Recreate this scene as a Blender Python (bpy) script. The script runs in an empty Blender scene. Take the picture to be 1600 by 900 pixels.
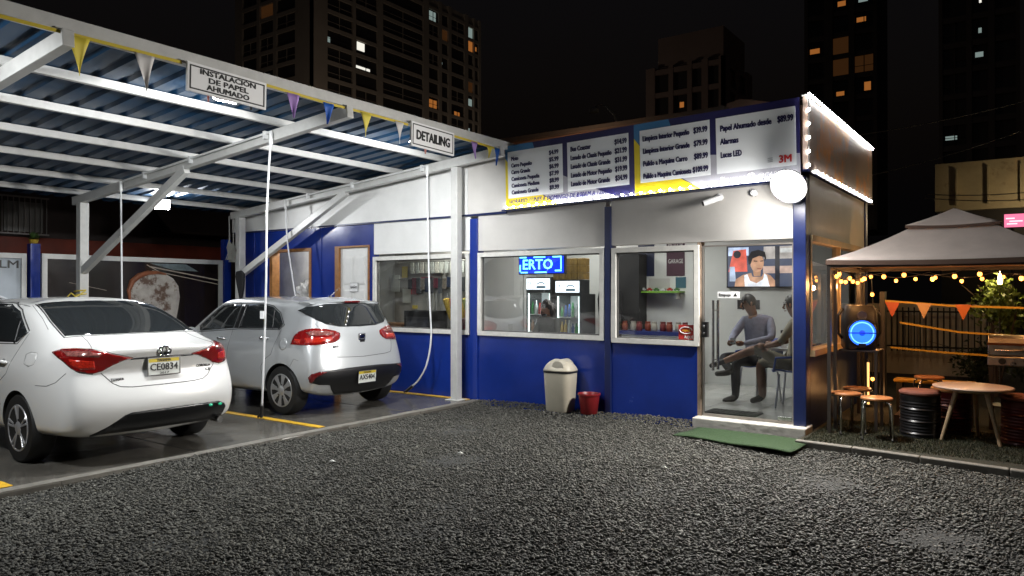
import bpy, bmesh, math, random
import numpy as np
from mathutils import Vector, Matrix
from mathutils.bvhtree import BVHTree

R = math.radians
random.seed(7)
SC = bpy.context.scene
COL = SC.collection

# ------------------------------------------------------------------ camera, sky, exposure
cam_data = bpy.data.cameras.new('camera')
cam = bpy.data.objects.new('camera', cam_data)
COL.objects.link(cam)
cam.location = (0, 0, 1.6)
cam.rotation_euler = (R(90.28), 0, R(35.4))
cam_data.sensor_width = 36
cam_data.lens = 36 * 1155 / 1600
cam_data.clip_start = 0.05
cam_data.clip_end = 900
SC.camera = cam

world = bpy.data.worlds.new('World')
SC.world = world
world.use_nodes = True
wn = world.node_tree.nodes
wl = world.node_tree.links
bgn = wn['Background']
sky = wn.new('ShaderNodeTexSky')
sky.sky_type = 'NISHITA'
sky.sun_disc = False
sky.sun_elevation = R(-4)
sky.sun_rotation = R(140)
wmix = wn.new('ShaderNodeMix'); wmix.data_type = 'RGBA'; wmix.blend_type = 'ADD'
wmix.inputs[0].default_value = 1.0
wl.new(sky.outputs[0], wmix.inputs[6])
wmix.inputs[7].default_value = (0.010, 0.009, 0.010, 1)      # dim city glow of the night sky
wl.new(wmix.outputs[2], bgn.inputs['Color'])
bgn.inputs['Strength'].default_value = 0.1

SC.view_settings.view_transform = 'Standard'
SC.view_settings.look = 'None'
SC.view_settings.exposure = 0.38
SC.view_settings.gamma = 1.0
SC.view_settings.use_curve_mapping = False
SC.render.engine = 'CYCLES'
SC.cycles.use_denoising = True
SC.cycles.max_bounces = 7
SC.cycles.diffuse_bounces = 3
SC.cycles.glossy_bounces = 4
SC.cycles.transmission_bounces = 6
SC.cycles.transparent_max_bounces = 12
SC.cycles.sample_clamp_indirect = 4.0
SC.cycles.caustics_reflective = False
SC.cycles.caustics_refractive = False

# ------------------------------------------------------------------ materials
MATS = {}
def mat(name, col=(.5, .5, .5), rough=.5, metal=0.0, spec=.5, coat=0.0, noise=None, bump=None, emit=None, estr=0.0, island=None, wear=None):
    """noise=(scale, amount) mottles the colour, bump=(scale, strength), island=amount varies per loose piece, wear=(scale, thresh, colour)"""
    if name in MATS:
        return MATS[name]
    m = bpy.data.materials.new(name); m.use_nodes = True
    nt = m.node_tree; n = nt.nodes; l = nt.links
    p = n['Principled BSDF']
    p.inputs['Base Color'].default_value = (*col, 1)
    p.inputs['Roughness'].default_value = rough
    p.inputs['Metallic'].default_value = metal
    p.inputs['Specular IOR Level'].default_value = spec
    p.inputs['Coat Weight'].default_value = coat
    p.inputs['Coat Roughness'].default_value = .04
    src = None
    tc = n.new('ShaderNodeTexCoord')
    if noise:
        t = n.new('ShaderNodeTexNoise'); t.inputs['Scale'].default_value = noise[0]; t.inputs['Detail'].default_value = 6
        t.inputs['Roughness'].default_value = .65
        l.new(tc.outputs['Object'], t.inputs['Vector'])
        r = n.new('ShaderNodeMapRange'); r.inputs[1].default_value = .3; r.inputs[2].default_value = .7
        r.inputs[3].default_value = 1 - noise[1]; r.inputs[4].default_value = 1 + noise[1] * .6
        l.new(t.outputs['Fac'], r.inputs[0])
        h = n.new('ShaderNodeMix'); h.data_type = 'RGBA'; h.blend_type = 'MULTIPLY'; h.inputs[0].default_value = 1
        h.inputs[6].default_value = (*col, 1); l.new(r.outputs[0], h.inputs[7])
        src = h.outputs[2]
        r2 = n.new('ShaderNodeMapRange'); r2.inputs[3].default_value = max(.02, rough - .12); r2.inputs[4].default_value = min(1, rough + .12)
        l.new(t.outputs['Fac'], r2.inputs[0]); l.new(r2.outputs[0], p.inputs['Roughness'])
    if island:
        g = n.new('ShaderNodeNewGeometry')
        r = n.new('ShaderNodeMapRange'); r.inputs[3].default_value = 1 - island; r.inputs[4].default_value = 1 + island
        l.new(g.outputs['Random Per Island'], r.inputs[0])
        h = n.new('ShaderNodeMix'); h.data_type = 'RGBA'; h.blend_type = 'MULTIPLY'; h.inputs[0].default_value = 1
        if src: l.new(src, h.inputs[6])
        else: h.inputs[6].default_value = (*col, 1)
        l.new(r.outputs[0], h.inputs[7]); src = h.outputs[2]
    if wear:
        t = n.new('ShaderNodeTexNoise'); t.inputs['Scale'].default_value = wear[0]; t.inputs['Detail'].default_value = 9
        t.inputs['Roughness'].default_value = .7
        l.new(tc.outputs['Object'], t.inputs['Vector'])
        r = n.new('ShaderNodeMapRange'); r.inputs[1].default_value = wear[1]; r.inputs[2].default_value = wear[1] + .08
        l.new(t.outputs['Fac'], r.inputs[0])
        h = n.new('ShaderNodeMix'); h.data_type = 'RGBA'; h.inputs[7].default_value = (*wear[2], 1)
        l.new(r.outputs[0], h.inputs[0])
        if src: l.new(src, h.inputs[6])
        else: h.inputs[6].default_value = (*col, 1)
        src = h.outputs[2]
    if src: l.new(src, p.inputs['Base Color'])
    if bump:
        t = n.new('ShaderNodeTexNoise'); t.inputs['Scale'].default_value = bump[0]; t.inputs['Detail'].default_value = 5
        l.new(tc.outputs['Object'], t.inputs['Vector'])
        b = n.new('ShaderNodeBump'); b.inputs['Strength'].default_value = bump[1]; b.inputs['Distance'].default_value = .02
        l.new(t.outputs['Fac'], b.inputs['Height']); l.new(b.outputs[0], p.inputs['Normal'])
    if emit:
        p.inputs['Emission Color'].default_value = (*emit, 1); p.inputs['Emission Strength'].default_value = estr
    MATS[name] = m
    return m

def glass_mat(name, tint=(.92, .95, .95), refl=1.0, rough=.0, dirt=0.0):
    """thin architectural pane: clear, reflecting by Fresnel, with a little dust"""
    if name in MATS: return MATS[name]
    m = bpy.data.materials.new(name); m.use_nodes = True
    nt = m.node_tree; n = nt.nodes; l = nt.links
    for x in list(n): n.remove(x)
    o = n.new('ShaderNodeOutputMaterial')
    tr = n.new('ShaderNodeBsdfTransparent'); tr.inputs[0].default_value = (*tint, 1)
    gl = n.new('ShaderNodeBsdfGlossy'); gl.inputs['Roughness'].default_value = rough; gl.inputs[0].default_value = (1, 1, 1, 1)
    fr = n.new('ShaderNodeFresnel'); fr.inputs['IOR'].default_value = 1.58
    mx = n.new('ShaderNodeMixShader')
    l.new(fr.outputs[0], mx.inputs[0]); l.new(tr.outputs[0], mx.inputs[1]); l.new(gl.outputs[0], mx.inputs[2])
    last = mx.outputs[0]
    if dirt:
        df = n.new('ShaderNodeBsdfDiffuse'); df.inputs[0].default_value = (.55, .55, .52, 1)
        tc = n.new('ShaderNodeTexCoord'); tx = n.new('ShaderNodeTexNoise'); tx.inputs['Scale'].default_value = 4; tx.inputs['Detail'].default_value = 8
        l.new(tc.outputs['Object'], tx.inputs['Vector'])
        r = n.new('ShaderNodeMapRange'); r.inputs[1].default_value = .4; r.inputs[2].default_value = .8; r.inputs[4].default_value = dirt
        l.new(tx.outputs['Fac'], r.inputs[0])
        m2 = n.new('ShaderNodeMixShader'); l.new(r.outputs[0], m2.inputs[0]); l.new(last, m2.inputs[1]); l.new(df.outputs[0], m2.inputs[2])
        last = m2.outputs[0]
    l.new(last, o.inputs[0])
    MATS[name] = m
    return m

def emat(name, col, s, mottle=0):
    if name in MATS: return MATS[name]
    m = bpy.data.materials.new(name); m.use_nodes = True
    n = m.node_tree.nodes; l = m.node_tree.links
    p = n['Principled BSDF']; p.inputs['Base Color'].default_value = (*[min(1, c) * .6 for c in col], 1)
    p.inputs['Emission Color'].default_value = (*col, 1); p.inputs['Emission Strength'].default_value = s
    if mottle:
        tc = n.new('ShaderNodeTexCoord'); t = n.new('ShaderNodeTexNoise'); t.inputs['Scale'].default_value = mottle; t.inputs['Detail'].default_value = 5
        r = n.new('ShaderNodeMapRange'); r.inputs[1].default_value = .3; r.inputs[2].default_value = .72; r.inputs[3].default_value = .35 * s; r.inputs[4].default_value = 1.15 * s
        l.new(tc.outputs['Object'], t.inputs['Vector']); l.new(t.outputs['Fac'], r.inputs[0]); l.new(r.outputs[0], p.inputs['Emission Strength'])
    MATS[name] = m
    return m

WHITE_STEEL = mat('white painted steel', (.52, .52, .50), .38, noise=(9, .10), wear=(14, .66, (.50, .46, .40)))
WHITE_WALL = mat('white wall paint', (.78, .78, .76), .42, noise=(1.6, .10), bump=(3, .12), wear=(2.3, .64, (.62, .60, .55)))
CREAM_WALL = mat('cream wall paint', (.66, .62, .56), .5, noise=(1.5, .10), bump=(4, .1))
BLUE_WALL = mat('blue gloss paint', (.008, .030, .23), .22, noise=(1.2, .22), bump=(1.6, .30), wear=(3.1, .66, (.022, .045, .20)))
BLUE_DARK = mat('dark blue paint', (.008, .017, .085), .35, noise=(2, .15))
FRAME = mat('white window frame', (.68, .67, .63), .4, noise=(12, .12), wear=(18, .64, (.36, .33, .28)))
PANE = glass_mat('window pane', (.90, .93, .92), 1.2, dirt=.06)
CHROME = mat('brushed metal', (.62, .62, .62), .25, 1.0)
BLACK = mat('black plastic', (.012, .012, .013), .4)
MATTE_BLACK = mat('matte black', (.008, .008, .009), .8)
DARK = mat('dark grey', (.05, .05, .055), .5)

# ------------------------------------------------------------------ builders
class MB:
    def __init__(s): s.v = []; s.f = []; s.m = []
    def add(s, vs, fs, mi=0):
        o = len(s.v); s.v += [tuple(map(float, v)) for v in vs]; s.f += [tuple(i + o for i in f) for f in fs]; s.m += [mi] * len(fs); return s
    def box(s, x0, y0, z0, x1, y1, z1, mi=0):
        x0, x1 = min(x0, x1), max(x0, x1); y0, y1 = min(y0, y1), max(y0, y1); z0, z1 = min(z0, z1), max(z0, z1)
        return s.add([(x0,y0,z0),(x1,y0,z0),(x1,y1,z0),(x0,y1,z0),(x0,y0,z1),(x1,y0,z1),(x1,y1,z1),(x0,y1,z1)],
                     [(0,3,2,1),(4,5,6,7),(0,1,5,4),(1,2,6,5),(2,3,7,6),(3,0,4,7)], mi)
    def bar(s, p, q, w, h, up=(0, 0, 1), mi=0):
        p = Vector(p); q = Vector(q); d = (q - p).normalized(); u = Vector(up)
        a = d.cross(u)
        if a.length < 1e-4: a = d.cross(Vector((1, 0, 0)))
        a.normalize(); b = a.cross(d).normalized()
        a *= w / 2; b *= h / 2
        vs = [p-a-b, p+a-b, p+a+b, p-a+b, q-a-b, q+a-b, q+a+b, q-a+b]
        return s.add(vs, [(0,1,2,3)[::-1], (4,5,6,7), (0,4,5,1)[::-1], (1,5,6,2)[::-1], (2,6,7,3)[::-1], (3,7,4,0)[::-1]], mi)
    def tube(s, pts, r, n=8, mi=0, caps=True):
        pts = [Vector(p) for p in pts]; N = len(pts)
        rs = r if isinstance(r, (list, tuple)) else [r] * N
        vs = []; a = None
        for i, p in enumerate(pts):
            d = (pts[min(i+1, N-1)] - pts[max(i-1, 0)]).normalized()
            if a is None:
                a = d.cross(Vector((0, 0, 1)))
                if a.length < 1e-3: a = Vector((1, 0, 0))
            a = (a - d * a.dot(d)).normalized(); b = d.cross(a)
            for k in range(n):
                t = 2 * math.pi * k / n
                vs.append(p + (a * math.cos(t) + b * math.sin(t)) * rs[i])
        fs = [(i*n+k, i*n+(k+1) % n, (i+1)*n+(k+1) % n, (i+1)*n+k) for i in range(N-1) for k in range(n)]
        if caps: fs += [tuple(range(n))[::-1], tuple((N-1)*n + k for k in range(n))]
        return s.add(vs, fs, mi)
    def lathe(s, prof, n=24, c=(0, 0, 0), axis='z', mi=0):
        vs = []
        for r, z in prof:
            for k in range(n):
                t = 2 * math.pi * k / n; a, b = r * math.cos(t), r * math.sin(t)
                v = {'z': (a, b, z), 'y': (b, z, a), 'x': (z, a, b)}[axis]
                vs.append((v[0]+c[0], v[1]+c[1], v[2]+c[2]))
        P = len(prof)
        fs = [(i*n+k, i*n+(k+1) % n, (i+1)*n+(k+1) % n, (i+1)*n+k) for i in range(P-1) for k in range(n)]
        if prof[0][0] > 1e-6: fs.append(tuple(range(n))[::-1])
        if prof[-1][0] > 1e-6: fs.append(tuple((P-1)*n+k for k in range(n)))
        return s.add(vs, fs, mi)
    def prism(s, pts, vec, mi=0):
        """closed outline pts (3-D, planar) pushed along vec"""
        pts = [Vector(p) for p in pts]; n = len(pts); vec = Vector(vec)
        return s.add(pts + [p + vec for p in pts], [tuple(range(n)), tuple(range(n, 2*n))[::-1]] +
                     [(i, i+n, (i+1) % n + n, (i+1) % n) for i in range(n)], mi)
    def ball(s, c, r, n=10, sc=(1, 1, 1), mi=0):
        prof = [(max(0, math.sin(math.pi*i/(n//2+1))) * r, -math.cos(math.pi*i/(n//2+1)) * r) for i in range(n//2+2)]
        vs = []
        for rr, z in prof:
            for k in range(n):
                t = 2*math.pi*k/n; vs.append((c[0]+rr*math.cos(t)*sc[0], c[1]+rr*math.sin(t)*sc[1], c[2]+z*sc[2]))
        P = len(prof)
        return s.add(vs, [(i*n+k, i*n+(k+1) % n, (i+1)*n+(k+1) % n, (i+1)*n+k) for i in range(P-1) for k in range(n)], mi)
    def build(s, name, mats, parent=None, smooth=False, world=False, bevel=0.0, kind=None):
        me = bpy.data.meshes.new(name)
        off = Vector((0, 0, 0))
        if world and parent is not None:
            q = parent
            while q: off += q.location; q = q.parent
        me.from_pydata([tuple(Vector(v) - off) for v in s.v], [], s.f)
        for m in (mats if isinstance(mats, (list, tuple)) else [mats]): me.materials.append(m)
        for p, i in zip(me.polygons, s.m): p.material_index = i
        bm = bmesh.new(); bm.from_mesh(me)
        bmesh.ops.remove_doubles(bm, verts=bm.verts, dist=1e-5)
        bmesh.ops.recalc_face_normals(bm, faces=bm.faces); bm.to_mesh(me); bm.free()
        if smooth:
            me.polygons.foreach_set('use_smooth', [True] * len(me.polygons))
            if smooth != 'all': me.set_sharp_from_angle(angle=R(38))
        o = bpy.data.objects.new(name, me); COL.objects.link(o)
        if parent is not None: o.parent = parent
        if kind: o['kind'] = kind
        if bevel:
            b = o.modifiers.new('soft', 'BEVEL'); b.width = bevel; b.segments = 2; b.limit_method = 'ANGLE'; b.angle_limit = R(40)
        return o

def thing(name, label, cat, loc=(0, 0, 0), rz=0, group=None):
    o = bpy.data.objects.new(name, None); COL.objects.link(o)
    o.empty_display_size = .1
    o.location = loc; o.rotation_euler = (0, 0, rz); o['label'] = label; o['category'] = cat
    if group: o['group'] = group
    return o
def tag(o, label, cat, group=None):
    o['label'] = label; o['category'] = cat
    if group: o['group'] = group
    return o
def structure(o):
    o['kind'] = 'structure'; return o
def dup(o, parent=None, loc=None, rz=None):
    c = o.copy(); COL.objects.link(c)
    c.parent = parent
    if loc is not None: c.location = loc
    if rz is not None: c.rotation_euler = (0, 0, rz)
    return c
def dup_tree(o, parent=None, loc=None, rz=None):
    c = dup(o, parent, loc, rz)
    for ch in o.children:
        if ch.name.split('.')[0] != c.name: dup_tree(ch, c)
    return c
def box(name, m, parent, x0, y0, z0, x1, y1, z1, world=True, bevel=0.0):
    return MB().box(x0, y0, z0, x1, y1, z1).build(name, m, parent, world=world, bevel=bevel)

def text(body, m, parent, loc, size, width=None, face='-y', align='LEFT', bold=.0, shear=0.0, xs=1.0, name='lettering', rot=None, world=True, ext=.001):
    """flat lettering standing on the plane that faces -y, +x, -x or +y; width squeezes it to that length"""
    c = bpy.data.curves.new(name, 'FONT'); c.body = body; c.size = size; c.align_x = align; c.align_y = 'CENTER'
    BOLD[c.name] = bold; c.shear = shear; c.extrude = ext; c.resolution_u = 2
    c.materials.append(m)
    o = bpy.data.objects.new(name, c); COL.objects.link(o)
    rz = {'-y': 0, '+x': R(90), '+y': R(180), '-x': R(-90)}[face]
    o.rotation_euler = rot if rot else (R(90), 0, rz)
    off = Vector((0, 0, 0))
    q = parent
    while world and q: off += q.location; q = q.parent
    o.location = Vector(loc) - off
    o.scale = (xs, 1, 1)
    if parent: o.parent = parent
    if width: FIT.append((o, width))
    return o
FIT = []
BOLD = {}

def light(name, parent, loc, power, col=(1, 1, 1), kind='POINT', size=.1, aim=None, spot=None, world=True, blend=.5):
    d = bpy.data.lights.new(name, kind); d.energy = power; d.color = col
    if kind == 'AREA': d.shape = 'DISK'; d.size = size
    else: d.shadow_soft_size = size
    if kind == 'SPOT': d.spot_size = R(spot or 120); d.spot_blend = blend
    o = bpy.data.objects.new(name, d); COL.objects.link(o)
    off = Vector((0, 0, 0)); q = parent
    while world and q: off += q.location; q = q.parent
    o.location = Vector(loc) - off
    if parent: o.parent = parent
    if aim is not None:
        o.rotation_euler = (Vector(aim) - Vector(loc)).to_track_quat('-Z', 'Y').to_euler()
    return o
# ------------------------------------------------------------------ ground
SLAB = .04
def ground_z(x, y):
    return .018 * math.sin(x * 1.3 + .6) * math.sin(y * 1.1) + .012 * math.sin(x * 3.1 + y * 2.3)
GROUND = mat('gravel bed', (.03, .03, .028), .95, noise=(60, .5), bump=(70, .9))
b = MB()
g = [-150, -60, -20] + [x * 1.0 for x in range(-14, 9)] + [20, 60]
h = [-30, -20] + [y * 1.0 for y in range(-6, 16)] + [30, 80, 160]
for y in h:
    for x in g: b.v.append((x, y, (ground_z(x, y) - .012) if -7 < x < 3 and -1 < y < 8 else -.03))
for j in range(len(h)-1):
    for i in range(len(g)-1):
        n = len(g); b.f.append((j*n+i, j*n+i+1, (j+1)*n+i+1, (j+1)*n+i)); b.m.append(0)
structure(b.build('ground', GROUND, smooth='all'))

def pebbles():
    rng = np.random.default_rng(3)
    ico = bmesh.new(); bmesh.ops.create_icosphere(ico, subdivisions=1, radius=1)
    V0 = np.array([v.co[:] for v in ico.verts]); F0 = np.array([[v.index for v in f.verts] for f in ico.faces]); ico.free()
    pts = []
    # lot in front of the shop, a margin beyond what the camera sees
    N = 275000
    x = rng.uniform(-6.9, 1.4, N); y = rng.uniform(.4, 8.5, N)
    keep = (x > -6.56) & (y < 8.44 - .0 * x) & (y > .76 * (x + 4.5) * .70 + .7) & (y > -(x + 4.3) * .45 + .3)
    keep &= ~((x > -3.3) & (x < -2.0) & (y > 8.22))
    keep &= ~((x > -2.0) & (y > 7.93 - .13 * (x + 2)))
    x = x[keep]; y = y[keep]
    d = np.hypot(x, y)
    cap = 1.0 - .35 * np.clip((d - 6) / 4, 0, 1)
    k = rng.random(len(x)) < cap; x = x[k]; y = y[k]
    n = len(x)
    s = rng.lognormal(math.log(.0104), .28, n)
    s = np.clip(s, .006, .026)
    sc = np.stack([s * rng.uniform(.9, 1.35, n), s * rng.uniform(.65, .95, n), s * rng.uniform(.32, .6, n)], 1)
    gz = .018 * np.sin(x * 1.3 + .6) * np.sin(y * 1.1) + .012 * np.sin(x * 3.1 + y * 2.3)
    # a low bank against the shop wall and the slab
    gz += .05 * np.clip((y - 7.7) / .7, 0, 1) * np.clip((-3.22 - x) / .12, 0, 1)
    z = gz + rng.uniform(-.006, .014, n)
    yaw = rng.uniform(0, 2*math.pi, n); tilt = rng.normal(0, .33, n); tilt2 = rng.normal(0, .33, n)
    cz, sz, cx, sx, cy, sy = np.cos(yaw), np.sin(yaw), np.cos(tilt), np.sin(tilt), np.cos(tilt2), np.sin(tilt2)
    jit = 1 + rng.normal(0, .13, (n, len(V0)))
    P = V0[None] * jit[:, :, None] * sc[:, None, :]
    X, Y, Z = P[..., 0], P[..., 1], P[..., 2]
    Y, Z = Y*cx[:, None] - Z*sx[:, None], Y*sx[:, None] + Z*cx[:, None]
    X, Z = X*cy[:, None] + Z*sy[:, None], -X*sy[:, None] + Z*cy[:, None]
    X, Y = X*cz[:, None] - Y*sz[:, None], X*sz[:, None] + Y*cz[:, None]
    V = np.stack([X + x[:, None], Y + y[:, None], Z + z[:, None]], -1).reshape(-1, 3)
    F = (F0[None] + (np.arange(n) * len(V0))[:, None, None]).reshape(-1)
    me = bpy.data.meshes.new('gravel')
    me.vertices.add(len(V)); me.vertices.foreach_set('co', V.ravel())
    me.loops.add(len(F)); me.loops.foreach_set('vertex_index', F)
    me.polygons.add(len(F)//3); me.polygons.foreach_set('loop_start', np.arange(0, len(F), 3)); me.polygons.foreach_set('loop_total', np.full(len(F)//3, 3))
    me.polygons.foreach_set('use_smooth', np.ones(len(F)//3, bool))
    me.update()
    me.materials.append(mat('gravel stone', (.072, .070, .059), .75, island=.45, noise=(.55, .38)))
    o = bpy.data.objects.new('gravel', me); COL.objects.link(o); o['kind'] = 'stuff'
    tag(o, 'loose grey gravel covering the lot in front of the shop', 'gravel')
pebbles()

WET = mat('wet concrete', (.105, .098, .085), .19, noise=(1.3, .5), bump=(5, .22), wear=(2.2, .60, (.15, .14, .12)))
def slab_mesh():
    b = MB()
    b.box(-14.2, -4, -.05, -6.55, 8.45, SLAB)
    return b.build('concrete_slab', WET, bevel=.012)
slab = structure(slab_mesh())
EDGE = mat('dry concrete edge', (.15, .14, .12), .85, noise=(6, .3), bump=(30, .3))
YEL = mat('yellow line paint', (.62, .36, .02), .5, noise=(7, .25), wear=(9, .60, (.14, .13, .11)))
e = MB()
random.seed(2)
ys = [-4 + i * .31 for i in range(41)]
for i in range(40):
    o1, o2 = random.uniform(-.012, .012), 0
    e.box(-6.66 + o1, ys[i], SLAB - .03, -6.545 + o1 * .6, min(ys[i] + .31, 8.42), SLAB + .004)
e.build('slab_edge', EDGE, slab, world=True)
for yy, x0 in ((5.66, -12.0), (2.47, -12.0), (8.33, -12.0)):
    b = MB(); b.box(x0, yy - .05, SLAB + .003, -6.7, yy + .05, SLAB + .007)
    b.build('painted_line', YEL, slab, world=True)
# joints of the slab
for yy in (4.1, 7.05):
    b = MB(); b.box(-13.8, yy - .006, SLAB + .0005, -6.7, yy + .006, SLAB + .002); b.build('slab_joint', mat('joint', (.02, .02, .02), .9), slab, world=True)

# a few pale litter bits on the gravel
for k, (x, y) in enumerate(((-5.35, 4.6), (-2.75, 6.15), (-4.6, 5.55))):
    b = MB(); b.add([(0,0,.03),(.05,.01,.035),(.06,.03,.03),(.01,.03,.04),(.03,.015,.05)], [(0,1,4),(1,2,4),(2,3,4),(3,0,4)])
    o = b.build('litter_scrap', mat('paper scrap', (.7, .7, .66), .8)); o.location = (x, y, .0)
    tag(o, ['pale paper scrap on the gravel near the concrete edge', 'white scrap of litter on the gravel in front of the green mat', 'small white scrap on the gravel in the middle of the lot'][k], 'litter')

# ------------------------------------------------------------------ patio
PATIO = mat('patio turf', (.020, .020, .009), .9, noise=(30, .4), bump=(120, .8))
b = MB(); b.prism([(-2.05, 7.98, .05), (5, 7.1, .05), (5, 14, .05), (-2.05, 14, .05)][::-1], (0, 0, -.09)); structure(b.build('patio_floor', PATIO))
kerb = None
b = MB()
pts = [(-2.05, 7.93), (-1.5, 7.88), (-.9, 7.80), (-.2, 7.70), (1, 7.5), (3, 7.2), (5, 6.95)]
for (x0, y0), (x1, y1) in zip(pts, pts[1:]):
    b.prism([(x0+.003, y0, -.05), (x1-.003, y1, -.05), (x1-.003, y1 + .085, -.05), (x0+.003, y0 + .085, -.05)], (0, 0, .115))
structure(b.build('kerb', EDGE, bevel=.01))
# short turf blades on the patio
def blades(name, label, region, n, hgt, col, seed):
    rng = np.random.default_rng(seed)
    x = rng.uniform(region[0], region[2], n); y = rng.uniform(region[1], region[3], n)
    a = rng.uniform(0, 6.28, n); hh = hgt * rng.uniform(.5, 1.2, n); w = .004
    base = np.stack([x, y, np.full(n, region[4])], 1)
    dx = np.stack([np.cos(a)*w, np.sin(a)*w, np.zeros(n)], 1)
    tip = base + np.stack([rng.normal(0, .008, n), rng.normal(0, .008, n), hh], 1)
    V = np.stack([base - dx, base + dx, tip], 1).reshape(-1, 3)
    me = bpy.data.meshes.new(name); me.from_pydata(V.tolist(), [], np.arange(3*n).reshape(-1, 3).tolist())
    me.materials.append(mat(name + ' blade', col, .7, island=.4))
    o = bpy.data.objects.new(name, me); COL.objects.link(o); o['kind'] = 'stuff'; tag(o, label, 'grass')
blades('grass', 'short artificial grass laid over the dim patio floor', (-2.0, 8.05, .2, 9.6, .049), 26000, .018, (.024, .027, .007), 4)

# ------------------------------------------------------------------ shop
F = 8.45                       # outer face of the front wall
shop = thing('shop_building', 'low blue and white shop building with big front windows beside the canopy', 'building', (-5.5, F, 0))
def wbox(name, m, x0, y0, z0, x1, y1, z1, bevel=.0):
    return box(name, m, shop, x0, y0, z0, x1, y1, z1, bevel=bevel)
# lower blue wall, three bays
wbox('lower_wall', BLUE_WALL, -8.75, F, -.05, -6.74, F + .12, .965)
wbox('lower_wall', BLUE_WALL, -6.60, F, -.05, -4.53, F + .12, .965)
wbox('lower_wall', BLUE_WALL, -4.44, F, -.05, -3.30, F + .12, .945)
# upper white wall
wbox('upper_wall', WHITE_WALL, -8.74, F - .004, 2.20, -6.74, F + .12, 2.70)
UP = mat('off white wall paint', (.58, .56, .53), .5, noise=(1.4, .1), bump=(5, .1))
wbox('upper_wall', UP, -6.60, F - .004, 2.19, -4.53, F + .12, 2.80)
wbox('upper_wall', UP, -4.44, F - .004, 2.19, -2.20, F + .12, 2.90)
# blue columns between the bays
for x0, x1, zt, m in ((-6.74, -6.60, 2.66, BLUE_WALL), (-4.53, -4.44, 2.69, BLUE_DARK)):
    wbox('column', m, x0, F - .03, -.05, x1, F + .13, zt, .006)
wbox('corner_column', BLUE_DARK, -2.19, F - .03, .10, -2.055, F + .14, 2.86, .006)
# dark seam under the sign and fascia
wbox('fascia_seam', BLUE_DARK, -12.5, F - .035, 2.700, -6.08, F - .01, 2.725)
# long fascia under the canopy, its top follows the rafter
b = MB(); b.prism([(-12.55, F - .03, 2.725), (-6.78, F - .03, 2.725), (-6.78, F - .03, 3.46), (-12.55, F - .03, 3.02)], (0, .05, 0)); b.build('fascia', WHITE_WALL, shop, world=True)
b = MB(); b.prism([(-6.775, F - .03, 2.725), (-6.08, F - .03, 2.735), (-6.08, F - .03, 3.54), (-6.775, F - .03, 3.46)], (0, .05, 0)); b.build('fascia', UP, shop, world=True)
# left part: blue wall with a service hatch and a door
for nm, x0, z0, x1, z1 in (('side_panel', -12.35, -.05, -11.42, 2.70), ('panel_below_hatch', -11.42, -.05, -10.28, 1.05), ('panel_above_hatch', -11.42, 2.36, -10.28, 2.70),
                           ('blue_panel', -10.28, -.05, -9.66, 2.70), ('panel_above_door', -9.66, 2.36, -8.84, 2.70), ('door_side_panel', -8.84, -.05, -8.75, 2.70)):
    wbox('blue_wall_panel', BLUE_WALL, x0, F, z0, x1, F + .12, z1)
for x in (-12.35 + .45, -10.02):
    wbox('panel_batten', BLUE_WALL, x - .012, F - .012, .05, x + .012, F - .001, 2.69)
WOOD = mat('brown wood trim', (.30, .13, .035), .5, noise=(14, .35))
hatch = MB()
hatch.box(-11.42, F - .02, 1.05, -11.34, F + .14, 2.36).box(-10.33, F - .02, 1.05, -10.28, F + .14, 2.36).box(-11.34, F - .02, 2.31, -10.33, F + .14, 2.36)
hatch.build('hatch_frame', WOOD, shop, world=True)
df = MB(); df.box(-9.66, F - .02, 0, -9.56, F + .14, 2.36).box(-8.87, F - .02, 0, -8.84, F + .14, 2.36).box(-9.56, F - .02, 2.33, -8.87, F + .14, 2.36)
door_frame = df.build('door_frame', WOOD, shop, world=True)
rd = MB().box(-9.555, F + .02, .05, -8.875, F + .06, 2.325).build('restroom_door', mat('white door', (.75, .75, .73), .4, noise=(6, .06)), shop, world=True)
for cx in (-9.36, -9.07):
    for z0, z1 in ((.25, .95), (1.08, 1.62), (1.74, 2.16)):
        b = MB(); b.box(cx - .095, F + .004, z0, cx + .095, F + .0199, z1); b.box(cx - .115, F + .012, z0 - .02, cx + .115, F + .0199, z1 + .02)
        b.build('door_panel', mat('white door', ), rd, world=True, bevel=.006)
b = MB(); b.lathe([(.0, -.06), (.022, -.055), (.03, -.035), (.022, -.015), (.012, 0)], 14, (-8.95, F + .02, 1.08), 'y'); b.build('door_knob', CHROME, rd, smooth=True, world=True)
dsg = MB().box(-9.30, F - .004, 1.60, -9.12, F + .0038, 1.74).build('door_sign', mat('sign white', (.8, .8, .8), .4), rd, world=True)
b = MB(); b.box(-9.305, F - .001, 1.595, -9.115, F + .0036, 1.745); b.build('sign_border', BLACK, rd, world=True)
text('BAÑO', BLACK, rd, (-9.21, F - .0052, 1.67), .055, None, align='CENTER', bold=.001, name='sign_lettering')

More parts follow.
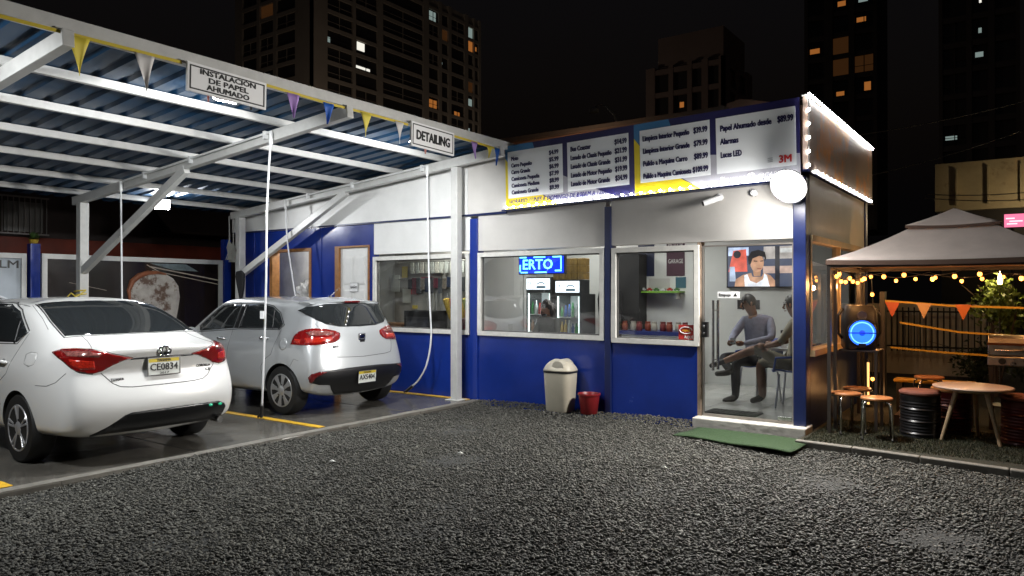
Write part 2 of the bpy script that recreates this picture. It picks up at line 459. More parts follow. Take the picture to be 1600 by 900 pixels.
# windows
def window(x0, x1, z0, z1, fr=.062, pane_m=PANE):
    w = MB(); y0, y1 = F - .035, F + .055
    w.box(x0, y0, z0, x1, y1, z0 + fr); w.box(x0, y0, z1 - fr, x1, y1, z1)
    w.box(x0, y0, z0 + fr, x0 + fr, y1, z1 - fr); w.box(x1 - fr, y0, z0 + fr, x1, y1, z1 - fr)
    f = w.build('window', FRAME, shop, world=True, bevel=.004)
    w = MB(); i = fr; t = .016
    w.box(x0+i, F+.0, z0+i, x1-i, F+.03, z0+i+t); w.box(x0+i, F+.0, z1-i-t, x1-i, F+.03, z1-i); w.box(x0+i, F+.0, z0+i+t, x0+i+t, F+.03, z1-i-t); w.box(x1-i-t, F+.0, z0+i+t, x1-i, F+.03, z1-i-t)
    w.build('gasket', mat('window gasket', (.10, .095, .09), .6), f, world=True)
    MB().add([(x0+i+.002, F+.012, z0+i+.002), (x1-i-.002, F+.012, z0+i+.002), (x1-i-.002, F+.012, z1-i-.002), (x0+i+.002, F+.012, z1-i-.002)], [(0,1,2,3)]).build('pane', pane_m, f, world=True)
    return f
win1 = window(-8.74, -6.755, .97, 2.16)
win2 = window(-6.595, -4.54, .97, 2.16)
win3 = window(-4.43, -3.27, .95, 2.155)
# payment sticker in the corner of the third window
st = MB().box(-3.535, F - .001, 1.025, -3.345, F + .008, 1.20).build('sticker', mat('sticker red', (.42, .022, .018), .4), win3, world=True)
b = MB(); b.tube([(-3.44 + .078*math.cos(t*.349), F - .003, 1.135 + .040*math.sin(t*.349)) for t in range(0, 17)], .006, 6); b.build('sticker_swirl', mat('sign white'), win3, world=True)
text('móvil', mat('sticker yellow', (.8, .5, .02), .5), win3, (-3.44, F - .0045, 1.135), .045, None, align='CENTER', shear=.2, name='sticker_lettering')
text('AQUÍ', mat('sign white'), win3, (-3.352, F - .0045, 1.053), .045, None, align='RIGHT', bold=.001, name='sticker_lettering')

# glass door
DX0, DX1 = -3.24, -2.20
gd = MB().add([(DX0, F+.03, .145), (DX1, F+.03, .145), (DX1, F+.03, 2.14), (DX0, F+.03, 2.14)], [(0,1,2,3)]).build('glass_door', PANE, shop, world=True)
b = MB(); b.box(DX0-.002, F+.016, .135, DX0+.012, F+.044, 2.14); b.box(DX1-.012, F+.016, .135, DX1+.002, F+.044, 2.14); b.box(DX0+.012, F+.016, 2.128, DX1-.012, F+.044, 2.146); b.box(DX0+.012, F+.016, .135, DX1-.012, F+.044, .16)
b.build('door_edge', mat('steel edge', (.32, .29, .26), .4, .6), gd, world=True)
hx = -3.085
b = MB(); b.tube([(hx, F-.06, .68), (hx, F-.06, 1.50)], .017, 10); b.tube([(hx, F-.06, .80), (hx, F+.03, .80)], .008, 8); b.tube([(hx, F-.06, 1.38), (hx, F+.03, 1.38)], .008, 8); b.build('handle', CHROME, gd, smooth=True, world=True)
b = MB(); b.tube([(hx, F+.10, .68), (hx, F+.10, 1.50)], .017, 10); b.tube([(hx, F+.10, .80), (hx, F+.031, .80)], .008, 8); b.tube([(hx, F+.10, 1.38), (hx, F+.031, 1.38)], .008, 8); b.build('handle', CHROME, gd, smooth=True, world=True)
b = MB(); b.box(-3.245, F - .002, 1.06, -3.18, F + .06, 1.24); b.build('lock', BLACK, gd, world=True, bevel=.004)
b = MB(); b.lathe([(.0, -.012), (.016, -.010), (.016, 0)], 12, (-3.212, F - .002, 1.19), 'y'); b.lathe([(.0, -.012), (.014, -.010), (.014, 0)], 12, (-3.212, F - .002, 1.11), 'y'); b.build('lock_cylinder', CHROME, gd, world=True)
MB().box(-3.06, F + .02, 1.525, -2.80, F + .026, 1.60).build('push_label', mat('sign white'), gd, world=True)
text('Empuje  ▲', BLACK, gd, (-3.045, F + .0185, 1.562), .052, .215, bold=.0007, name='label_lettering')
b = MB(); b.box(DX0, F + .02, .14, DX0 + .0, F + .03, .15); 
b = MB(); b.box(DX1-.17, F + .012, .165, DX1-.02, F + .046, .205); b.build('floor_hinge', CHROME, gd, world=True, bevel=.003)
wbox('threshold_step', mat('step concrete', (.50, .48, .44), .8, noise=(5, .25), bump=(20, .3), wear=(3, .58, (.24, .22, .19))), -3.30, F - .17, -.06, -2.03, F + .16, .128, .012)
wbox('door_jamb', mat('rusty jamb', (.30, .22, .16), .7, noise=(8, .4)), -3.30, F + .0, .128, -3.255, F + .12, 2.19)

# side wall towards the patio
SX = -2.055
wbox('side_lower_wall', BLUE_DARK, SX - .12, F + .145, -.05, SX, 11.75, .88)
wbox('side_upper_wall', CREAM_WALL, SX - .12, F + .145, 2.23, SX, 11.75, 2.90)
b = MB(); b.box(SX - .10, F + .15, .88, SX + .05, 11.72, .95).box(SX - .10, F + .15, 2.16, SX + .03, 11.72, 2.23).box(SX - .10, F + .15, .95, SX + .01, F + .21, 2.16).box(SX - .10, 11.62, .95, SX + .01, 11.72, 2.16).box(SX - .09, 10.1, .95, SX + .005, 10.16, 2.16)
sw = b.build('side_window', mat('tan sill', (.50, .36, .20), .5, noise=(9, .2)), shop, world=True)
for y0, y1 in ((F + .21, 10.1), (10.16, 11.62)):
    MB().add([(SX - .04, y0, .95), (SX - .04, y1, .95), (SX - .04, y1, 2.16), (SX - .04, y0, 2.16)], [(0,1,2,3)]).build('pane', glass_mat('side pane', (.55, .56, .55), 1.2), sw, world=True)
wbox('back_corner_post', BLUE_DARK, SX - .14, 11.75, -.05, SX + .02, 11.9, 2.9)
# roof deck and back of the shop
wbox('roof', mat('roof deck', (.2, .2, .2), .8), -12.4, F + .02, 2.93, SX - .01, 11.9, 3.0)
wbox('back_wall', WHITE_WALL, -12.4, 11.9, -.05, SX - .16, 12.0, 2.93)
wbox('left_end_wall', BLUE_WALL, -12.47, F + .005, -.05, -12.36, 11.9, 2.9)
# inside
IN = mat('inside wall', (.58, .59, .57), .6, noise=(1, .06))
TILE = mat('floor tile', (.55, .55, .52), .2, noise=(1, .08))
wbox('inside_wall', IN, -7.75, 11.55, .13, SX - .17, 11.65, 2.75)
wbox('inside_wall', IN, -7.75, 9.82, .13, -7.65, 11.54, 2.75)
wbox('inside_wall', IN, -6.75, F + .14, .13, -6.68, 9.7, 2.75)
wbox('inside_wall', IN, -9.9, 9.72, .13, -6.68, 9.80, 2.75)
wbox('inside_wall', IN, -9.98, F + .14, .13, -9.91, 9.80, 2.75)
wbox('inside_wall', mat('grey hatch wall', (.5, .5, .48), .7, noise=(4, .2)), -12.3, 9.3, .13, -10.0, 9.38, 2.75)
wbox('inside_ceiling', IN, -12.3, F + .13, 2.76, SX - .13, 11.6, 2.80)
inner_floor = wbox('inside_floor', mat('grout', (.3, .3, .29), .6), -12.3, F + .13, .0, SX - .13, 11.6, .122)
tile = MB().box(-.296, -.296, 0, .296, .296, .008).build('floor_tile', TILE, inner_floor, bevel=.002)
first = True
ox, oy, oz = -5.5, F, 0
for i in range(9):
    for j in range(5):
        l = (-2.5 - i * .6 - ox, F + .5 + j * .6 - oy, .122)
        if first: tile.location = l; first = False
        else: dup(tile, inner_floor, l)
# ------------------------------------------------------------------ canopy
CX0, CX1 = -12.1, -6.1
def rz_(x): return 3.03 + (x + 12.0) * .0835          # rafter centre line
canopy = thing('carport_canopy', 'white steel carport canopy with blue corrugated roof over the two cars', 'canopy', (-12.0, 5.45, SLAB))
RY = (8.22, 5.45, 2.62, -.2)
for ry in RY:
    b = MB(); b.bar((-12.25, ry, rz_(-12.25)), (-6.0, ry, rz_(-6.0)), .09, .13); b.build('rafter', WHITE_STEEL, canopy, world=True, bevel=.006)
    b = MB(); b.box(-12.06, ry - .065, SLAB, -11.93, ry + .065, rz_(-12) - .065); b.box(-12.16, ry - .14, SLAB, -11.83, ry + .14, SLAB + .012); b.build('post', WHITE_STEEL, canopy, world=True, bevel=.006)
    b = MB(); b.bar((-11.94, ry - .01, 1.92), (-9.12, ry - .01, rz_(-9.12) - .06), .085, .11); b.build('brace', WHITE_STEEL, canopy, world=True, bevel=.006)
# front post against the shop
b = MB(); b.box(-6.90, 8.18, SLAB, -6.78, 8.29, rz_(-6.84) - .066); b.box(-6.96, 8.12, SLAB, -6.72, 8.35, SLAB + .01); b.build('post', WHITE_STEEL, canopy, world=True, bevel=.006)
pz = .065 + .04
for k in range(7):
    x = -6.12 - k * .985
    b = MB(); b.box(x - .03, -.6, rz_(x) + .066, x + .03, 8.40, rz_(x) + .146)
    b.build('front_beam' if k == 0 else 'eave_beam' if k == 6 else 'purlin', WHITE_STEEL, canopy, world=True, bevel=.004)
b = MB(); b.box(-6.085, -.6, rz_(-6.1) + .07, -6.045, 8.6, rz_(-6.1) + .175); b.build('front_trim', WHITE_STEEL, canopy, world=True)
# corrugated sheets, each one a metre wide
SHEET = mat('blue roof sheet', (.004, .032, .078), .42, .0, spec=.3, noise=(2.5, .25))
pitch = .25
prof = [(0, 0), (.09, 0), (.12, .034), (.165, .034), (.195, 0)]
sv = []
us = [(k * pitch + u, w) for k in range(4) for u, w in prof] + [(1.0 + .02, 0)]
xa, xb = -12.75, -6.075
b = MB()
vs = []
for x in (xa, xb):
    for t in (0, .0015):
        vs += [(x, u, rz_(x) + .149 + w + t) for u, w in us]
n = len(us)
fs = []
for i in range(n-1):
    fs += [(i, i+1, 2*n+i+1, 2*n+i), (n+i, 3*n+i, 3*n+i+1, n+i+1), (i, n+i, n+i+1, i+1), (2*n+i, 2*n+i+1, 3*n+i+1, 3*n+i)]
fs += [(0, 2*n, 3*n, n), (n-1, 2*n-1, 4*n-1, 3*n-1)]
b.add(vs, fs)
sheet = b.build('roof_sheet', SHEET, canopy)
sheet.data.transform(Matrix.Translation((12.0, 0, -SLAB)))
for k in range(9):
    l = (0, 7.42 - k * 1.0 - 5.45, .0006 * (k % 2))
    if k == 0: sheet.location = l
    else: dup(sheet, canopy, l)
# pipes along the rafters
PVC = mat('white pvc pipe', (.72, .73, .72), .35, noise=(6, .08))
for y, x0, x1 in ((5.38, -10.6, -7.24), (8.15, -10.55, -7.3)):
    b = MB(); b.tube([(x0, y - .012, rz_(x0) + .03), (x1, y - .012, rz_(x1) + .03)], .014, 8)
    for x in (x0 + .55, x1 - .12, (x0 + x1) / 2): b.box(x - .02, y - .03, rz_(x) - .03, x + .02, y + .02, rz_(x) + .06)
    b.build('water_pipe', PVC, canopy, smooth=True, world=True)
# hanging wash hoses
HOSE = mat('white hose', (.70, .71, .72), .35)
def hose(label, pts, gun=None):
    t = thing('wash_hose', label, 'hose', pts[-1], 0, 'hoses hanging from the canopy')
    # smooth the path
    P = [Vector(p) for p in pts]; out = []
    for i in range(len(P)-1):
        p0, p1, p2, p3 = P[max(i-1, 0)], P[i], P[i+1], P[min(i+2, len(P)-1)]
        for k in range(8):
            u = k / 8
            out.append(.5*((2*p1) + (-p0+p2)*u + (2*p0-5*p1+4*p2-p3)*u*u + (-p0+3*p1-3*p2+p3)*u**3))
    out.append(P[-1])
    MB().tube(out, .0125, 8).build('hose', HOSE, t, smooth='all', world=True)
    MB().tube([P[0] + Vector((0, 0, .04)), P[0] - Vector((0, 0, .10))], .022, 10).build('elbow_joint', PVC, t, smooth=True, world=True)
    e = P[-1]; d = (out[-1] - out[-4]).normalized()
    b = MB(); b.tube([e - d*.02, e + d*.13], .022, 10); b.tube([e + d*.06, e + d*.10 + Vector((-.07, .0, -.03))], .014, 8); b.build('spray_gun', BLACK, t, smooth=True, world=True)
    return t
zr = lambda x: rz_(x) - .02
hose('white hose hanging beside the silver car with its gun on the slab', [(-7.24, 5.36, zr(-7.24)), (-7.32, 5.37, 2.6), (-7.42, 5.43, 1.7), (-7.55, 5.50, .9), (-7.66, 5.55, .20)])
hose('straight white hose hanging behind the roof of the white car', [(-10.62, 5.34, zr(-10.62)), (-10.60, 5.34, 2.4), (-10.58, 5.34, 1.5), (-10.58, 5.35, .35)])
hose('white hose hanging in front of the service hatch', [(-10.56, 8.12, zr(-10.56)), (-10.50, 8.11, 2.5), (-10.36, 8.10, 1.9), (-10.22, 8.09, 1.3), (-10.15, 8.05, .6)])
hose('white hose curving down in front of the first shop window', [(-7.30, 8.12, zr(-7.30)), (-7.28, 8.12, 2.4), (-7.25, 8.12, 1.5), (-7.22, 8.12, .95), (-7.30, 8.12, .55), (-7.46, 8.12, .30), (-7.58, 8.10, .19)])
b = MB(); b.box(-7.50, 5.405, 1.28, -7.43, 5.412, 1.37); hz = b.build('hose_tag', mat('sign white', (.8, .8, .8), .4)); tag(hz, 'small white tag tied to the hose beside the silver car', 'tag')
# signs hung on the front beam
SIGNW = mat('sign white')
def hanging_sign(label, y0, y1, z0, z1, lines, sizes, tilt):
    t = thing('hanging_sign', label, 'sign', (-6.0, y0, z1), 0, 'signs hanging from the canopy beam')
    t.rotation_euler = (tilt, 0, 0)
    w, hh = y1 - y0, z1 - z0
    MB().box(-.012, 0, -hh, .012, w, 0).build('board', SIGNW, t, bevel=.002)
    b = MB(); m_, q = .022, .012
    for (a0, c0, a1, c1) in ((m_, -hh+m_, w-m_, -hh+m_+q), (m_, -m_-q, w-m_, -m_), (m_, -hh+m_+q, m_+q, -m_-q), (w-m_-q, -hh+m_+q, w-m_, -m_-q)):
        b.box(.0121, a0, c0, .0145, a1, c1)
    b.build('border', BLACK, t)
    for ln, (sz, zc, wd) in zip(lines, sizes):
        o = text(ln, BLACK, t, (.0135, w/2, zc), sz, wd, face='+x', align='CENTER', bold=.0030 * sz / .066, world=False)
    return t
hanging_sign('white sign lettered INSTALACIÓN DE PAPEL AHUMADO on the canopy beam', 3.58, 4.385, 3.345, 3.60, ['INSTALACIÓN', 'DE PAPEL', 'AHUMADO'], [(.066, -.064, .56), (.066, -.127, .40), (.066, -.190, .43)], R(-1))
hanging_sign('white sign lettered DETAILING on the canopy beam near the shop', 6.39, 7.17, 3.32, 3.61, ['DETAILING'], [(.155, -.15, .60)], R(-1))
# pennant string along the beam
pen = thing('pennant_string', 'yellow ribbon with coloured pennants along the canopy front beam', 'bunting', (-6.02, 2.0, 3.5))
RIB = mat('yellow ribbon', (.55, .42, .03), .5)
b = MB()
px = -6.03
seg = [(1.2, 3.555), (2.0, 3.552), (3.0, 3.562), (3.55, 3.57)]
def ribbon(a):
    for (y0, z0), (y1, z1) in zip(a, a[1:]): b.prism([(px, y0, z0), (px, y1, z1), (px, y1, z1 + .028), (px, y0, z0 + .028)], (.003, 0, 0))
ribbon(seg); ribbon([(4.39, 3.57), (5.2, 3.55), (5.9, 3.555), (6.37, 3.55)]); ribbon([(7.2, 3.56), (7.7, 3.55), (8.1, 3.54)])
b.build('ribbon', RIB, pen, world=True)
FLAGS = [(2.70, (.62, .50, .05), .17, .30), (3.22, (.62, .60, .58), .17, .30), (3.78, (.65, .22, .17), .12, .27), (4.24, (.02, .02, .02), .12, .26), (4.72, (.34, .20, .50), .15, .24), (5.17, (.01, .09, .42), .14, .22),
         (5.70, (.60, .50, .07), .16, .26), (6.22, (.58, .56, .54), .14, .25), (6.68, (.66, .26, .20), .12, .30), (7.62, (.33, .20, .50), .13, .22), (7.95, (.60, .48, .05), .12, .16), (8.12, (.01, .09, .40), .12, .24)]
random.seed(5)
for i, (y, c, w, hh) in enumerate(FLAGS):
    b = MB(); cols = 5; rows = 5; vs = []
    ph = random.uniform(0, 6); tw = random.uniform(-.5, .5)
    zt = 3.565
    for r in range(rows + 1):
        t = r / rows; half = w / 2 * (1 - t) ** 1.25 + .003
        for k in range(cols + 1):
            u = -1 + 2 * k / cols
            fold = .030 * math.sin(u * 2.2 + ph) * t * (1.3 - t) + .02 * tw * t
            vs.append((px + .004 + fold + .006, y + half * u + .03 * tw * t * t, zt - hh * t))
    n = cols + 1
    b.add(vs, [(r*n+k, r*n+k+1, (r+1)*n+k+1, (r+1)*n+k) for r in range(rows) for k in range(cols)])
    o = b.build('pennant', mat('pennant %d' % (i,), c, .6), pen, smooth='all', world=True)
    s = o.modifiers.new('cloth', 'SOLIDIFY'); s.thickness = .0015

# ------------------------------------------------------------------ floodlights
LENS = emat('flood lens', (1, .99, .97), 140)
def floodlight(label, loc, aim, power, size=.24, col=(.95, .98, 1.0), arm=None, spread=None, lens=None):
    t = thing('floodlight', label, 'lamp', loc, 0, 'floodlights')
    d = (Vector(aim) - Vector(loc)).normalized()
    q = d.to_track_quat('-Z', 'Y').to_matrix().to_4x4()
    h_ = MB(); s = size / 2
    h_.box(-s, -s * .8, .012, s, s * .8, .06); h_.box(-s*.8, -s*.6, .06, s*.8, s*.6, .085)
    for k in range(5): h_.box(-s*.8 + k*s*.36, -s*.6, .085, -s*.8 + k*s*.36 + .008, s*.6, .11)
    o = h_.build('housing', DARK, t, bevel=.004); o.data.transform(q)
    h_ = MB(); h_.box(-s*.9, -s*.7, 0, s*.9, s*.7, .011)
    o = h_.build('lens', lens or LENS, t); o.data.transform(q)
    h_ = MB(); h_.tube([(-s-.012, 0, .035), (-s-.012, 0, .13), (s+.012, 0, .13), (s+.012, 0, .035)], .008, 6)
    o = h_.build('bracket', DARK, t); o.data.transform(q)
    L = light('flood_light', t, Vector(loc) + d * .03, power, col, 'AREA', size * .8, aim=Vector(loc) + d)
    if spread: L.data.spread = R(spread)
    return t
floodlight('glaring white floodlight under the canopy back eave', (-11.98, 6.72, 3.06), (-8.8, 5.3, .9), 46, .24)
floodlight('floodlight tucked behind the papel ahumado sign on the canopy beam', (-6.20, 4.05, 3.40), (-8.2, 4.2, .2), 55, .22)
floodlight('floodlight tucked behind the detailing sign on the canopy beam', (-6.20, 6.75, 3.40), (-8.2, 6.9, .2), 60, .22)
floodlight('floodlight on the canopy beam ahead of the white car', (-6.20, 1.25, 3.40), (-7.6, 2.2, .4), 70, .22)
# ------------------------------------------------------------------ price board
board = thing('price_board', 'long printed price board with four white panels above the shop windows', 'sign', (-6.07, 8.40, 2.745))
board.rotation_euler = (0, R(-1.28), 0)
BW, BH = 3.97, .895
MB().box(0, .002, 0, BW, .05, BH).build('backing', mat('board navy', (.020, .018, .085), .4), board)
NAVY = mat('print navy', (.022, .020, .10), .4); SKYB = mat('print sky blue', (.05, .20, .42), .4); GREYP = mat('print grey', (.40, .40, .45), .4); YELP = mat('print yellow', (.70, .55, .01), .4); PALE = mat('print pale panel', (.84, .87, .89), .35); INK = mat('print ink', (.018, .016, .07), .5)
def flat(pts, m, name, y=0.0):
    MB().add([(x, y, z) for x, z in pts], [tuple(range(len(pts)))]).build(name, m, board)
W2 = 1.985
for k, x0 in enumerate((0, W2)):
    flat([(x0 + .0, .0), (x0 + W2, .0), (x0 + W2, BH), (x0 + .0, BH)], NAVY, 'printed_sheet', .0015)
    flat([(x0, .62), (x0 + .30, .68), (x0 + .50, .78), (x0 + .46, BH), (x0, BH)], SKYB, 'printed_shape', .0005)
    flat([(x0, 0), (x0 + .86, 0), (x0 + .58, .17), (x0 + .09, .60), (x0, .72)], YELP, 'printed_shape', -.0006)
    flat([(x0 + .5, .24), (x0 + .86, 0), (x0 + W2 - .20, 0), (x0 + W2 - .5, .13), (x0 + .90, .40)] if k == 0 else [(x0 + .5, .24), (x0 + .86, 0), (x0 + W2, 0), (x0 + W2, .28), (x0 + .90, .40)], GREYP, 'printed_shape', .0002)
rows = [
 (.045, [('Moto', '$4.99'), ('Carro Pequeño', '$5.99'), ('Carro Grande', '$6.99'), ('Camioneta Pequeña', '$7.99'), ('Camioneta Mediana', '$8.99'), ('Camioneta Grande', '$9.99')], .70, .094, .068, .70, .044),
 (1.015, [('Bus Coaster', '$14.99'), ('Lavado de Chasis Pequeño', '$21.99'), ('Lavado de Chasis Grande', '$31.99'), ('Lavado de Motor Pequeño', '$19.99'), ('Lavado de Motor Grande', '$34.99')], .705, .115, .078, .655, .047),
 (2.065, [('Limpieza Interior Pequeño', '$39.99'), ('Limpieza Interior Grande', '$79.99'), ('Pulido a Maquina Carro', '$89.99'), ('Pulido a Maquina Camioneta', '$109.99')], .695, .155, .080, .63, .050),
 (3.035, [('Papel Ahumado desde', '$89.99'), ('Alarmas', ''), ('Luces LED', '')], .675, .155, .084, .63, .056)]
TW = {'Lavado de Chasis Pequeño': .60, 'Lavado de Motor Pequeño': .60, 'Lavado de Chasis Grande': .58, 'Lavado de Motor Grande': .57, 'Limpieza Interior Pequeño': .60, 'Limpieza Interior Grande': .60, 'Pulido a Maquina Carro': .57, 'Pulido a Maquina Camioneta': .615,
      'Papel Ahumado desde': .58, 'Moto': .115, 'Carro Pequeño': .34, 'Carro Grande': .31, 'Camioneta Pequeña': .46, 'Camioneta Mediana': .46, 'Camioneta Grande': .44, 'Bus Coaster': .30, 'Alarmas': .21, 'Luces LED': .24}
for x0, items, zt, dz, sz, px_, pz_ in rows:
    pn = MB().box(x0, -.004, .155, x0 + .895, .0, .805).build('price_panel', PALE, board)
    pe = x0 + {0: .835, 1: .872, 2: .868, 3: .872}[int(x0)]; ts = x0 + {0: .06, 1: .05, 2: .04, 3: .05}[int(x0)]
    for i, (a, c) in enumerate(items):
        z = zt - i * dz + (.0)
        text(a, INK, pn, (ts, -.0052, z), sz * 1.12, TW[a], bold=.0044, world=False)
        if c: text(c, INK, pn, (pe, -.0052, z + .006), sz * 1.18, {5: .145, 6: .165, 7: .185}[len(c)], align='RIGHT', bold=.0044, world=False)
    if x0 > 3:
        text('3M', mat('logo red', (.55, .03, .03), .4), pn, (x0 + .85, -.0052, .235), .115, .13, align='RIGHT', bold=.004, world=False, name='logo_lettering')
        b = MB()
        for q in range(3): b.box(x0 + .585, -.0055, .22 + q*.02, x0 + .64, -.004, .228 + q*.02)
        b.build('pale_print_mark', mat('pale mark', (.42, .44, .46), .5), pn)
text('HORARIO: LUNES A DOMINGO DE 8:00AM A 12:00AM', mat('print blue', (.02, .015, .16), .5), board, (.05, -.0012, .098), .086, 1.64, shear=.25, world=False, bold=.001)
text('Síguenos', mat('sign white'), board, (3.06, -.0012, .085), .085, .30, shear=.22, world=False)
text('@CAR', mat('sign white'), board, (3.50, -.0012, .085), .075, .21, shear=.22, world=False)
b = MB(); b.tube([(3.43 + .04*math.cos(a)*(1 if abs(math.cos(a)) < .8 else 1), -.0015, .09 + .04*math.sin(a)) for a in [i*math.pi/4 + math.pi/8 for i in range(9)]], .005, 6); b.tube([(3.43 + .018*math.cos(i*.7), -.0015, .09 + .018*math.sin(i*.7)) for i in range(10)], .004, 6); b.build('camera_logo', mat('sign white'), board)
# row of white LEDs along the board's bottom edge
LED = emat('led white', (1, .98, .95), 60)
bulb0 = MB().ball((0, 0, 0), .016, 8).build('led_bulb', LED)
def led_row(label, pts, first_parent_loc, per=None):
    t = thing('led_string', label, 'string lights', first_parent_loc, 0, 'white led strings on the shop signs')
    MB().tube(pts if len(pts) < 3 else [pts[0], pts[-1]], .006, 6).build('cable', mat('sign white'), t, world=True)
    for p in pts:
        dup(bulb0, t, Vector(p) - Vector(first_parent_loc))
    return t
rise = math.tan(R(1.28))
MB().box(-.02, -.085, -.022, BW + .02, .05, -.004).build('led_blocking_ledge', BLUE_DARK, board)  # dark bottom strip, deepened to keep LED light off the wall below
pts = [(-6.03 + i * .128, 8.345, 2.772 + i * .128 * rise) for i in range(31)]
led = led_row('row of white led bulbs along the bottom of the price board', pts, (-6.03, 8.345, 2.772))
# side sign box above the patio wall
sb = thing('side_sign', 'tall side sign panel edged with white leds over the patio', 'sign', (-2.03, 8.40, 2.93))
MB().box(-.05, 0, .0, .0, 3.85, .80).build('panel', mat('side print', (.42, .32, .27), .4, noise=(1.1, .25), wear=(.9, .50, (.72, .30, .07))), sb)
MB().box(-.055, -.02, -.02, .012, 3.87, .0).build('lower_trim', BLUE_DARK, sb)
MB().box(-.055, -.02, .80, .012, 3.87, .812).build('upper_trim', mat('sign white'), sb)
l1 = led_row('dense row of white leds along the top edge of the side sign', [(-2.012, 8.40 + i * .105, 3.745) for i in range(37)], (-2.012, 8.4, 3.745))
l2 = led_row('row of white leds along the bottom edge of the side sign', [(-2.012, 8.75 + i * .22, 2.945) for i in range(16)], (-2.012, 8.75, 2.945))
l3 = led_row('short vertical row of white leds down the corner of the side sign', [(-2.012, 8.375, 3.72 - i * .15) for i in range(6)], (-2.012, 8.375, 3.70))
COL.objects.unlink(bulb0)
# corner floodlight, the strongest lamp of the lot
t = thing('floodlight', 'very bright round white floodlight at the shop corner above the glass door', 'lamp', (-2.15, 8.10, 2.72), 0, 'floodlights')
LQ = (Vector((-2.7, 4.4, .3)) - Vector((-2.15, 8.10, 2.72))).to_track_quat('-Z', 'Y').to_matrix().to_4x4()
for nm, pr, m_ in (('housing', [(0, .16), (.09, .15), (.12, .10), (.19, .02), (.20, .0), (.195, -.012), (.17, -.004)], DARK), ('lens', [(.165, -.006), (.16, -.02), (.12, -.04), (.06, -.05), (0, -.053)], emat('corner lens', (1, .99, .97), 130))):
    o = MB().lathe(pr, 32).build(nm, m_, t, smooth=True); o.data.transform(LQ)
MB().tube([(0, .05, .06), (-.02, .20, .08), (-.03, .33, .05)], .018, 8).build('arm', DARK, t, smooth=True)
light('flood_light', t, LQ @ Vector((0, 0, -.10)), 260, (1, .97, .92), 'AREA', .34, aim=LQ @ Vector((0, 0, -1.10)), world=False)
light('flood_spill', t, LQ @ Vector((.0, .0, -.16)), 42, (1, .97, .93), 'POINT', .12, world=False)
# security camera
t = thing('security_camera', 'small white security camera under the price board', 'camera', (-3.02, 8.43, 2.70))
MB().lathe([(.0, 0), (.045, 0), (.045, -.018), (.02, -.03)], 14, (0, .012, 0), 'y').build('base_plate', mat('sign white'), t, smooth=True)
MB().tube([(0, -.01, 0), (-.01, -.05, -.02), (-.02, -.08, -.03)], .012, 8).build('arm', mat('sign white'), t, smooth=True)
MB().tube([(.03, -.06, -.012), (-.14, -.14, -.075)], .034, 14).build('body', mat('sign white'), t, smooth=True)
MB().tube([(-.139, -.1395, -.0745), (-.155, -.147, -.080)], .028, 14).build('lens', BLACK, t, smooth=True)
t = thing('alarm_siren', 'small round white siren beside the security camera', 'siren', (-2.62, 8.44, 2.72))
MB().lathe([(.0, -.05), (.03, -.045), (.042, -.02), (.042, 0)], 14, (0, 0, 0), 'y').build('body', mat('sign white'), t, smooth=True)

# ------------------------------------------------------------------ bins, mat
BEIGE = mat('beige bin plastic', (.47, .43, .34), .45, noise=(5, .1))
def rrect(w, d, r, z, n=5):
    out = []
    for cx, cy, a0 in ((w/2-r, d/2-r, 0), (-w/2+r, d/2-r, 90), (-w/2+r, -d/2+r, 180), (w/2-r, -d/2+r, 270)):
        for k in range(n): a = R(a0 + 90*k/(n-1)); out.append((cx + r*math.cos(a), cy + r*math.sin(a), z))
    return out
def loft(rings, cap0=True, cap1=True):
    b = MB(); n = len(rings[0]); vs = [p for r in rings for p in r]
    fs = [(i*n+k, i*n+(k+1) % n, (i+1)*n+(k+1) % n, (i+1)*n+k) for i in range(len(rings)-1) for k in range(n)]
    if cap0: fs.append(tuple(range(n))[::-1])
    if cap1: fs.append(tuple((len(rings)-1)*n+k for k in range(n)))
    return b.add(vs, fs)
t = thing('swing_bin', 'beige plastic bin with a swing lid against the blue wall', 'trash bin', (-5.08, 8.24, .045), R(3))
loft([rrect(.31, .26, .07, 0), rrect(.33, .28, .07, .02), rrect(.385, .32, .075, .50)]).build('body', BEIGE, t, smooth=True)
loft([rrect(.40, .33, .08, .502), rrect(.40, .33, .08, .525)]).build('lid_gap', BLACK, t)
# domed collar with a saddle where the flap swings
b = MB(); n = 28; vs = []
for r in range(7):
    s = 1 - (r / 6) ** 2.2 * .96
    for k in range(n):
        a = 2*math.pi*k/n; cx, cy = math.cos(a), math.sin(a)
        q = (abs(cx)**3.2 + abs(cy)**3.2) ** (-1/3.2)
        x, y = .215*q*cx*s, .175*q*cy*s
        z = .528 + .155 * (1 - s ** 2.4) ** .75 - .05 * math.exp(-((x-.03)/.05)**2) * (r / 6)
        vs.append((x, y, z))
b.add(vs, [(i*n+k, i*n+(k+1) % n, (i+1)*n+(k+1) % n, (i+1)*n+k) for i in range(6) for k in range(n)] + [tuple(6*n+k for k in range(n)), tuple(range(n))[::-1]])
b.build('lid', BEIGE, t, smooth='all')
b = MB(); b.lathe([(.0, -.155), (.085, -.15), (.105, -.10), (.105, .10), (.085, .15), (.0, .155)], 18, (.04, 0, .575), 'y'); o = b.build('swing_flap', mat('bin flap', (.42, .39, .32), .4), t, smooth=True)
t = thing('red_bucket', 'small dark red plastic bucket beside the beige bin', 'bucket', (-4.67, 8.27, .045))
REDP = mat('dark red plastic', (.20, .012, .014), .4, noise=(6, .15))
MB().lathe([(.10, 0), (.105, .005), (.135, .235), (.145, .237), (.145, .258), (.136, .26), (.128, .25), (.10, .02), (.0, .018)], 28).build('pail', REDP, t, smooth=True)
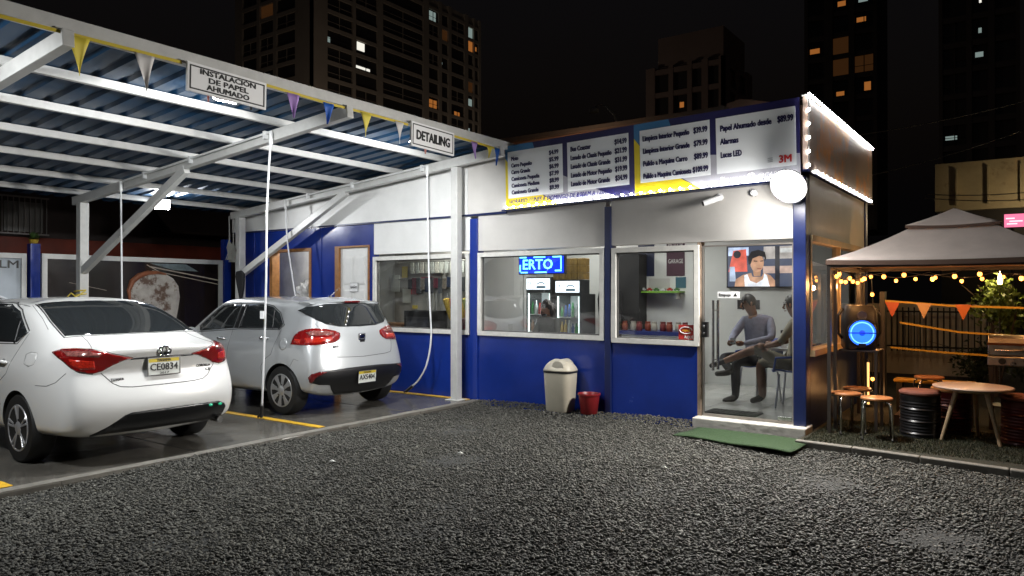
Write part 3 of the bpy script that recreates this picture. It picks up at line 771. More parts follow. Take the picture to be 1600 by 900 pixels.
MB().tube([(.14*math.cos(a), .14*math.sin(a) * .3 - .02, .245 - .09*math.sin(a)*.3) for a in [i*math.pi/10 for i in range(11)]], .004, 6).build('handle', CHROME, t, smooth=True)
# green mat in front of the door
t = thing('door_mat', 'green artificial grass mat on the gravel before the glass door', 'mat', (-2.6, 7.85, .02))
b = MB(); n, m_ = 24, 10; vs = []
for j in range(m_+1):
    for i in range(n+1):
        u, v = i/n, j/m_
        x = -3.25 + 1.28*u + .05*v; y = 7.60 - .15*u + (.62 + .08*u)*v
        vs.append((x, y, .034 + .010*math.sin(u*9+v*4)*math.sin(v*5+1) + .012*math.sin(u*3.3)))
b.add(vs, [(j*(n+1)+i, j*(n+1)+i+1, (j+1)*(n+1)+i+1, (j+1)*(n+1)+i) for j in range(m_) for i in range(n)])
o = b.build('mat_sheet', mat('green mat', (.020, .050, .013), .95, noise=(50, .4), bump=(160, .8)), t, smooth='all', world=True)
s = o.modifiers.new('thick', 'SOLIDIFY'); s.thickness = .012; s.offset = -1
# ------------------------------------------------------------------ inside the shop
INW = mat('inside white', (.72, .72, .70), .4)
for k, (x, y) in enumerate(((-3.2, 9.9), (-4.7, 10.2), (-6.2, 10.6))):
    t = thing('ceiling_panel_light', ['square ceiling light above the glass door room', 'square ceiling light in the middle of the shop', 'square ceiling light over the drink fridges'][k], 'lamp', (x, y, 2.74))
    MB().box(-.30, -.30, -.03, .30, .30, .0).build('frame', INW, t)
    MB().box(-.27, -.27, -.036, .27, .27, -.031).build('diffuser', emat('panel glow', (1, .98, .93), 2.2), t)
    light('panel_light', t, (0, 0, -.05), 19 if k else 9, (1, .98, .94), 'AREA', .5, aim=(0, 0, -2), world=False)
t = thing('tube_light', 'ceiling tube lamp over the stock room shelves', 'lamp', (-7.9, 9.2, 2.6))
MB().box(-.6, -.04, .0, .6, .04, .06).build('fitting', INW, t); MB().tube([(-.58, 0, -.02), (.58, 0, -.02)], .018, 8).build('tube', emat('panel glow', (1, 1, 1), 2), t)
light('tube_glow', t, (0, 0, -.05), 16, (1, 1, .95), 'AREA', .4, aim=(0, 0, -2), world=False)
light('hatch_glow', thing('hatch_bulb', 'bulb inside the room behind the service hatch', 'lamp', (-10.9, 8.95, 2.6)), (0, 0, -.05), 26, (1, .97, .9), 'POINT', .05, world=False)
MB().ball((0, 0, 0), .035, 10).build('bulb_glass', emat('panel glow', (1, 1, 1), 2), bpy.data.objects['hatch_bulb'], smooth=True)

# led scroll sign ERTO
t = thing('scrolling_led_sign', 'blue scrolling led sign reading ERTO behind the second window', 'led sign', (-6.10, 8.78, 1.865))
MB().box(-.02, .0, -.02, .76, .05, .255).build('housing', BLACK, t)
MB().box(-.005, -.004, -.005, .745, -.0005, .24).build('screen', emat('led blue', (.0, .045, 1.0), .9), t)
CY = emat('led cyan', (.18, .75, 1.0), 2.6)
b = MB()
for x0, z0, x1, z1 in ((.0, .215, .12, .235), (.24, .215, .44, .235), (.56, .215, .71, .235), (.69, .05, .71, .215), (.60, .02, .71, .04), (.26, .0, .46, .018), (.02, .0, .14, .018), (.0, .018, .02, .12)):
    b.box(x0, -.006, z0, x1, -.0045, z1)
b.build('led_border', CY, t)
text('ERTO', CY, t, (.045, -.007, .115), .20, .50, bold=.004, world=False)

# two drink fridges
def fridge(label, x, y, w, h, hdr, seed):
    t = thing('drink_fridge', label, 'fridge', (x, y, .13), 0, 'drink fridges')
    cab = mat('fridge cabinet', (.035, .037, .04), .4); d = .5
    b = MB(); b.box(0, .02, 0, .035, d, h); b.box(w-.035, .02, 0, w, d, h); b.box(.035, .02, 0, w-.035, d, .12); b.box(.035, .02, h-.03, w-.035, d, h); b.box(.035, d-.03, .12, w-.035, d, h-.03)
    b.build('cabinet', cab, t)
    MB().box(.036, d-.04, .125, w-.036, d-.031, h-.035).build('inner_lining', mat('fridge lining', (.8, .82, .82), .4), t)
    hd = MB().box(.0, .0, h+.001, w, .30, h+.235).build('header', cab, t)
    MB().box(.02, -.004, h+.025, w-.02, -.0005, h+.215).build('header_panel', emat('fridge header', (.86, .93, 1), 1.4), hd)
    b = MB(); b.box(w*.45, -.006, h+.05, w*.8, -.0045, h+.085); b.tube([(w*.62 + .07*math.cos(a), -.006, h+.11 + .035*math.sin(a)) for a in [i*.5 for i in range(7)]], .009, 5); b.build('header_print', mat('header blue', (.02, .20, .33), .5), hd)
    text('TÉ', INK, hd, (.05, -.0052, h+.13), .07, None, world=False)
    for sx in (.04, w-.052): MB().box(sx, .025, .14, sx+.014, .05, h-.04).build('light_strip', emat('fridge strip', (.9, 1, .97), 2.2), t)
    MB().add([(.03, .012, .12), (w-.03, .012, .12), (w-.03, .012, h-.03), (.03, .012, h-.03)], [(0,1,2,3)]).build('glass_door', glass_mat('fridge glass'), t)
    light('fridge_glow', t, (w/2, .10, h-.12), 2.0, (.9, 1, 1), 'POINT', .05, world=False)
    rnd = random.Random(seed)
    cols = [(.55, .03, .02), (.03, .25, .06), (.5, .3, .03), (.6, .6, .6), (.02, .08, .3), (.25, .10, .03)]
    for s in range(4):
        z = .20 + s * (h - .3) / 4
        MB().box(.036, .06, z-.012, w-.036, d-.045, z).build('shelf', mat('fridge shelf', (.7, .72, .72), .4), t)
        n = 6
        for i in range(n):
            bx = .075 + i * (w - .15) / (n-1); c = rnd.randrange(6); hb = rnd.uniform(.16, .24)
            o = MB().lathe([(.026, 0), (.028, .01), (.028, hb*.6), (.011, hb*.82), (.011, hb), (0, hb)], 10, (bx, .12, z)).build('bottle', mat('bottle %d' % c, cols[c], .25), None, smooth=True)
            o.location = (x, y, .13); tag(o, 'bottle on a shelf of the lit fridge %s' % ('with the taller header' if seed == 1 else 'with the lower header'), 'bottle', 'bottles in fridge %d' % seed)
    return t
fridge('taller drink fridge with a lit white header behind the second window', -7.18, 10.50, .52, 1.48, 0, 1)
fridge('lower drink fridge with a lit white header beside the taller one', -6.60, 10.52, .50, 1.43, 0, 2)
GOLD = mat('golden carton', (.28, .18, .05), .5, noise=(14, .4))
for r in range(3):
    for k in range(5):
        o = MB().box(-.055, -.1, 0, .055, .1, .115).build('golden_carton', GOLD, bevel=.004); o.location = (-6.60 + .12*k, 10.66, 1.80 + .118*r)
        tag(o, 'small golden carton stacked on top of the lower drink fridge', 'carton', 'golden cartons on the fridge')
t = thing('door_post', 'dark inner doorway behind the fridges', 'doorway', (-5.9, 11.2, .13)); MB().box(-.02, .0, 0, .52, .3, 2.1).build('opening', MATTE_BLACK, t)

# stock room goods behind the first window
rnd = random.Random(4)
rack = thing('pegboard_rack', 'wall rack with hooks behind the first window', 'rack', (-8.0, 9.70, 1.0))
MB().box(-1.5, -.0, .0, 1.25, .018, 1.4).build('pegboard', mat('pegboard', (.35, .34, .31), .7, noise=(3, .2)), rack)
for z in (1.12, .82): MB().tube([(-1.4, -.03, z), (1.2, -.03, z)], .008, 6).build('rail', CHROME, rack)
for k in range(13):
    o = MB().box(-.038, -.03, -.19, .038, .0, 0).build('hanging_packet', mat('packet %d' % (k % 3), [(.55, .56, .50), (.48, .50, .46), (.6, .58, .5)][k % 3], .35, noise=(30, .5)), bevel=.004)
    o.location = (-9.00 + .115*k, 9.64, 2.11); o.rotation_euler = (0, rnd.uniform(-.12, .12), 0); tag(o, 'pale packet hanging in the top row behind the first window', 'packet', 'packets on the rack')
cl = [(.03, .03, .035), (.10, .02, .03), (.05, .055, .06), (.14, .12, .10), (.02, .03, .06)]
for k in range(16):
    hh = rnd.uniform(.16, .30)
    o = MB().box(-.045, -.03, -hh, .045, .0, 0).build('hanging_accessory', mat('accessory %d' % (k % 5), cl[k % 5], .4, noise=(25, .5)), bevel=.004)
    o.location = (-9.05 + .10*k, 9.64, 1.83 + rnd.uniform(-.02, .02)); tag(o, 'dark accessory pack hanging in the second row behind the first window', 'packet', 'dark packs on the rack')
for k in range(9):
    o = MB().tube([(0, 0, 0), (rnd.uniform(-.03, .03), 0, .95)], .012, 7).build('tool_handle', mat('handle metal', (.4, .4, .38), .3, .7)); o.location = (-8.62 + .11*k, 9.60, .62)
    tag(o, 'long silver tool handle leaning under the rack', 'handle', 'tool handles under the rack')
for k in range(7):
    c = [(.50, .34, .05), (.45, .10, .06), (.33, .36, .10)][k % 3]
    b = MB(); b.lathe([(.012, 0), (.03, .06), (.055, .30), (.06, .36), (.03, .38), (0, .38)], 8)
    o = b.build('duster', mat('duster %d' % (k % 3), c, .9, noise=(30, .4)), smooth=True); o.location = (-8.03 + .085*k, 9.52, 1.12); o.rotation_euler = (rnd.uniform(-.2, .1), rnd.uniform(-.3, .3), 0)
    tag(o, 'yellow and red cloth duster bunched behind the first window', 'duster', 'dusters behind the first window')
t = thing('black_cabinet', 'black box cabinet low behind the first window', 'cabinet', (-8.75, 9.15, .13)); MB().box(0, 0, 0, .62, .4, 1.15).build('body', MATTE_BLACK, t, bevel=.01); MB().box(.06, -.006, .2, .56, -.0005, 1.05).build('door', DARK, t)
t = thing('dark_crate', 'dark red crate low at the edge of the first window', 'crate', (-7.7, 9.15, .13)); MB().box(0, 0, 0, .8, .4, 1.02).build('body', mat('dark red box', (.06, .015, .02), .6), t, bevel=.01); MB().box(-.01, -.01, .95, .81, .41, 1.03).build('rim', mat('dark red rim', (.08, .02, .02), .5), t)
t = thing('wooden_bench', 'pale bench with a metal trolley at the side of the stock room', 'bench', (-9.6, 9.2, .13)); MB().box(0, 0, .86, .75, .42, .92).build('top', WOOD, t); 
for x in (.05, .7):
    MB().box(x-.02, .05, 0, x+.02, .09, .86).build('leg', WOOD, t)
t = thing('wall_papers', 'notices and small yellow price tags on the stock room wall', 'notices', (-9.3, 9.68, 1.5))
for k, (x, z, w, hh, c) in enumerate(((0, .35, .14, .2, (.5, .4, .08)), (.22, .05, .16, .16, (.4, .04, .05)), (.02, -.1, .2, .25, (.55, .56, .5)), (.26, -.2, .12, .06, (.5, .4, .06)), (.45, .2, .3, .16, (.24, .04, .05)), (-.25, .1, .2, .3, (.5, .52, .48)))):
    MB().box(x, -.006 - k*.001, z, x+w, -.001, z+hh).build('notice', mat('notice %d' % k, c, .7), t)

# hatch room
t = thing('plastic_bundle', 'crumpled clear plastic bundle inside the service hatch', 'bundle', (-11.0, 8.85, 1.30))
b = MB(); b.ball((.1, 0, .22), .24, 16, (1, .7, 1.15)); rj = random.Random(3); b.v = [(x + rj.uniform(-.04, .04), y + rj.uniform(-.04, .04), z + rj.uniform(-.05, .05)) for x, y, z in b.v]; o = b.build('wrap', mat('clear plastic', (.55, .56, .56), .15, noise=(9, .5), bump=(14, 1.0)), t)
t = thing('black_bag', 'black bag on the shelf inside the service hatch', 'bag', (-10.55, 8.88, 1.30)); b = MB(); b.ball((.08, 0, .25), .22, 12, (1, .7, 1.2)); b.build('sack', mat('bin bag', (.01, .01, .012), .3, bump=(10, 1.0)), t, smooth='all')
t = thing('green_cloth', 'bright green cloth hanging inside the service hatch', 'cloth', (-10.78, 8.78, 1.45)); b = MB(); b.prism([(-.05, 0, .3), (.06, 0, .26), (.16, 0, -.1), (.06, 0, -.12)], (0, .02, 0)); b.build('sheet', mat('green cloth', (.12, .42, .03), .7), t)
t = thing('hatch_counter', 'counter board inside the service hatch', 'counter', (-11.3, 8.6, 1.25)); MB().box(-.1, .0, 0, 1.05, .6, .045).build('top', mat('sign white'), t); MB().box(-.1, .55, -1.12, 1.05, .6, -.001).build('panel', IN, t)

# shop wall behind the third window: posters, shelf, counter
def poster(label, x0, x1, z0, z1, c, lines):
    t = thing('poster', label, 'poster', ((x0+x1)/2, 11.545, z0), 0, 'posters above the green shelf')
    w = x1-x0
    MB().box(-w/2, -.004, 0, w/2, -.001, z1-z0).build('sheet', mat('poster ' + label[:18], c, .5), t)
    for s, f_, sz in lines: text(s, mat('poster ink', (.5, .5, .48), .6), t, (0, -.0055, (z1-z0)*f_), sz, w*.82, align='CENTER', world=False)
poster('dark blue poster lettered MOTOR above the green shelf', -5.56, -5.26, 1.86, 2.46, (.015, .02, .05), [('MOTOR', .75, .10)])
poster('dark maroon poster lettered GARAGE above the green shelf', -5.04, -4.72, 1.86, 2.46, (.05, .015, .03), [('MOTOR', .85, .10), ('GARAGE', .4, .10)])
poster('small framed plaque in the middle above the green shelf', -5.36, -4.98, 1.66, 1.82, (.45, .45, .43), [])
poster('small colourful print at the start of the green shelf', -5.66, -5.46, 1.66, 1.84, (.15, .05, .05), [])
poster('small blue print at the end of the green shelf', -4.88, -4.70, 1.66, 1.84, (.03, .10, .14), [])
poster('small dark plaque on the wall above the seated man', -3.85, -3.50, 1.325, 1.47, (.03, .025, .025), [])
t = thing('wall_shelf', 'lime green wall shelf under the posters', 'shelf', (-5.2, 11.4, 1.58)); MB().box(-.5, -.12, 0, .48, .145, .03).build('board', mat('lime shelf', (.14, .30, .03), .5), t)
for x in (-.4, .38): MB().box(x-.015, .0, -.1, x+.015, .145, -.001).build('bracket', INW, t)
for k in range(8):
    c = [(.3, .03, .02), (.05, .12, .04), (.4, .4, .4)][k % 3]
    b = MB(); b.box(-.045, -.02, .0, .045, .02, .025); b.box(-.022, -.018, .025, .018, .018, .042); b.tube([(-.028, -.024, .0), (-.028, .024, .0)], .010, 8); b.tube([(.028, -.024, .0), (.028, .024, .0)], .010, 8)
    o = b.build('toy_car', mat('toy %d' % (k % 3), c, .3)); o.location = (-5.62 + .12*k, 11.36, 1.622); tag(o, 'tiny model car in the row on the lime green shelf', 'toy car', 'model cars on the shelf')
t = thing('shop_counter', 'blue topped counter with goods behind the third window', 'counter', (-5.0, 11.0, .13)); MB().box(-.85, -.2, .78, .55, .4, .84).build('top', mat('counter blue', (.02, .03, .14), .4), t); MB().box(-.8, -.1, 0, .5, .38, .779).build('body', INW, t)
for k in range(9):
    o = MB().lathe([(.045, 0), (.05, .01), (.05, .10), (.04, .12), (.042, .125), (.042, .15), (0, .15)], 12).build('jar', mat('jar %d' % (k % 3), [(.22, .05, .03), (.35, .33, .28), (.16, .03, .03)][k % 3], .3), smooth=True)
    o.location = (-5.5 + .13*k, 10.92 + .05*(k % 2), .971); tag(o, 'product jar in the row on the blue topped counter', 'jar', 'jars on the counter')
t = thing('hanging_garment', 'black garment hanging on a stand behind the third window', 'garment', (-5.75, 10.9, .13))
loft([[(x*w, y*d, z) for x, y, _ in rrect(1, 1, .4, 0)] for z, w, d in ((.45, .42, .2), (1.0, .40, .2), (1.35, .46, .2), (1.48, .40, .16), (1.55, .12, .1))]).build('coat', MATTE_BLACK, t, smooth=True)
MB().tube([(0, 0, 0), (0, 0, 1.7)], .015, 8).build('stand', BLACK, t); MB().ball((.03, 0, 1.64), .10, 12, (1, 1, .8)).build('cap', DARK, t, smooth=True)
# wall TV
t = thing('wall_tv', 'wall mounted television showing an athlete in a white vest', 'television', (-3.47, 11.50, 1.66))
MB().box(-.53, -.02, .0, .53, .04, .66).build('housing', BLACK, t, bevel=.004)
scr = MB().box(-.51, -.023, .02, .51, -.0205, .645).build('screen', emat('tv backdrop', (.05, .06, .10), 1.0), t)
def shp(pts, c, s, y): MB().add([(x, y, z) for x, z in pts], [tuple(range(len(pts)))]).build('picture_shape', emat('tv %s' % (c,), c, s, mottle=9), scr)
el = lambda cx, cz, rx, rz, n=16: [(cx + rx*math.cos(2*math.pi*i/n), cz + rz*math.sin(2*math.pi*i/n)) for i in range(n)]
shp([(-.50, .50), (-.18, .50), (-.18, .63), (-.50, .63)], (.55, .65, .9), 1, -.0235)
shp([(-.50, .25), (-.20, .25), (-.22, .60), (-.42, .58)], (.75, .12, .08), .9, -.024)
shp(el(-.36, .52, .06, .06), (.01, .01, .02), 1, -.0245); shp([(-.48, .10), (-.38, .10), (-.40, .33), (-.48, .33)], (.5, .6, .8), .8, -.0245)
shp([(.05, .44), (.50, .44), (.50, .63), (.05, .63)], (.55, .50, .48), .8, -.0235); shp([(.04, .22), (.50, .22), (.50, .33), (.04, .33)], (.6, .42, .36), .8, -.0235)
shp([(.22, .02), (.29, .02), (.29, .63), (.22, .63)], (.02, .02, .03), 1, -.0245); shp([(.30, .53), (.48, .53), (.48, .60), (.30, .60)], (.75, .75, .75), .9, -.025)
SK = (.55, .30, .19)
shp([(-.40, .02), (-.385, .13), (-.27, .20), (-.14, .23), (-.12, .17), (.02, .17), (.05, .23), (.15, .19), (.22, .11), (.22, .02)], SK, .9, -.0252)
shp([(-.10, .18), (.0, .18), (.01, .30), (-.12, .30)], (.42, .22, .13), .9, -.0256)
shp([(-.24, .02), (-.25, .19), (-.20, .21), (-.16, .11), (-.06, .07), (.04, .13), (.06, .22), (.10, .19), (.14, .02)], (.85, .87, .95), 1, -.026)
shp(el(-.05, .385, .105, .145), SK, .9, -.0264)
shp([(-.18, .36), (-.19, .47), (-.14, .56), (-.03, .585), (.07, .55), (.09, .45), (.07, .40), (.06, .47), (-.02, .49), (-.12, .45), (-.15, .36)], (.012, .01, .012), 1, -.0268)
shp([(-.10, .405), (-.045, .40), (-.045, .415), (-.10, .422)], (.06, .03, .02), 1, -.027); shp([(.0, .40), (.045, .405), (.045, .42), (.0, .415)], (.06, .03, .02), 1, -.027); shp([(-.05, .285), (.02, .285), (.015, .30), (-.045, .30)], (.3, .1, .08), 1, -.027)
light('screen_glow', t, (0, -.15, .33), 1.2, (.8, .85, 1), 'AREA', .6, aim=(0, -2, .3), world=False)

# ------------------------------------------------------------------ people
SKIN = mat('skin', (.22, .11, .065), .5)
def person(name_label, joints, radii, edges, zones, mats, hair=None, head=None, loc=(0, 0, 0)):
    """joints: id -> position; one continuous skin surface, coloured by the nearest bone"""
    ids = list(joints); idx = {k: i for i, k in enumerate(ids)}
    me = bpy.data.meshes.new('person'); me.from_pydata([joints[k] for k in ids], [(idx[a], idx[c]) for a, c in edges], [])
    o = bpy.data.objects.new('person', me); COL.objects.link(o)
    o.modifiers.new('skin', 'SKIN'); sd = o.modifiers.new('sub', 'SUBSURF'); sd.levels = 2; sd.render_levels = 2
    for k in ids:
        r = radii[k]; r = r if isinstance(r, tuple) else (r, r)
        me.skin_vertices[0].data[idx[k]].radius = r
    me.skin_vertices[0].data[idx['pelvis']].use_root = True
    dg = bpy.context.evaluated_depsgraph_get()
    new = bpy.data.meshes.new_from_object(o.evaluated_get(dg))
    o.modifiers.clear(); o.data = new
    new.materials.clear()
    for m in mats: new.materials.append(m)
    segs = [(Vector(joints[a]), Vector(joints[c]), zones.get((a, c), zones.get(c, 0))) for a, c in edges]
    for p in new.polygons:
        best, bi = 9, 0
        for a, c, z in segs:
            d = c - a; t = max(0, min(1, (p.center - a).dot(d) / d.length_squared)); q = (p.center - a - d*t).length
            if q < best: best, bi = q, z
        p.material_index = bi; p.use_smooth = True
    o.location = loc
    tag(o, name_label, 'person')
    return o
def head_parts(o, c, face_dir, hair_m, scale=1.0, long_hair=False, skin=SKIN):
    """face and hair as children; the head itself belongs to the body surface"""
    f = Vector(face_dir).normalized(); s = f.cross(Vector((0, 0, 1))).normalized(); u = s.cross(f)
    c = Vector(c)
    def P(a, d, h): return c + s*a*scale + f*d*scale + u*h*scale
    b = MB()
    n, m_ = 14, 8; vs = []
    for j in range(m_+1):
        th = (j / m_) * (math.pi * (.62 if not long_hair else .80))
        for i in range(n):
            ph = 2*math.pi*i/n
            fr = math.cos(ph)
            t2 = th * (1 if fr < .25 else (.62 if fr > .6 else .8))
            q = P(.086*math.sin(t2)*math.sin(ph), .104*math.sin(t2)*math.cos(ph) - .008, .125*math.cos(t2) + .015)
            vs.append(q)
    b.add(vs, [(j*n+i, j*n+(i+1) % n, (j+1)*n+(i+1) % n, (j+1)*n+i) for j in range(m_) for i in range(n)])
    if long_hair:
        for sd in (-1, 1): b.tube([P(sd*.075, -.01, .05), P(sd*.095, -.01, -.06), P(sd*.095, .0, -.18), P(sd*.08, .01, -.26)], [.03, .038, .035, .012], 8)
        b.tube([P(0, -.08, .05), P(0, -.10, -.08), P(0, -.10, -.22)], [.06, .075, .04], 10)
    b.build('hair', hair_m, o, smooth='all')
    b = MB(); b.tube([P(0, .092, .03), P(0, .118, -.022), P(0, .098, -.035)], [.008, .016, .011], 8); b.build('nose', skin, o, smooth='all')
    for sd in (-1, 1):
        MB().ball(P(sd*.034, .088, .022), .011, 8).build('eye', mat('eye dark', (.03, .02, .02), .3), o, smooth=True)
        MB().ball(P(sd*.083, -.005, .0), .024, 8, (.6, .9, 1.3)).build('ear', skin, o, smooth=True)
        b = MB(); b.tube([P(sd*.018, .094, .043), P(sd*.05, .084, .045)], .005, 6); b.build('eyebrow', hair_m, o)
    b = MB(); b.tube([P(-.024, .092, -.062), P(0, .099, -.060), P(.024, .092, -.062)], .007, 6); b.build('mouth', mat('lips', (.16, .05, .045), .5), o, smooth=True)
def hand(o, wrist, direction, palm_n, skin=SKIN, curl=.5):
    d = Vector(direction).normalized(); n_ = Vector(palm_n); n_ = (n_ - d*n_.dot(d)).normalized(); s = d.cross(n_)
    w = Vector(wrist)
    b = MB(); b.tube([w, w + d*.035, w + d*.085], [.026, .040, .036], 10)
    for k, (ln, off) in enumerate(((.070, -.030), (.080, -.010), (.075, .010), (.058, .029))):
        p = w + d*.08 + s*off
        b.tube([p, p + d*ln*.45 + n_*ln*.1*curl, p + d*ln*.75 + n_*ln*.45*curl, p + d*ln*.85 + n_*ln*.85*curl], [.0095, .009, .0085, .006], 7)
    p = w + d*.03 - s*.035
    b.tube([p, p + d*.03 - s*.022, p + d*.06 - s*.026 + n_*.02], [.012, .010, .007], 7)
    return b.build('hand', skin, o, smooth='all')
HAIRB = mat('black hair', (.010, .008, .008), .45)
SHIRT = mat('grey blue shirt', (.26, .27, .36), .8, noise=(20, .2)); TROU = mat('dark trousers', (.012, .012, .016), .8); CREAM = mat('cream t-shirt', (.38, .35, .27), .8); SHORTS = mat('khaki shorts', (.16, .14, .10), .8)
SHOE = mat('dark sandal', (.03, .025, .02), .6)
# man in a grey blue shirt, seated, looking down at his hands
J = {'pelvis': (0, 0, .60), 'spine': (.0, .03, .80), 'chest': (-.01, .02, 1.00), 'neck': (-.03, -.01, 1.17), 'headb': (-.07, -.05, 1.25), 'head': (-.09, -.07, 1.34), 'top': (-.09, -.06, 1.42),
     'shl': (-.16, -.05, 1.10), 'ell': (-.27, -.16, .90), 'wrl': (-.24, -.40, .80), 'shr': (.17, .05, 1.10), 'elr': (.24, -.12, .88), 'wrr': (-.08, -.34, .80),
     'hil': (-.10, -.04, .58), 'knl': (-.38, -.30, .60), 'anl': (-.20, -.48, .42), 'tol': (-.38, -.60, .40), 'hir': (.10, -.02, .58), 'knr': (-.16, -.40, .56), 'anr': (-.16, -.40, .08), 'tor': (-.30, -.52, .03)}
Rr = {'pelvis': (.16, .13), 'spine': (.15, .12), 'chest': (.17, .13), 'neck': .062, 'headb': (.066, .07), 'head': (.085, .10), 'top': .06, 'shl': .075, 'ell': .055, 'wrl': .034, 'shr': .075, 'elr': .055, 'wrr': .034,
      'hil': .10, 'knl': .075, 'anl': .05, 'tol': .035, 'hir': .10, 'knr': .075, 'anr': .055, 'tor': .036}
E_ = [('pelvis', 'spine'), ('spine', 'chest'), ('chest', 'neck'), ('neck', 'headb'), ('headb', 'head'), ('head', 'top'), ('chest', 'shl'), ('shl', 'ell'), ('ell', 'wrl'), ('chest', 'shr'), ('shr', 'elr'), ('elr', 'wrr'),
      ('pelvis', 'hil'), ('hil', 'knl'), ('knl', 'anl'), ('anl', 'tol'), ('pelvis', 'hir'), ('hir', 'knr'), ('knr', 'anr'), ('anr', 'tor')]
Zn = {('chest', 'neck'): 1, 'spine': 1, 'chest': 1, 'neck': 0, 'headb': 0, 'head': 0, 'top': 0, 'shl': 1, 'ell': 1, 'wrl': 1, 'shr': 1, 'elr': 1, 'wrr': 1, 'hil': 2, 'knl': 2, 'anl': 2, 'tol': 3, 'hir': 2, 'knr': 2, 'anr': 2, 'tor': 3}
A = person('seated man in a grey blue shirt looking down behind the glass door', J, Rr, E_, Zn, [SKIN, SHIRT, TROU, SHOE], loc=(-3.14, 10.22, .10))
head_parts(A, (-.09, -.07, 1.335), (-.75, -.62, -.22), HAIRB)
hand(A, (-.24, -.40, .80), (.35, -.75, .15), (0, .3, .9)); hand(A, (-.08, -.34, .80), (-.6, -.6, .1), (0, .3, .9))
ph = MB().box(-.035, -.07, 0, .035, .07, .010).build('mobile_phone', BLACK, bevel=.003); ph.location = (-3.31, 9.74, .935); ph.rotation_euler = (R(30), 0, R(20)); tag(ph, 'dark mobile phone held by the man in the grey blue shirt', 'phone')
# man in a cream t-shirt, seen from behind the corner, leg crossed over
J2 = {'pelvis': (0, 0, .58), 'spine': (.05, .02, .78), 'chest': (.06, .03, .98), 'neck': (.03, .02, 1.15), 'headb': (.0, .01, 1.22), 'head': (-.02, .0, 1.31), 'top': (-.01, .0, 1.39),
      'shl': (.04, -.17, 1.08), 'ell': (-.10, -.24, .84), 'wrl': (-.32, -.14, .78), 'shr': (.07, .20, 1.08), 'elr': (-.10, .26, .86), 'wrr': (-.30, .12, .80),
      'hil': (-.04, -.10, .56), 'knl': (-.46, -.06, .74), 'anl': (-.86, -.10, .56), 'tol': (-1.06, -.14, .48), 'hir': (-.04, .10, .56), 'knr': (-.46, .12, .55), 'anr': (-.42, .10, .09), 'tor': (-.58, .06, .03)}
R2 = dict(Rr); R2['anl'] = .042; R2['knl'] = .07; R2['wrl'] = .034; R2['ell'] = .05
Z2 = dict(Zn); Z2['wrl'] = 0; Z2['wrr'] = 0; Z2['anl'] = 0; Z2['anr'] = 0
Bp = person('seated man in a cream t-shirt with one leg crossed beside the column', J2, R2, E_, Z2, [SKIN, CREAM, SHORTS, SHOE], loc=(-2.52, 9.72, .12))
head_parts(Bp, (-.02, .0, 1.305), (-.97, .1, -.1), HAIRB)
hand(Bp, (-.32, -.14, .78), (-.9, .2, .1), (0, 0, -1)); hand(Bp, (-.30, .12, .80), (-.9, -.1, -.1), (0, 0, -1))
# woman with long dark hair behind the second window
J3 = {'pelvis': (0, 0, .58), 'spine': (.0, .02, .78), 'chest': (.0, .02, .94), 'neck': (.0, .0, 1.08), 'headb': (-.01, -.02, 1.15), 'head': (-.02, -.03, 1.23), 'top': (-.02, -.02, 1.31),
      'shl': (-.15, .0, 1.02), 'ell': (-.21, -.10, .80), 'wrl': (-.08, -.26, .78), 'shr': (.15, .0, 1.02), 'elr': (.21, -.10, .80), 'wrr': (.06, -.28, .80),
      'hil': (-.09, -.03, .56), 'knl': (-.10, -.45, .56), 'anl': (-.10, -.44, .09), 'tol': (-.10, -.58, .03), 'hir': (.09, -.03, .56), 'knr': (.10, -.45, .56), 'anr': (.10, -.44, .09), 'tor': (.10, -.58, .03)}
Cw = person('woman with long dark hair seated in front of the drink fridges', J3, Rr, E_, Zn, [mat('skin light', (.34, .18, .12), .5), mat('dark olive top', (.035, .034, .028), .8), TROU, SHOE], loc=(-6.22, 9.75, .12))
head_parts(Cw, (-.02, -.03, 1.225), (-.2, -.97, -.15), mat('brown black hair', (.018, .010, .008), .4), long_hair=True, skin=mat('skin light'))
hand(Cw, (-.08, -.26, .78), (.5, -.7, .2), (0, 0, -1), skin=mat('skin light')); hand(Cw, (.06, -.28, .80), (-.5, -.7, .2), (0, 0, -1), skin=mat('skin light'))
# plastic chairs
BLUEP = mat('blue chair plastic', (.012, .05, .26), .35); ALU = mat('chair tube', (.55, .55, .53), .3, .9)
def chair(label, loc, rz):
    t = thing('plastic_chair', label, 'chair', loc, rz, 'blue chairs in the shop')
    b = MB(); vs = []; n, m_ = 10, 12
    prof = [(-.24, .44), (-.20, .455), (-.10, .445), (.0, .435), (.10, .435), (.18, .45), (.23, .50), (.26, .58), (.28, .68), (.30, .78), (.305, .82)]
    for y, z in prof:
        for k in range(n+1):
            u = -1 + 2*k/n; w = .22 - .03*max(0, (z-.5)); vs.append((u*w, y - .05*u*u*(z > .5), z + .035*u*u*(z < .5)))
    q = n+1
    b.add(vs, [(j*q+k, j*q+k+1, (j+1)*q+k+1, (j+1)*q+k) for j in range(len(prof)-1) for k in range(n)])
    o = b.build('seat_shell', BLUEP, t, smooth='all'); o.modifiers.new('t', 'SOLIDIFY').thickness = .012
    for x, y in ((-.2, -.2), (.2, -.2), (-.2, .2), (.2, .2)):
        MB().tube([(x*.8, y*.8, .43), (x, y, .0)], .012, 8).build('leg', ALU, t, smooth=True)
    for sx in (-1, 1): MB().tube([(sx*.22, .20, .62), (sx*.25, .05, .66), (sx*.25, -.18, .64), (sx*.21, -.22, .46)], .016, 8).build('armrest', BLUEP, t, smooth='all')
    return t
chair('blue plastic chair under the man in the grey blue shirt', (-3.12, 10.26, .13), R(-25))
chair('blue plastic chair under the man in the cream t-shirt', (-2.50, 9.72, .13), R(-88))
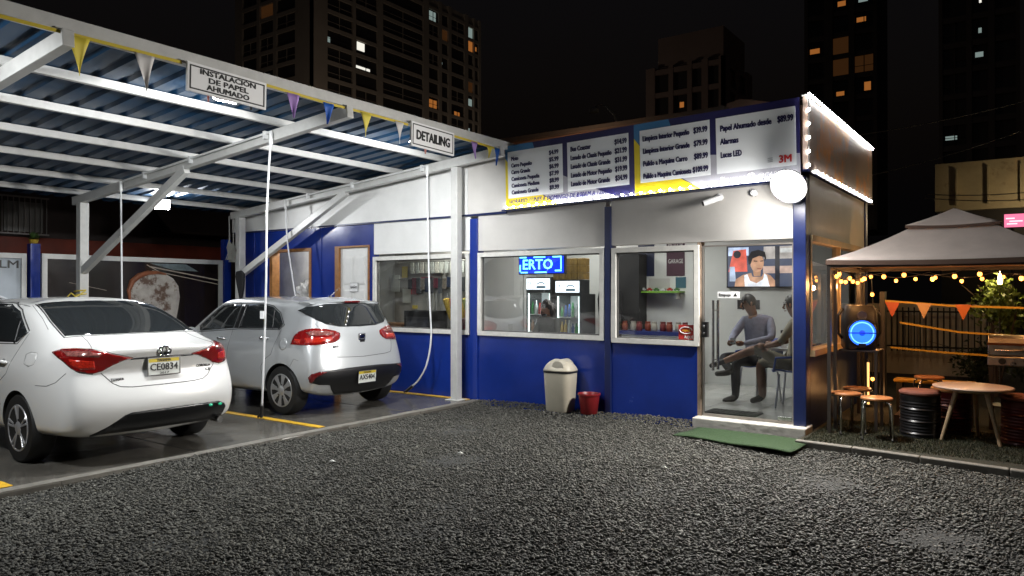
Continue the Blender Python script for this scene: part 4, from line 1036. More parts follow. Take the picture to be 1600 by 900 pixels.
chair('blue plastic chair under the woman at the second window', (-6.22, 9.79, .13), 0)
chair('empty blue plastic chair at the wall of the second window', (-6.55, 9.35, .13), R(-100))
t = thing('white_table', 'white plastic table between the two seated men', 'table', (-2.86, 10.30, .13))
loft([rrect(.62, .5, .1, .68), rrect(.64, .52, .1, .70), rrect(.64, .52, .1, .715)]).build('top', INW, t, smooth=True)
for x, y in ((-.25, -.2), (.25, -.2), (-.25, .2), (.25, .2)): MB().tube([(x*.9, y*.9, .68), (x, y, 0)], .016, 8).build('leg', INW, t, smooth=True)
t = thing('steel_tumbler', 'steel tumbler with a dark lid on the white table', 'tumbler', (-2.78, 10.22, .846)); MB().lathe([(.034, 0), (.038, .01), (.04, .20), (.0, .20)], 16).build('cup', CHROME, t, smooth=True); MB().lathe([(.042, .2), (.042, .235), (.0, .24)], 16).build('lid', BLACK, t, smooth=True)
t = thing('rubber_floor_mat', 'dark rubber mat on the tiles just inside the glass door', 'mat', (-3.0, 8.85, .131)); loft([rrect(.62, .34, .02, 0), rrect(.62, .34, .02, .010)]).build('sheet', mat('rubber', (.02, .02, .02), .8, bump=(60, .8)), t)
for k in range(9): MB().box(-.28 + k*.066, -.15, .0102, -.25 + k*.066, .15, .014).build('rib', mat('rubber'), t)
# ------------------------------------------------------------------ cars
def mirror_pts(p): return (p[0], -p[1], p[2])
def cage_mesh(cols, spine):
    """cols: half columns from rear centre to front centre, each a list of rows low to high; spine: roof centre point for every inner column"""
    n = len(cols); rows = len(cols[0]); V = []; idx = {}
    for j in range(n):
        for r in range(rows):
            idx[(j, r, 1)] = len(V); V.append(cols[j][r])
            if j in (0, n-1): idx[(j, r, -1)] = idx[(j, r, 1)]
            else: idx[(j, r, -1)] = len(V); V.append(mirror_pts(cols[j][r]))
    sp = {}
    for j in range(1, n-1):
        sp[j] = len(V); V.append(spine[j])
    sp[0] = idx[(0, rows-1, 1)]; sp[n-1] = idx[(n-1, rows-1, 1)]
    Fc = []
    for s in (1, -1):
        for j in range(n-1):
            for r in range(rows-1):
                q = [idx[(j, r, s)], idx[(j+1, r, s)], idx[(j+1, r+1, s)], idx[(j, r+1, s)]]
                Fc.append(q if s == -1 else q[::-1])
            q = []
            for v in (idx[(j, rows-1, s)], idx[(j+1, rows-1, s)], sp[j+1], sp[j]):
                if v not in q: q.append(v)
            if len(q) > 2: Fc.append(q if s == -1 else q[::-1])
    for j in range(n-1):
        q = []
        for v in (idx[(j, 0, 1)], idx[(j+1, 0, 1)], idx[(j+1, 0, -1)], idx[(j, 0, -1)]):
            if v not in q: q.append(v)
        if len(q) > 2: Fc.append(q)
    return V, Fc

class Car:
    def __init__(s, t, cols, spine, mats, wheels, R_arch, crease=()):
        s.t = t
        V, Fc = cage_mesh(cols, spine)
        me = bpy.data.meshes.new('body'); me.from_pydata(V, [], Fc)
        bm = bmesh.new(); bm.from_mesh(me); bmesh.ops.recalc_face_normals(bm, faces=bm.faces); bm.to_mesh(me); bm.free()
        for m in mats: me.materials.append(m)
        o = bpy.data.objects.new('body', me); COL.objects.link(o); o.parent = None
        sd = o.modifiers.new('sub', 'SUBSURF'); sd.levels = 3; sd.render_levels = 3
        rowset = {}
        cr = me.attributes.new('crease_edge', 'FLOAT', 'EDGE')
        pts = {tuple(round(c, 4) for c in v.co): v.index for v in me.vertices}
        ck = {}
        for (chain, w) in crease:
            for a, b2 in zip(chain, chain[1:]):
                for f in (lambda p: p, mirror_pts):
                    ia, ib = pts.get(tuple(round(c, 4) for c in f(a))), pts.get(tuple(round(c, 4) for c in f(b2)))
                    if ia is not None and ib is not None: ck[(min(ia, ib), max(ia, ib))] = w
        for e in me.edges:
            k = (min(e.vertices), max(e.vertices))
            if k in ck: cr.data[e.index].value = ck[k]
        dg = bpy.context.evaluated_depsgraph_get()
        new = bpy.data.meshes.new_from_object(o.evaluated_get(dg)); o.modifiers.clear(); o.data = new
        s.bvh = BVHTree.FromPolygons([v.co[:] for v in new.vertices], [p.vertices[:] for p in new.polygons])
        # wheel arches
        cut = MB()
        for x in wheels:
            for sgn in (1, -1):
                cut.lathe([(R_arch, sgn*.50), (R_arch, sgn*1.2)], 40, (x, 0, s.tyre_r(wheels)), 'y', mi=1)
        c = cut.build('cutter', mats, None)
        bo = o.modifiers.new('arch', 'BOOLEAN'); bo.operation = 'DIFFERENCE'; bo.object = c; bo.solver = 'EXACT'
        dg = bpy.context.evaluated_depsgraph_get()
        new = bpy.data.meshes.new_from_object(o.evaluated_get(dg)); o.modifiers.clear(); o.data = new
        bpy.data.objects.remove(c)
        new.polygons.foreach_set('use_smooth', [True]*len(new.polygons)); new.set_sharp_from_angle(angle=R(45))
        new.name = 'body'; o.parent = t
        s.body = o
    def tyre_r(s, w): return .315
    def cast(s, p, d):
        d = Vector(d).normalized(); o = Vector(p) - d * 3.0
        h = s.bvh.ray_cast(o, d)
        return h[0], h[1]
    def patch(s, name, pts, d, m, off=.004, grid=.03, parent=None, thick=.006, both=True, smooth='all'):
        d = Vector(d).normalized(); sx = d.cross(Vector((0, 0, 1)))
        if sx.length < .1: sx = Vector((0, 1, 0))
        sx.normalize(); up = sx.cross(d).normalized()
        P2 = [(Vector(p).dot(sx), Vector(p).dot(up)) for p in pts]
        bm = bmesh.new(); vs = [bm.verts.new((a, b2, 0)) for a, b2 in P2]; bm.faces.new(vs)
        for ax in (0, 1):
            lo, hi = min(p[ax] for p in P2), max(p[ax] for p in P2)
            k = math.floor(lo / grid) + 1
            while k * grid < hi:
                co = [0, 0, 0]; no = [0, 0, 0]; co[ax] = k * grid; no[ax] = 1
                bmesh.ops.bisect_plane(bm, geom=bm.verts[:] + bm.edges[:] + bm.faces[:], plane_co=co, plane_no=no); k += 1
        bmesh.ops.triangulate(bm, faces=[f for f in bm.faces if len(f.verts) > 4])
        dead = []
        for v in bm.verts:
            h, nn = s.cast(sx * v.co.x + up * v.co.y, d)
            if h is None: dead.append(v); continue
            v.co = h + nn * off
        bmesh.ops.delete(bm, geom=dead, context='VERTS')
        out = []
        for sgn in ((1, -1) if both else (1,)):
            me = bpy.data.meshes.new(name); bm.to_mesh(me)
            if sgn == -1: me.transform(Matrix.Scale(-1, 4, (0, 1, 0))); me.flip_normals()
            me.materials.append(m)
            me.polygons.foreach_set('use_smooth', [True]*len(me.polygons))
            o = bpy.data.objects.new(name, me); COL.objects.link(o); o.parent = parent or s.t
            # outward check
            if thick:
                b2 = bmesh.new(); b2.from_mesh(me); bmesh.ops.recalc_face_normals(b2, faces=b2.faces)
                f = max(b2.faces, key=lambda q: q.calc_area())
                dd = Vector((d.x, d.y * sgn, d.z))
                if f.normal.dot(dd) > 0: bmesh.ops.reverse_faces(b2, faces=b2.faces)
                b2.to_mesh(me); b2.free()
                sd = o.modifiers.new('t', 'SOLIDIFY'); sd.thickness = thick; sd.offset = -1
            out.append(o)
        bm.free()
        return out
    def seam(s, name, pts, d, m, r=.003, both=True, parent=None, off=.0):
        # resample the polyline and drop it on the body
        P = [Vector(p) for p in pts]; Q = []
        for a, b2 in zip(P, P[1:]):
            k = max(1, int((b2-a).length / .03))
            Q += [a + (b2-a)*i/k for i in range(k)]
        Q.append(P[-1]); H = []
        for q in Q:
            h, nn = s.cast(q, d)
            if h is not None: H.append(h + nn * off)
        if len(H) < 2: return
        for sgn in ((1, -1) if both else (1,)):
            MB().tube([(h.x, h.y*sgn, h.z) for h in H], r, 6).build(name, m, parent or s.t, smooth='all')

PAINT_W = mat('white car paint', (.66, .66, .645), .30, coat=1.0, spec=.5)
PAINT_S = mat('silver car paint', (.43, .445, .455), .32, .38, coat=1.0)
CARGLASS = mat('tinted car glass', (.016, .018, .019), .04, spec=.6)
SEAM = mat('panel gap', (.03, .03, .03), .7)
SEAM_W = mat('panel gap pale', (.12, .12, .115), .7)
TYRE = mat('tyre rubber', (.006, .006, .006), .7)
LAMP_RED = mat('tail lamp red', (.17, .004, .004), .08, spec=.7, coat=1.0)
LAMP_DARK = mat('tail lamp dark', (.10, .003, .004), .10, coat=1.0)
LAMP_CLEAR = mat('tail lamp clear', (.22, .075, .065), .12, coat=1.0, noise=(45, .8))
LAMP_BRIGHT = mat('tail lamp reflector', (.42, .02, .010), .15, coat=1.0, noise=(70, .6))
CARBLACK = mat('car black trim', (.004, .004, .0045), .36)
PLATE_W = mat('plate white', (.62, .64, .60), .4); PLATE_Y = mat('plate yellow', (.55, .42, .03), .4)

def wheel(parent, x, y, r, w, side, spokes, style, rim_m):
    t = MB().lathe([(r*.66, -w/2), (r*.80, -w/2-.006), (r*.94, -w/2), (r, -w*.36), (r, w*.36), (r*.94, w/2), (r*.80, w/2+.006), (r*.66, w/2)], 40, (0, 0, 0), 'y').build('wheel', TYRE, parent, smooth=True)
    t.location = (x, y, r)
    yo = side * w * .5
    MB().lathe([(r*.66, side*w*.48), (r*.63, side*w*.44), (r*.60, side*w*.05), (0, side*w*.02)], 32, (0, 0, 0), 'y').build('rim_barrel', mat('rim inner', (.02, .02, .022), .5, .5), t, smooth=True)
    MB().lathe([(r*.685, side*w*.49), (r*.67, side*w*.53), (r*.63, side*w*.53), (r*.615, side*w*.42)], 40, (0, 0, 0), 'y').build('rim', rim_m, t, smooth=True)
    for k in range(spokes):
        a = 2*math.pi*k/spokes + .2
        b = MB()
        if style == 'twin':
            for da in (-.13, .13):
                c, s_ = math.cos(a+da*.6), math.sin(a+da*.6); c2, s2 = math.cos(a+da), math.sin(a+da)
                b.bar((c*r*.14, yo*.86, s_*r*.14), (c2*r*.64, yo*.98, s2*r*.64), .020, .03, up=(0, 1, 0))
        else:
            c, s_ = math.cos(a), math.sin(a); tx, tz = -s_, c
            pts = [(.16, .022), (.40, .026), (.66, .046)]
            for (q0, w0), (q1, w1) in zip(pts, pts[1:]):
                v = []
                for yy in (yo*1.02, yo*.80):
                    v += [(c*r*q0 + tx*w0*sg, yy, s_*r*q0 + tz*w0*sg) for sg in (-1, 1)] + [(c*r*q1 + tx*w1*sg, yy, s_*r*q1 + tz*w1*sg) for sg in (1, -1)]
                b.add(v, [(0,1,2,3), (7,6,5,4), (0,4,5,1), (1,5,6,2), (2,6,7,3), (3,7,4,0)])
        b.build('spoke', rim_m, t, bevel=.004)
    MB().lathe([(r*.20, side*w*.40), (r*.20, side*w*.50), (r*.15, side*w*.54), (0, side*w*.545)], 20, (0, 0, 0), 'y').build('hub_cap', rim_m, t, smooth=True)
    b = MB()
    for k in range(5):
        a = 2*math.pi*k/5 + .5; b.lathe([(.010, side*w*.44), (.010, side*w*.535), (0, side*w*.54)], 8, (r*.245*math.cos(a), 0, r*.245*math.sin(a)), 'y')
    b.build('lug_nuts', mat('nut dark', (.04, .04, .04), .4, .8), t)
    return t

def plate(parent, loc, nrm_tilt, code, top, foot, slant=0):
    t = MB().box(-.006, -.152, -.077, .0, .152, .077).build('license_plate', PLATE_W, parent, bevel=.002)
    t.location = loc; t.rotation_euler = (0, nrm_tilt, 0)
    MB().box(-.0075, -.147, .040, -.0062, .147, .073).build('plate_band', PLATE_Y, t)
    b = MB(); b.box(-.010, -.158, -.083, .0, -.152, .083).box(-.010, .152, -.083, .0, .158, .083).box(-.010, -.152, .077, .0, .152, .083).box(-.010, -.152, -.083, .0, .152, -.077); b.build('plate_frame', CHROME, t)
    for s, z, sz, w in ((top, .056, .030, .13), (code, -.008, .090, .265), (foot, -.062, .026, .09)):
        if not s: continue
        o = text(s, BLACK, t, (-.0082, 0, z), sz, w, face='-x', align='CENTER', bold=.0016 if sz > .05 else .0004, world=False, name='plate_lettering')
    return t

# ---- white saloon -------------------------------------------------
W = thing('white_sedan', 'white four door sedan seen from behind under the canopy', 'car', (-6.60, 3.76, SLAB), math.pi)
def saloon_cols():
    c = []
    # r0 sill, r1, r2 bumper bulge, r3 bumper top, r4 lamp/plate, r5 shoulder or lid lip, r6 window base, r7 window top, r8 roof inset
    c.append([(0.16,0,0.25),(0.035,0,0.36),(0,0,0.54),(0.045,0,0.685),(0.105,0,0.84),(0.055,0,1.045),(0.56,0,1.127),(1.33,0,1.46),(1.62,0,1.502)])
    c.append([(0.17,0.34,0.25),(0.045,0.34,0.36),(0.01,0.34,0.54),(0.055,0.34,0.685),(0.115,0.34,0.84),(0.065,0.34,1.04),(0.56,0.3,1.125),(1.33,0.2886,1.457),(1.62,0.2664,1.498)])
    c.append([(0.2,0.6,0.25),(0.085,0.6,0.36),(0.045,0.6,0.54),(0.085,0.6,0.69),(0.14,0.58,0.85),(0.105,0.57,1.035),(0.56,0.52,1.12),(1.31,0.4662,1.447),(1.6,0.4218,1.488)])
    c.append([(.25,.77,.24),(.165,.80,.36),(.125,.81,.54),(.15,.79,.7),(.19,.765,.85),(0.19,0.71,1.02),(0.54,0.645,1.112),(1.27,0.5717,1.43),(1.62,0.5051,1.47)])
    c.append([(0.42,0.8,0.23),(0.4,0.838,0.36),(0.37,0.852,0.54),(0.37,0.85,0.7),(0.39,0.835,0.85),(0.4,0.795,0.995),(0.66,0.735,1.087),(1.28,0.6349,1.407),(1.66,0.555,1.455)])
    c.append([(0.62,0.82,0.22),(0.62,0.862,0.36),(0.62,0.88,0.54),(0.62,0.882,0.7),(0.62,0.872,0.84),(0.64,0.838,0.96),(0.86,0.788,1.052),(1.38,0.666,1.407),(1.74,0.5828,1.458)])
    c.append([(1,0.82,0.2),(1,0.868,0.34),(1,0.885,0.54),(1,0.886,0.7),(1,0.88,0.83),(1.02,0.852,0.93),(1.14,0.812,1.012),(1.58,0.6793,1.423),(1.86,0.5994,1.47)])
    c.append([(1.45,0.82,0.19),(1.45,0.868,0.33),(1.45,0.878,0.54),(1.45,0.882,0.7),(1.45,0.88,0.82),(1.46,0.858,0.91),(1.5,0.825,0.982),(1.78,0.6882,1.435),(1.98,0.5994,1.48)])
    c.append([(2,0.82,0.19),(2,0.866,0.33),(2,0.876,0.54),(2,0.88,0.7),(2,0.88,0.81),(2,0.862,0.9),(2,0.832,0.967),(2.1,0.6904,1.445),(2.2,0.5994,1.486)])
    c.append([(2.6,0.82,0.19),(2.6,0.866,0.33),(2.6,0.876,0.54),(2.6,0.88,0.7),(2.6,0.878,0.8),(2.6,0.86,0.885),(2.6,0.832,0.952),(2.46,0.6882,1.44),(2.42,0.5994,1.48)])
    c.append([(3.2,0.82,0.19),(3.2,0.866,0.33),(3.2,0.876,0.54),(3.2,0.876,0.68),(3.2,0.87,0.78),(3.2,0.848,0.86),(3.16,0.812,0.942),(2.72,0.666,1.423),(2.56,0.5883,1.47)])
    c.append([(3.66,0.82,0.2),(3.66,0.862,0.34),(3.66,0.874,0.54),(3.66,0.866,0.67),(3.66,0.85,0.76),(3.64,0.8,0.86),(3.5,0.72,0.977),(2.86,0.6105,1.417),(2.64,0.5106,1.468)])
    c.append([(4.05,0.8,0.22),(4.05,0.84,0.35),(4.06,0.85,0.53),(4.06,0.84,0.64),(4.05,0.81,0.73),(3.95,0.7,0.84),(3.62,0.62,0.997),(2.92,0.555,1.427),(2.68,0.444,1.475)])
    c.append([(4.4,0.68,0.22),(4.44,0.72,0.35),(4.46,0.72,0.52),(4.44,0.7,0.63),(4.38,0.66,0.72),(4.15,0.56,0.82),(3.68,0.46,1.007),(2.98,0.4218,1.44),(2.72,0.3552,1.485)])
    c.append([(4.54,0.36,0.22),(4.6,0.36,0.35),(4.62,0.36,0.52),(4.6,0.36,0.62),(4.52,0.36,0.72),(4.25,0.34,0.82),(3.72,0.26,1.012),(3.02,0.2442,1.447),(2.75,0.222,1.49)])
    c.append([(4.56,0,0.22),(4.63,0,0.35),(4.65,0,0.52),(4.63,0,0.62),(4.55,0,0.72),(4.28,0,0.82),(3.74,0,1.015),(3.04,0,1.45),(2.76,0,1.493)])
    sp = {j: (c[j][8][0], 0, c[j][8][2] + .016) for j in range(1, 15)}
    sp[1] = (1.65, 0, 1.506); sp[2] = (1.66, 0, 1.508); sp[3] = (1.70, 0, 1.51)
    xs = [1.72, 1.78, 1.9, 2.0, 2.2, 2.40, 2.52]
    for j, x in zip(range(4, 11), xs): sp[j] = (x, 0, 1.514)
    sp[11] = (2.60, 0, 1.508); sp[12] = (2.66, 0, 1.504); sp[13] = (2.70, 0, 1.50); sp[14] = (2.73, 0, 1.497)
    return c, sp
cw, spw = saloon_cols()
lip = [cw[j][5] for j in range(0, 5)]
CW = Car(W, cw, spw, [PAINT_W, MATTE_BLACK], (.985, 3.685), .345, crease=[(lip, .55), ([cw[j][3] for j in range(0, 4)], .35), ([cw[j][4] for j in range(0, 4)], .3)])
for x in (.985, 3.685):
    for sd in (1, -1):
        wheel(W, x, sd*.765, .315, .205, sd, 5, 'twin', mat('alloy grey', (.42, .42, .43), .30, .55))

# ---- silver hatchback ----------------------------------------------
K = thing('silver_hatchback', 'silver five door hatchback parked beside the blue shop wall', 'car', (-7.14, 6.78, SLAB), math.pi)
def hatch_cols():
    c = []
    c.append([(.12,0,.23),(0.03,0,0.38),(0,0,0.52),(0.045,0,0.7),(0.075,0,0.86),(0.11,0,1),(0.135,0,1.067),(0.3,0,1.425),(0.62,0,1.485)])
    c.append([(.13,.34,.23),(0.04,0.34,0.38),(0.01,0.34,0.52),(0.055,0.34,0.7),(0.085,0.34,0.86),(0.12,0.34,1),(0.145,0.33,1.067),(0.31,0.333,1.42),(0.62,0.3108,1.481)])
    c.append([(.16,.58,.22),(0.07,0.58,0.38),(0.04,0.58,0.52),(0.085,0.58,0.7),(0.115,0.575,0.86),(0.15,0.57,1),(0.175,0.55,1.072),(0.34,0.5217,1.41),(0.64,0.4662,1.469)])
    c.append([(.23,.76,.21),(.14,.79,.36),(.10,.80,.52),(.13,.78,.7),(.165,.745,.86),(0.2,0.71,1),(0.24,0.675,1.082),(0.4,0.6105,1.385),(0.68,0.5439,1.445)])
    c.append([(0.36,0.77,0.24),(0.31,0.815,0.38),(0.28,0.828,0.52),(0.29,0.822,0.7),(0.3,0.812,0.86),(0.34,0.785,0.985),(0.4,0.745,1.062),(0.58,0.6493,1.375),(0.8,0.5717,1.44)])
    c.append([(0.46,0.79,0.23),(0.44,0.838,0.37),(0.44,0.852,0.52),(0.44,0.85,0.7),(0.45,0.842,0.85),(0.5,0.815,0.97),(0.6,0.775,1.042),(0.8,0.666,1.385),(0.96,0.5883,1.447)])
    c.append([(0.66,0.8,0.21),(0.66,0.845,0.35),(0.66,0.858,0.52),(0.66,0.858,0.7),(0.66,0.852,0.84),(0.7,0.832,0.945),(0.84,0.79,1.017),(1.02,0.6716,1.402),(1.14,0.5939,1.457)])
    c.append([(1.08,0.8,0.2),(1.08,0.842,0.33),(1.08,0.852,0.52),(1.08,0.855,0.7),(1.08,0.85,0.83),(1.1,0.835,0.925),(1.18,0.8,0.992),(1.3,0.6771,1.42),(1.38,0.5939,1.47)])
    c.append([(1.6,0.8,0.19),(1.6,0.84,0.33),(1.6,0.848,0.52),(1.6,0.852,0.69),(1.6,0.848,0.8),(1.6,0.832,0.89),(1.6,0.8,0.967),(1.64,0.6793,1.435),(1.68,0.5883,1.481)])
    c.append([(2.15,0.8,0.19),(2.15,0.84,0.33),(2.15,0.846,0.52),(2.15,0.848,0.68),(2.15,0.842,0.78),(2.15,0.825,0.865),(2.15,0.795,0.942),(1.98,0.6716,1.428),(1.94,0.5883,1.475)])
    c.append([(2.7,0.8,0.19),(2.7,0.84,0.33),(2.7,0.846,0.52),(2.7,0.845,0.67),(2.7,0.836,0.76),(2.7,0.815,0.84),(2.66,0.775,0.912),(2.22,0.6493,1.412),(2.08,0.5661,1.463)])
    c.append([(3.18,0.8,0.2),(3.18,0.838,0.34),(3.18,0.848,0.52),(3.18,0.84,0.66),(3.17,0.825,0.75),(3.14,0.78,0.83),(3.02,0.68,0.942),(2.34,0.5994,1.408),(2.16,0.4884,1.463)])
    c.append([(3.52,0.77,0.22),(3.52,0.81,0.35),(3.53,0.82,0.52),(3.52,0.81,0.64),(3.5,0.78,0.73),(3.42,0.68,0.82),(3.12,0.58,0.962),(2.4,0.5328,1.418),(2.2,0.4218,1.469)])
    c.append([(3.82,0.64,0.22),(3.86,0.68,0.35),(3.88,0.68,0.52),(3.86,0.66,0.63),(3.8,0.63,0.73),(3.58,0.52,0.82),(3.18,0.44,0.977),(2.45,0.3996,1.43),(2.23,0.333,1.477)])
    c.append([(3.94,0.34,0.22),(4,0.34,0.35),(4.02,0.34,0.52),(4,0.34,0.63),(3.92,0.34,0.73),(3.68,0.32,0.82),(3.22,0.25,0.982),(2.48,0.2331,1.437),(2.25,0.2109,1.482)])
    c.append([(3.97,0,0.22),(4.03,0,0.35),(4.045,0,0.52),(4.03,0,0.63),(3.95,0,0.73),(3.7,0,0.82),(3.24,0,0.985),(2.5,0,1.44),(2.26,0,1.485)])
    sp = {}
    for j, (x, z) in zip(range(1, 15), ((.66, 1.491), (.72, 1.493), (.80, 1.495), (.92, 1.498), (1.04, 1.500), (1.18, 1.503), (1.40, 1.506), (1.68, 1.508), (1.92, 1.505), (2.04, 1.500), (2.12, 1.496), (2.16, 1.494), (2.20, 1.492), (2.23, 1.490))): sp[j] = (x, 0, z)
    return c, sp
ck_, spk = hatch_cols()
CK = Car(K, ck_, spk, [PAINT_S, MATTE_BLACK], (.66, 3.23), .34, crease=[([ck_[j][7] for j in range(0, 4)], .7), ([ck_[j][3] for j in range(0, 4)], .3)])
for x in (.66, 3.23):
    for sd in (1, -1):
        wheel(K, x, sd*.745, .31, .195, sd, 8, 'flare', mat('wheel cover silver', (.55, .56, .57), .32, .8))
RD = (1, 0, 0); LD = (0, -1, 0); DG = (.75, -.66, 0)
# ---- white saloon: glass, lamps, trim
C = CW; T = W
gl = C.patch('rear_window', [(1.40,.54,1.44),(1.42,.3,1.46),(1.43,0,1.465),(1.42,-.3,1.46),(1.40,-.54,1.44),(.95,-.60,1.29),(.63,-.625,1.15),(.60,-.3,1.145),(.595,0,1.148),(.60,.3,1.145),(.63,.625,1.15),(.95,.60,1.29)], (1, 0, -.55), CARGLASS, off=.003, grid=.05, both=False)[0]
C.seam('window_trim', [(1.41,.55,1.445),(.95,.612,1.29),(.60,.64,1.14)], (1, 0, -.55), CARBLACK, .006)
C.seam('window_trim', [(.60,.64,1.14),(.585,.3,1.138),(.58,0,1.14)], (1, 0, -.55), CARBLACK, .005)
C.patch('side_window', [(1.10,.76,1.175),(1.22,.78,1.085),(1.62,.79,1.075),(1.98,.79,1.06),(1.98,.65,1.44),(1.72,.65,1.435),(1.45,.68,1.37)], LD, CARGLASS, off=.003, grid=.05)
C.patch('side_window', [(2.06,.79,1.06),(2.75,.79,1.03),(3.0,.78,1.03),(2.62,.65,1.36),(2.40,.64,1.43),(2.06,.65,1.44)], LD, CARGLASS, off=.003, grid=.05)
C.patch('windshield', [(3.45,.62,1.06),(3.6,0,1.06),(3.45,-.62,1.06),(2.9,-.5,1.42),(2.95,0,1.44),(2.9,.5,1.42)], (-1, 0, -.6), CARGLASS, off=.003, grid=.06, both=False)
C.seam('window_trim', [(1.08,.75,1.19),(1.20,.78,1.07),(1.62,.79,1.06),(2.0,.79,1.045),(3.02,.79,1.015)], LD, CHROME, .005)
C.seam('window_trim', [(1.08,.75,1.19),(1.44,.68,1.385),(1.72,.65,1.452),(2.40,.64,1.445),(2.66,.65,1.37),(3.02,.79,1.015)], LD, CARBLACK, .006)
C.seam('window_trim', [(1.34,.7,1.30),(1.26,.78,1.075)], LD, CARBLACK, .012)
# tail lamps: lid part and wing part, dark red with bright reflectors
for lp in C.patch('tail_lamp', [(.53,.771,1.022),(.44,.73,1.046),(.34,.67,1.052),(.22,.59,1.047),(.135,.50,1.022),(.09,.40,.985),(.087,.285,.958),(.095,.36,.944),(.12,.46,.90),(.135,.535,.855),(.15,.60,.84),(.187,.694,.858),(.24,.735,.895),(.33,.765,.955)], DG, LAMP_RED, off=.008, grid=.025, thick=.012): pass
for nm, pts, m in (('lamp_reflector', [(.42,.725,1.028),(.30,.65,1.034),(.20,.585,1.03),(.14,.52,1.010),(.15,.54,.985),(.24,.64,.99),(.33,.71,.995)], LAMP_CLEAR), ('lamp_lens', [(.30,.72,.97),(.22,.66,.96),(.16,.58,.95),(.15,.58,.88),(.19,.68,.88),(.25,.73,.92)], LAMP_BRIGHT)):
    C.patch(nm, pts, DG, m, off=.0095, grid=.025, thick=.002)
C.seam('lamp_gap', [(.53,.775,1.022),(.44,.735,1.052),(.34,.675,1.058),(.22,.595,1.053),(.13,.50,1.03),(.085,.40,.992),(.08,.29,.962)], DG, SEAM, .003)
C.seam('lamp_gap', [(.53,.771,1.018),(.33,.765,.950),(.24,.735,.89),(.187,.694,.853),(.15,.60,.835)], DG, SEAM, .003)
# black strip drawn as the shade under the lid edge; shut lines
C.seam('lid_shadow_strip', [(.09,.30,.952),(.085,.15,.952),(.085,0,.954),(.085,-.15,.952),(.09,-.30,.952)], RD, CARBLACK, .010, both=False)
C.seam('panel_gap', [(.13,.545,.842),(.09,.46,.745),(.075,.40,.712),(.065,.30,.700),(.06,0,.698)], RD, SEAM, .0035)
C.seam('panel_gap', [(.60,.50,1.13),(.45,.512,1.11),(.30,.55,1.07),(.20,.585,1.05)], (0, 0, -1), SEAM_W, .003)
C.seam('panel_gap', [(.985+.36,.88,.50),(1.42,.88,.62),(1.36,.88,.72),(1.22,.88,.80),(1.12,.81,1.03),(1.06,.76,1.17)], LD, SEAM_W, .003)
C.seam('panel_gap', [(2.03,.88,.25),(2.03,.88,1.04)], LD, SEAM_W, .003)
C.seam('panel_gap', [(.62,.88,.73),(.45,.85,.735),(.34,.82,.77),(.26,.77,.85)], (.35, -.94, 0), SEAM_W, .003)
C.seam('roof_seam', [(1.42,.60,1.46),(1.9,.63,1.5),(2.4,.62,1.5),(2.7,.60,1.45)], (0, 0, -1), SEAM_W, .004)
C.seam('panel_gap', [(1.42,.60,1.46),(1.05,.655,1.33),(.85,.68,1.22)], (.2, -.6, -.8), SEAM_W, .003)
C.patch('fuel_flap', [(.935,.82,.985),(.86,.82,1.01),(.74,.82,1.005),(.70,.83,.96),(.72,.85,.905),(.80,.85,.885),(.90,.85,.905)], LD, PAINT_W, off=.0008, thick=.003)
C.seam('flap_gap', [(.935,.82,.985),(.86,.82,1.01),(.74,.82,1.005),(.70,.83,.96),(.72,.85,.905),(.80,.85,.885),(.90,.85,.905),(.935,.82,.985)], LD, SEAM_W, .002)
# black lower bumper
C.patch('lower_bumper', [(.07,.62,.30),(.05,.50,.37),(.03,.38,.455),(.03,.32,.475),(.02,0,.478),(.03,-.40,.478),(.05,-.56,.472),(.09,-.64,.44),(.12,-.67,.40),(.12,-.65,.32),(.1,-.60,.27),(.1,0,.25),(.1,.58,.25)], RD, CARBLACK, off=.005, grid=.05, both=False)
for y in (-.46, -.56): MB().ball((.035, y, .445), .020, 10, (.35, 1.1, .7)).build('bumper_reflector', mat('glowing green reflector', (.02, .30, .16), .2, emit=(.02, .5, .25), estr=.25), T, smooth=True)  # emission gives the reflectors a glow in place of reflected light
MB().tube([(.10, -.60, .275), (.35, -.60, .285)], .032, 12).build('exhaust_pipe', CHROME, T, smooth=True)
# emblem, plate, badges
h, nn = C.cast((0, 0, .985), RD)
em = MB()
def ell(cx, cz, rx, rz, r, x):
    em.tube([(x, cx + rx*math.cos(2*math.pi*i/20), cz + rz*math.sin(2*math.pi*i/20)) for i in range(21)], r, 6)
ell(0, 0, .066, .045, .0065, 0); ell(0, -.002, .022, .042, .0055, -.003); ell(0, .018, .050, .020, .0055, -.002)
e = em.build('emblem', mat('chrome badge', (.7, .7, .7), .12, 1.0), T, smooth='all'); e.location = (h.x - .006, .0, 1.005)
bk = MB().lathe([(0, 0), (.9, 0)], 20, (0, 0, 0), 'x'); bk = bk.build('emblem_ground', CARBLACK, T); bk.scale = (1, .066, .045); bk.location = (h.x - .002, 0, 1.005)
plate(T, (.075, 0, .865), R(2), 'CE0834', 'PANAMA', '2017')
for s_, y, z, w_, sz in (('TOYOTA', .42, .775, .115, .032), ('COROLLA', -.42, .835, .15, .034), ('LE', -.47, .795, .05, .03)):
    h, nn = C.cast((0, y, z), RD)
    text(s_, mat('chrome badge dark', (.22, .22, .22), .2, 1.0), T, (h.x - .004, y, z), sz, w_, face='-x', align='CENTER', bold=.0012, world=False, name='badge_lettering', ext=.002)
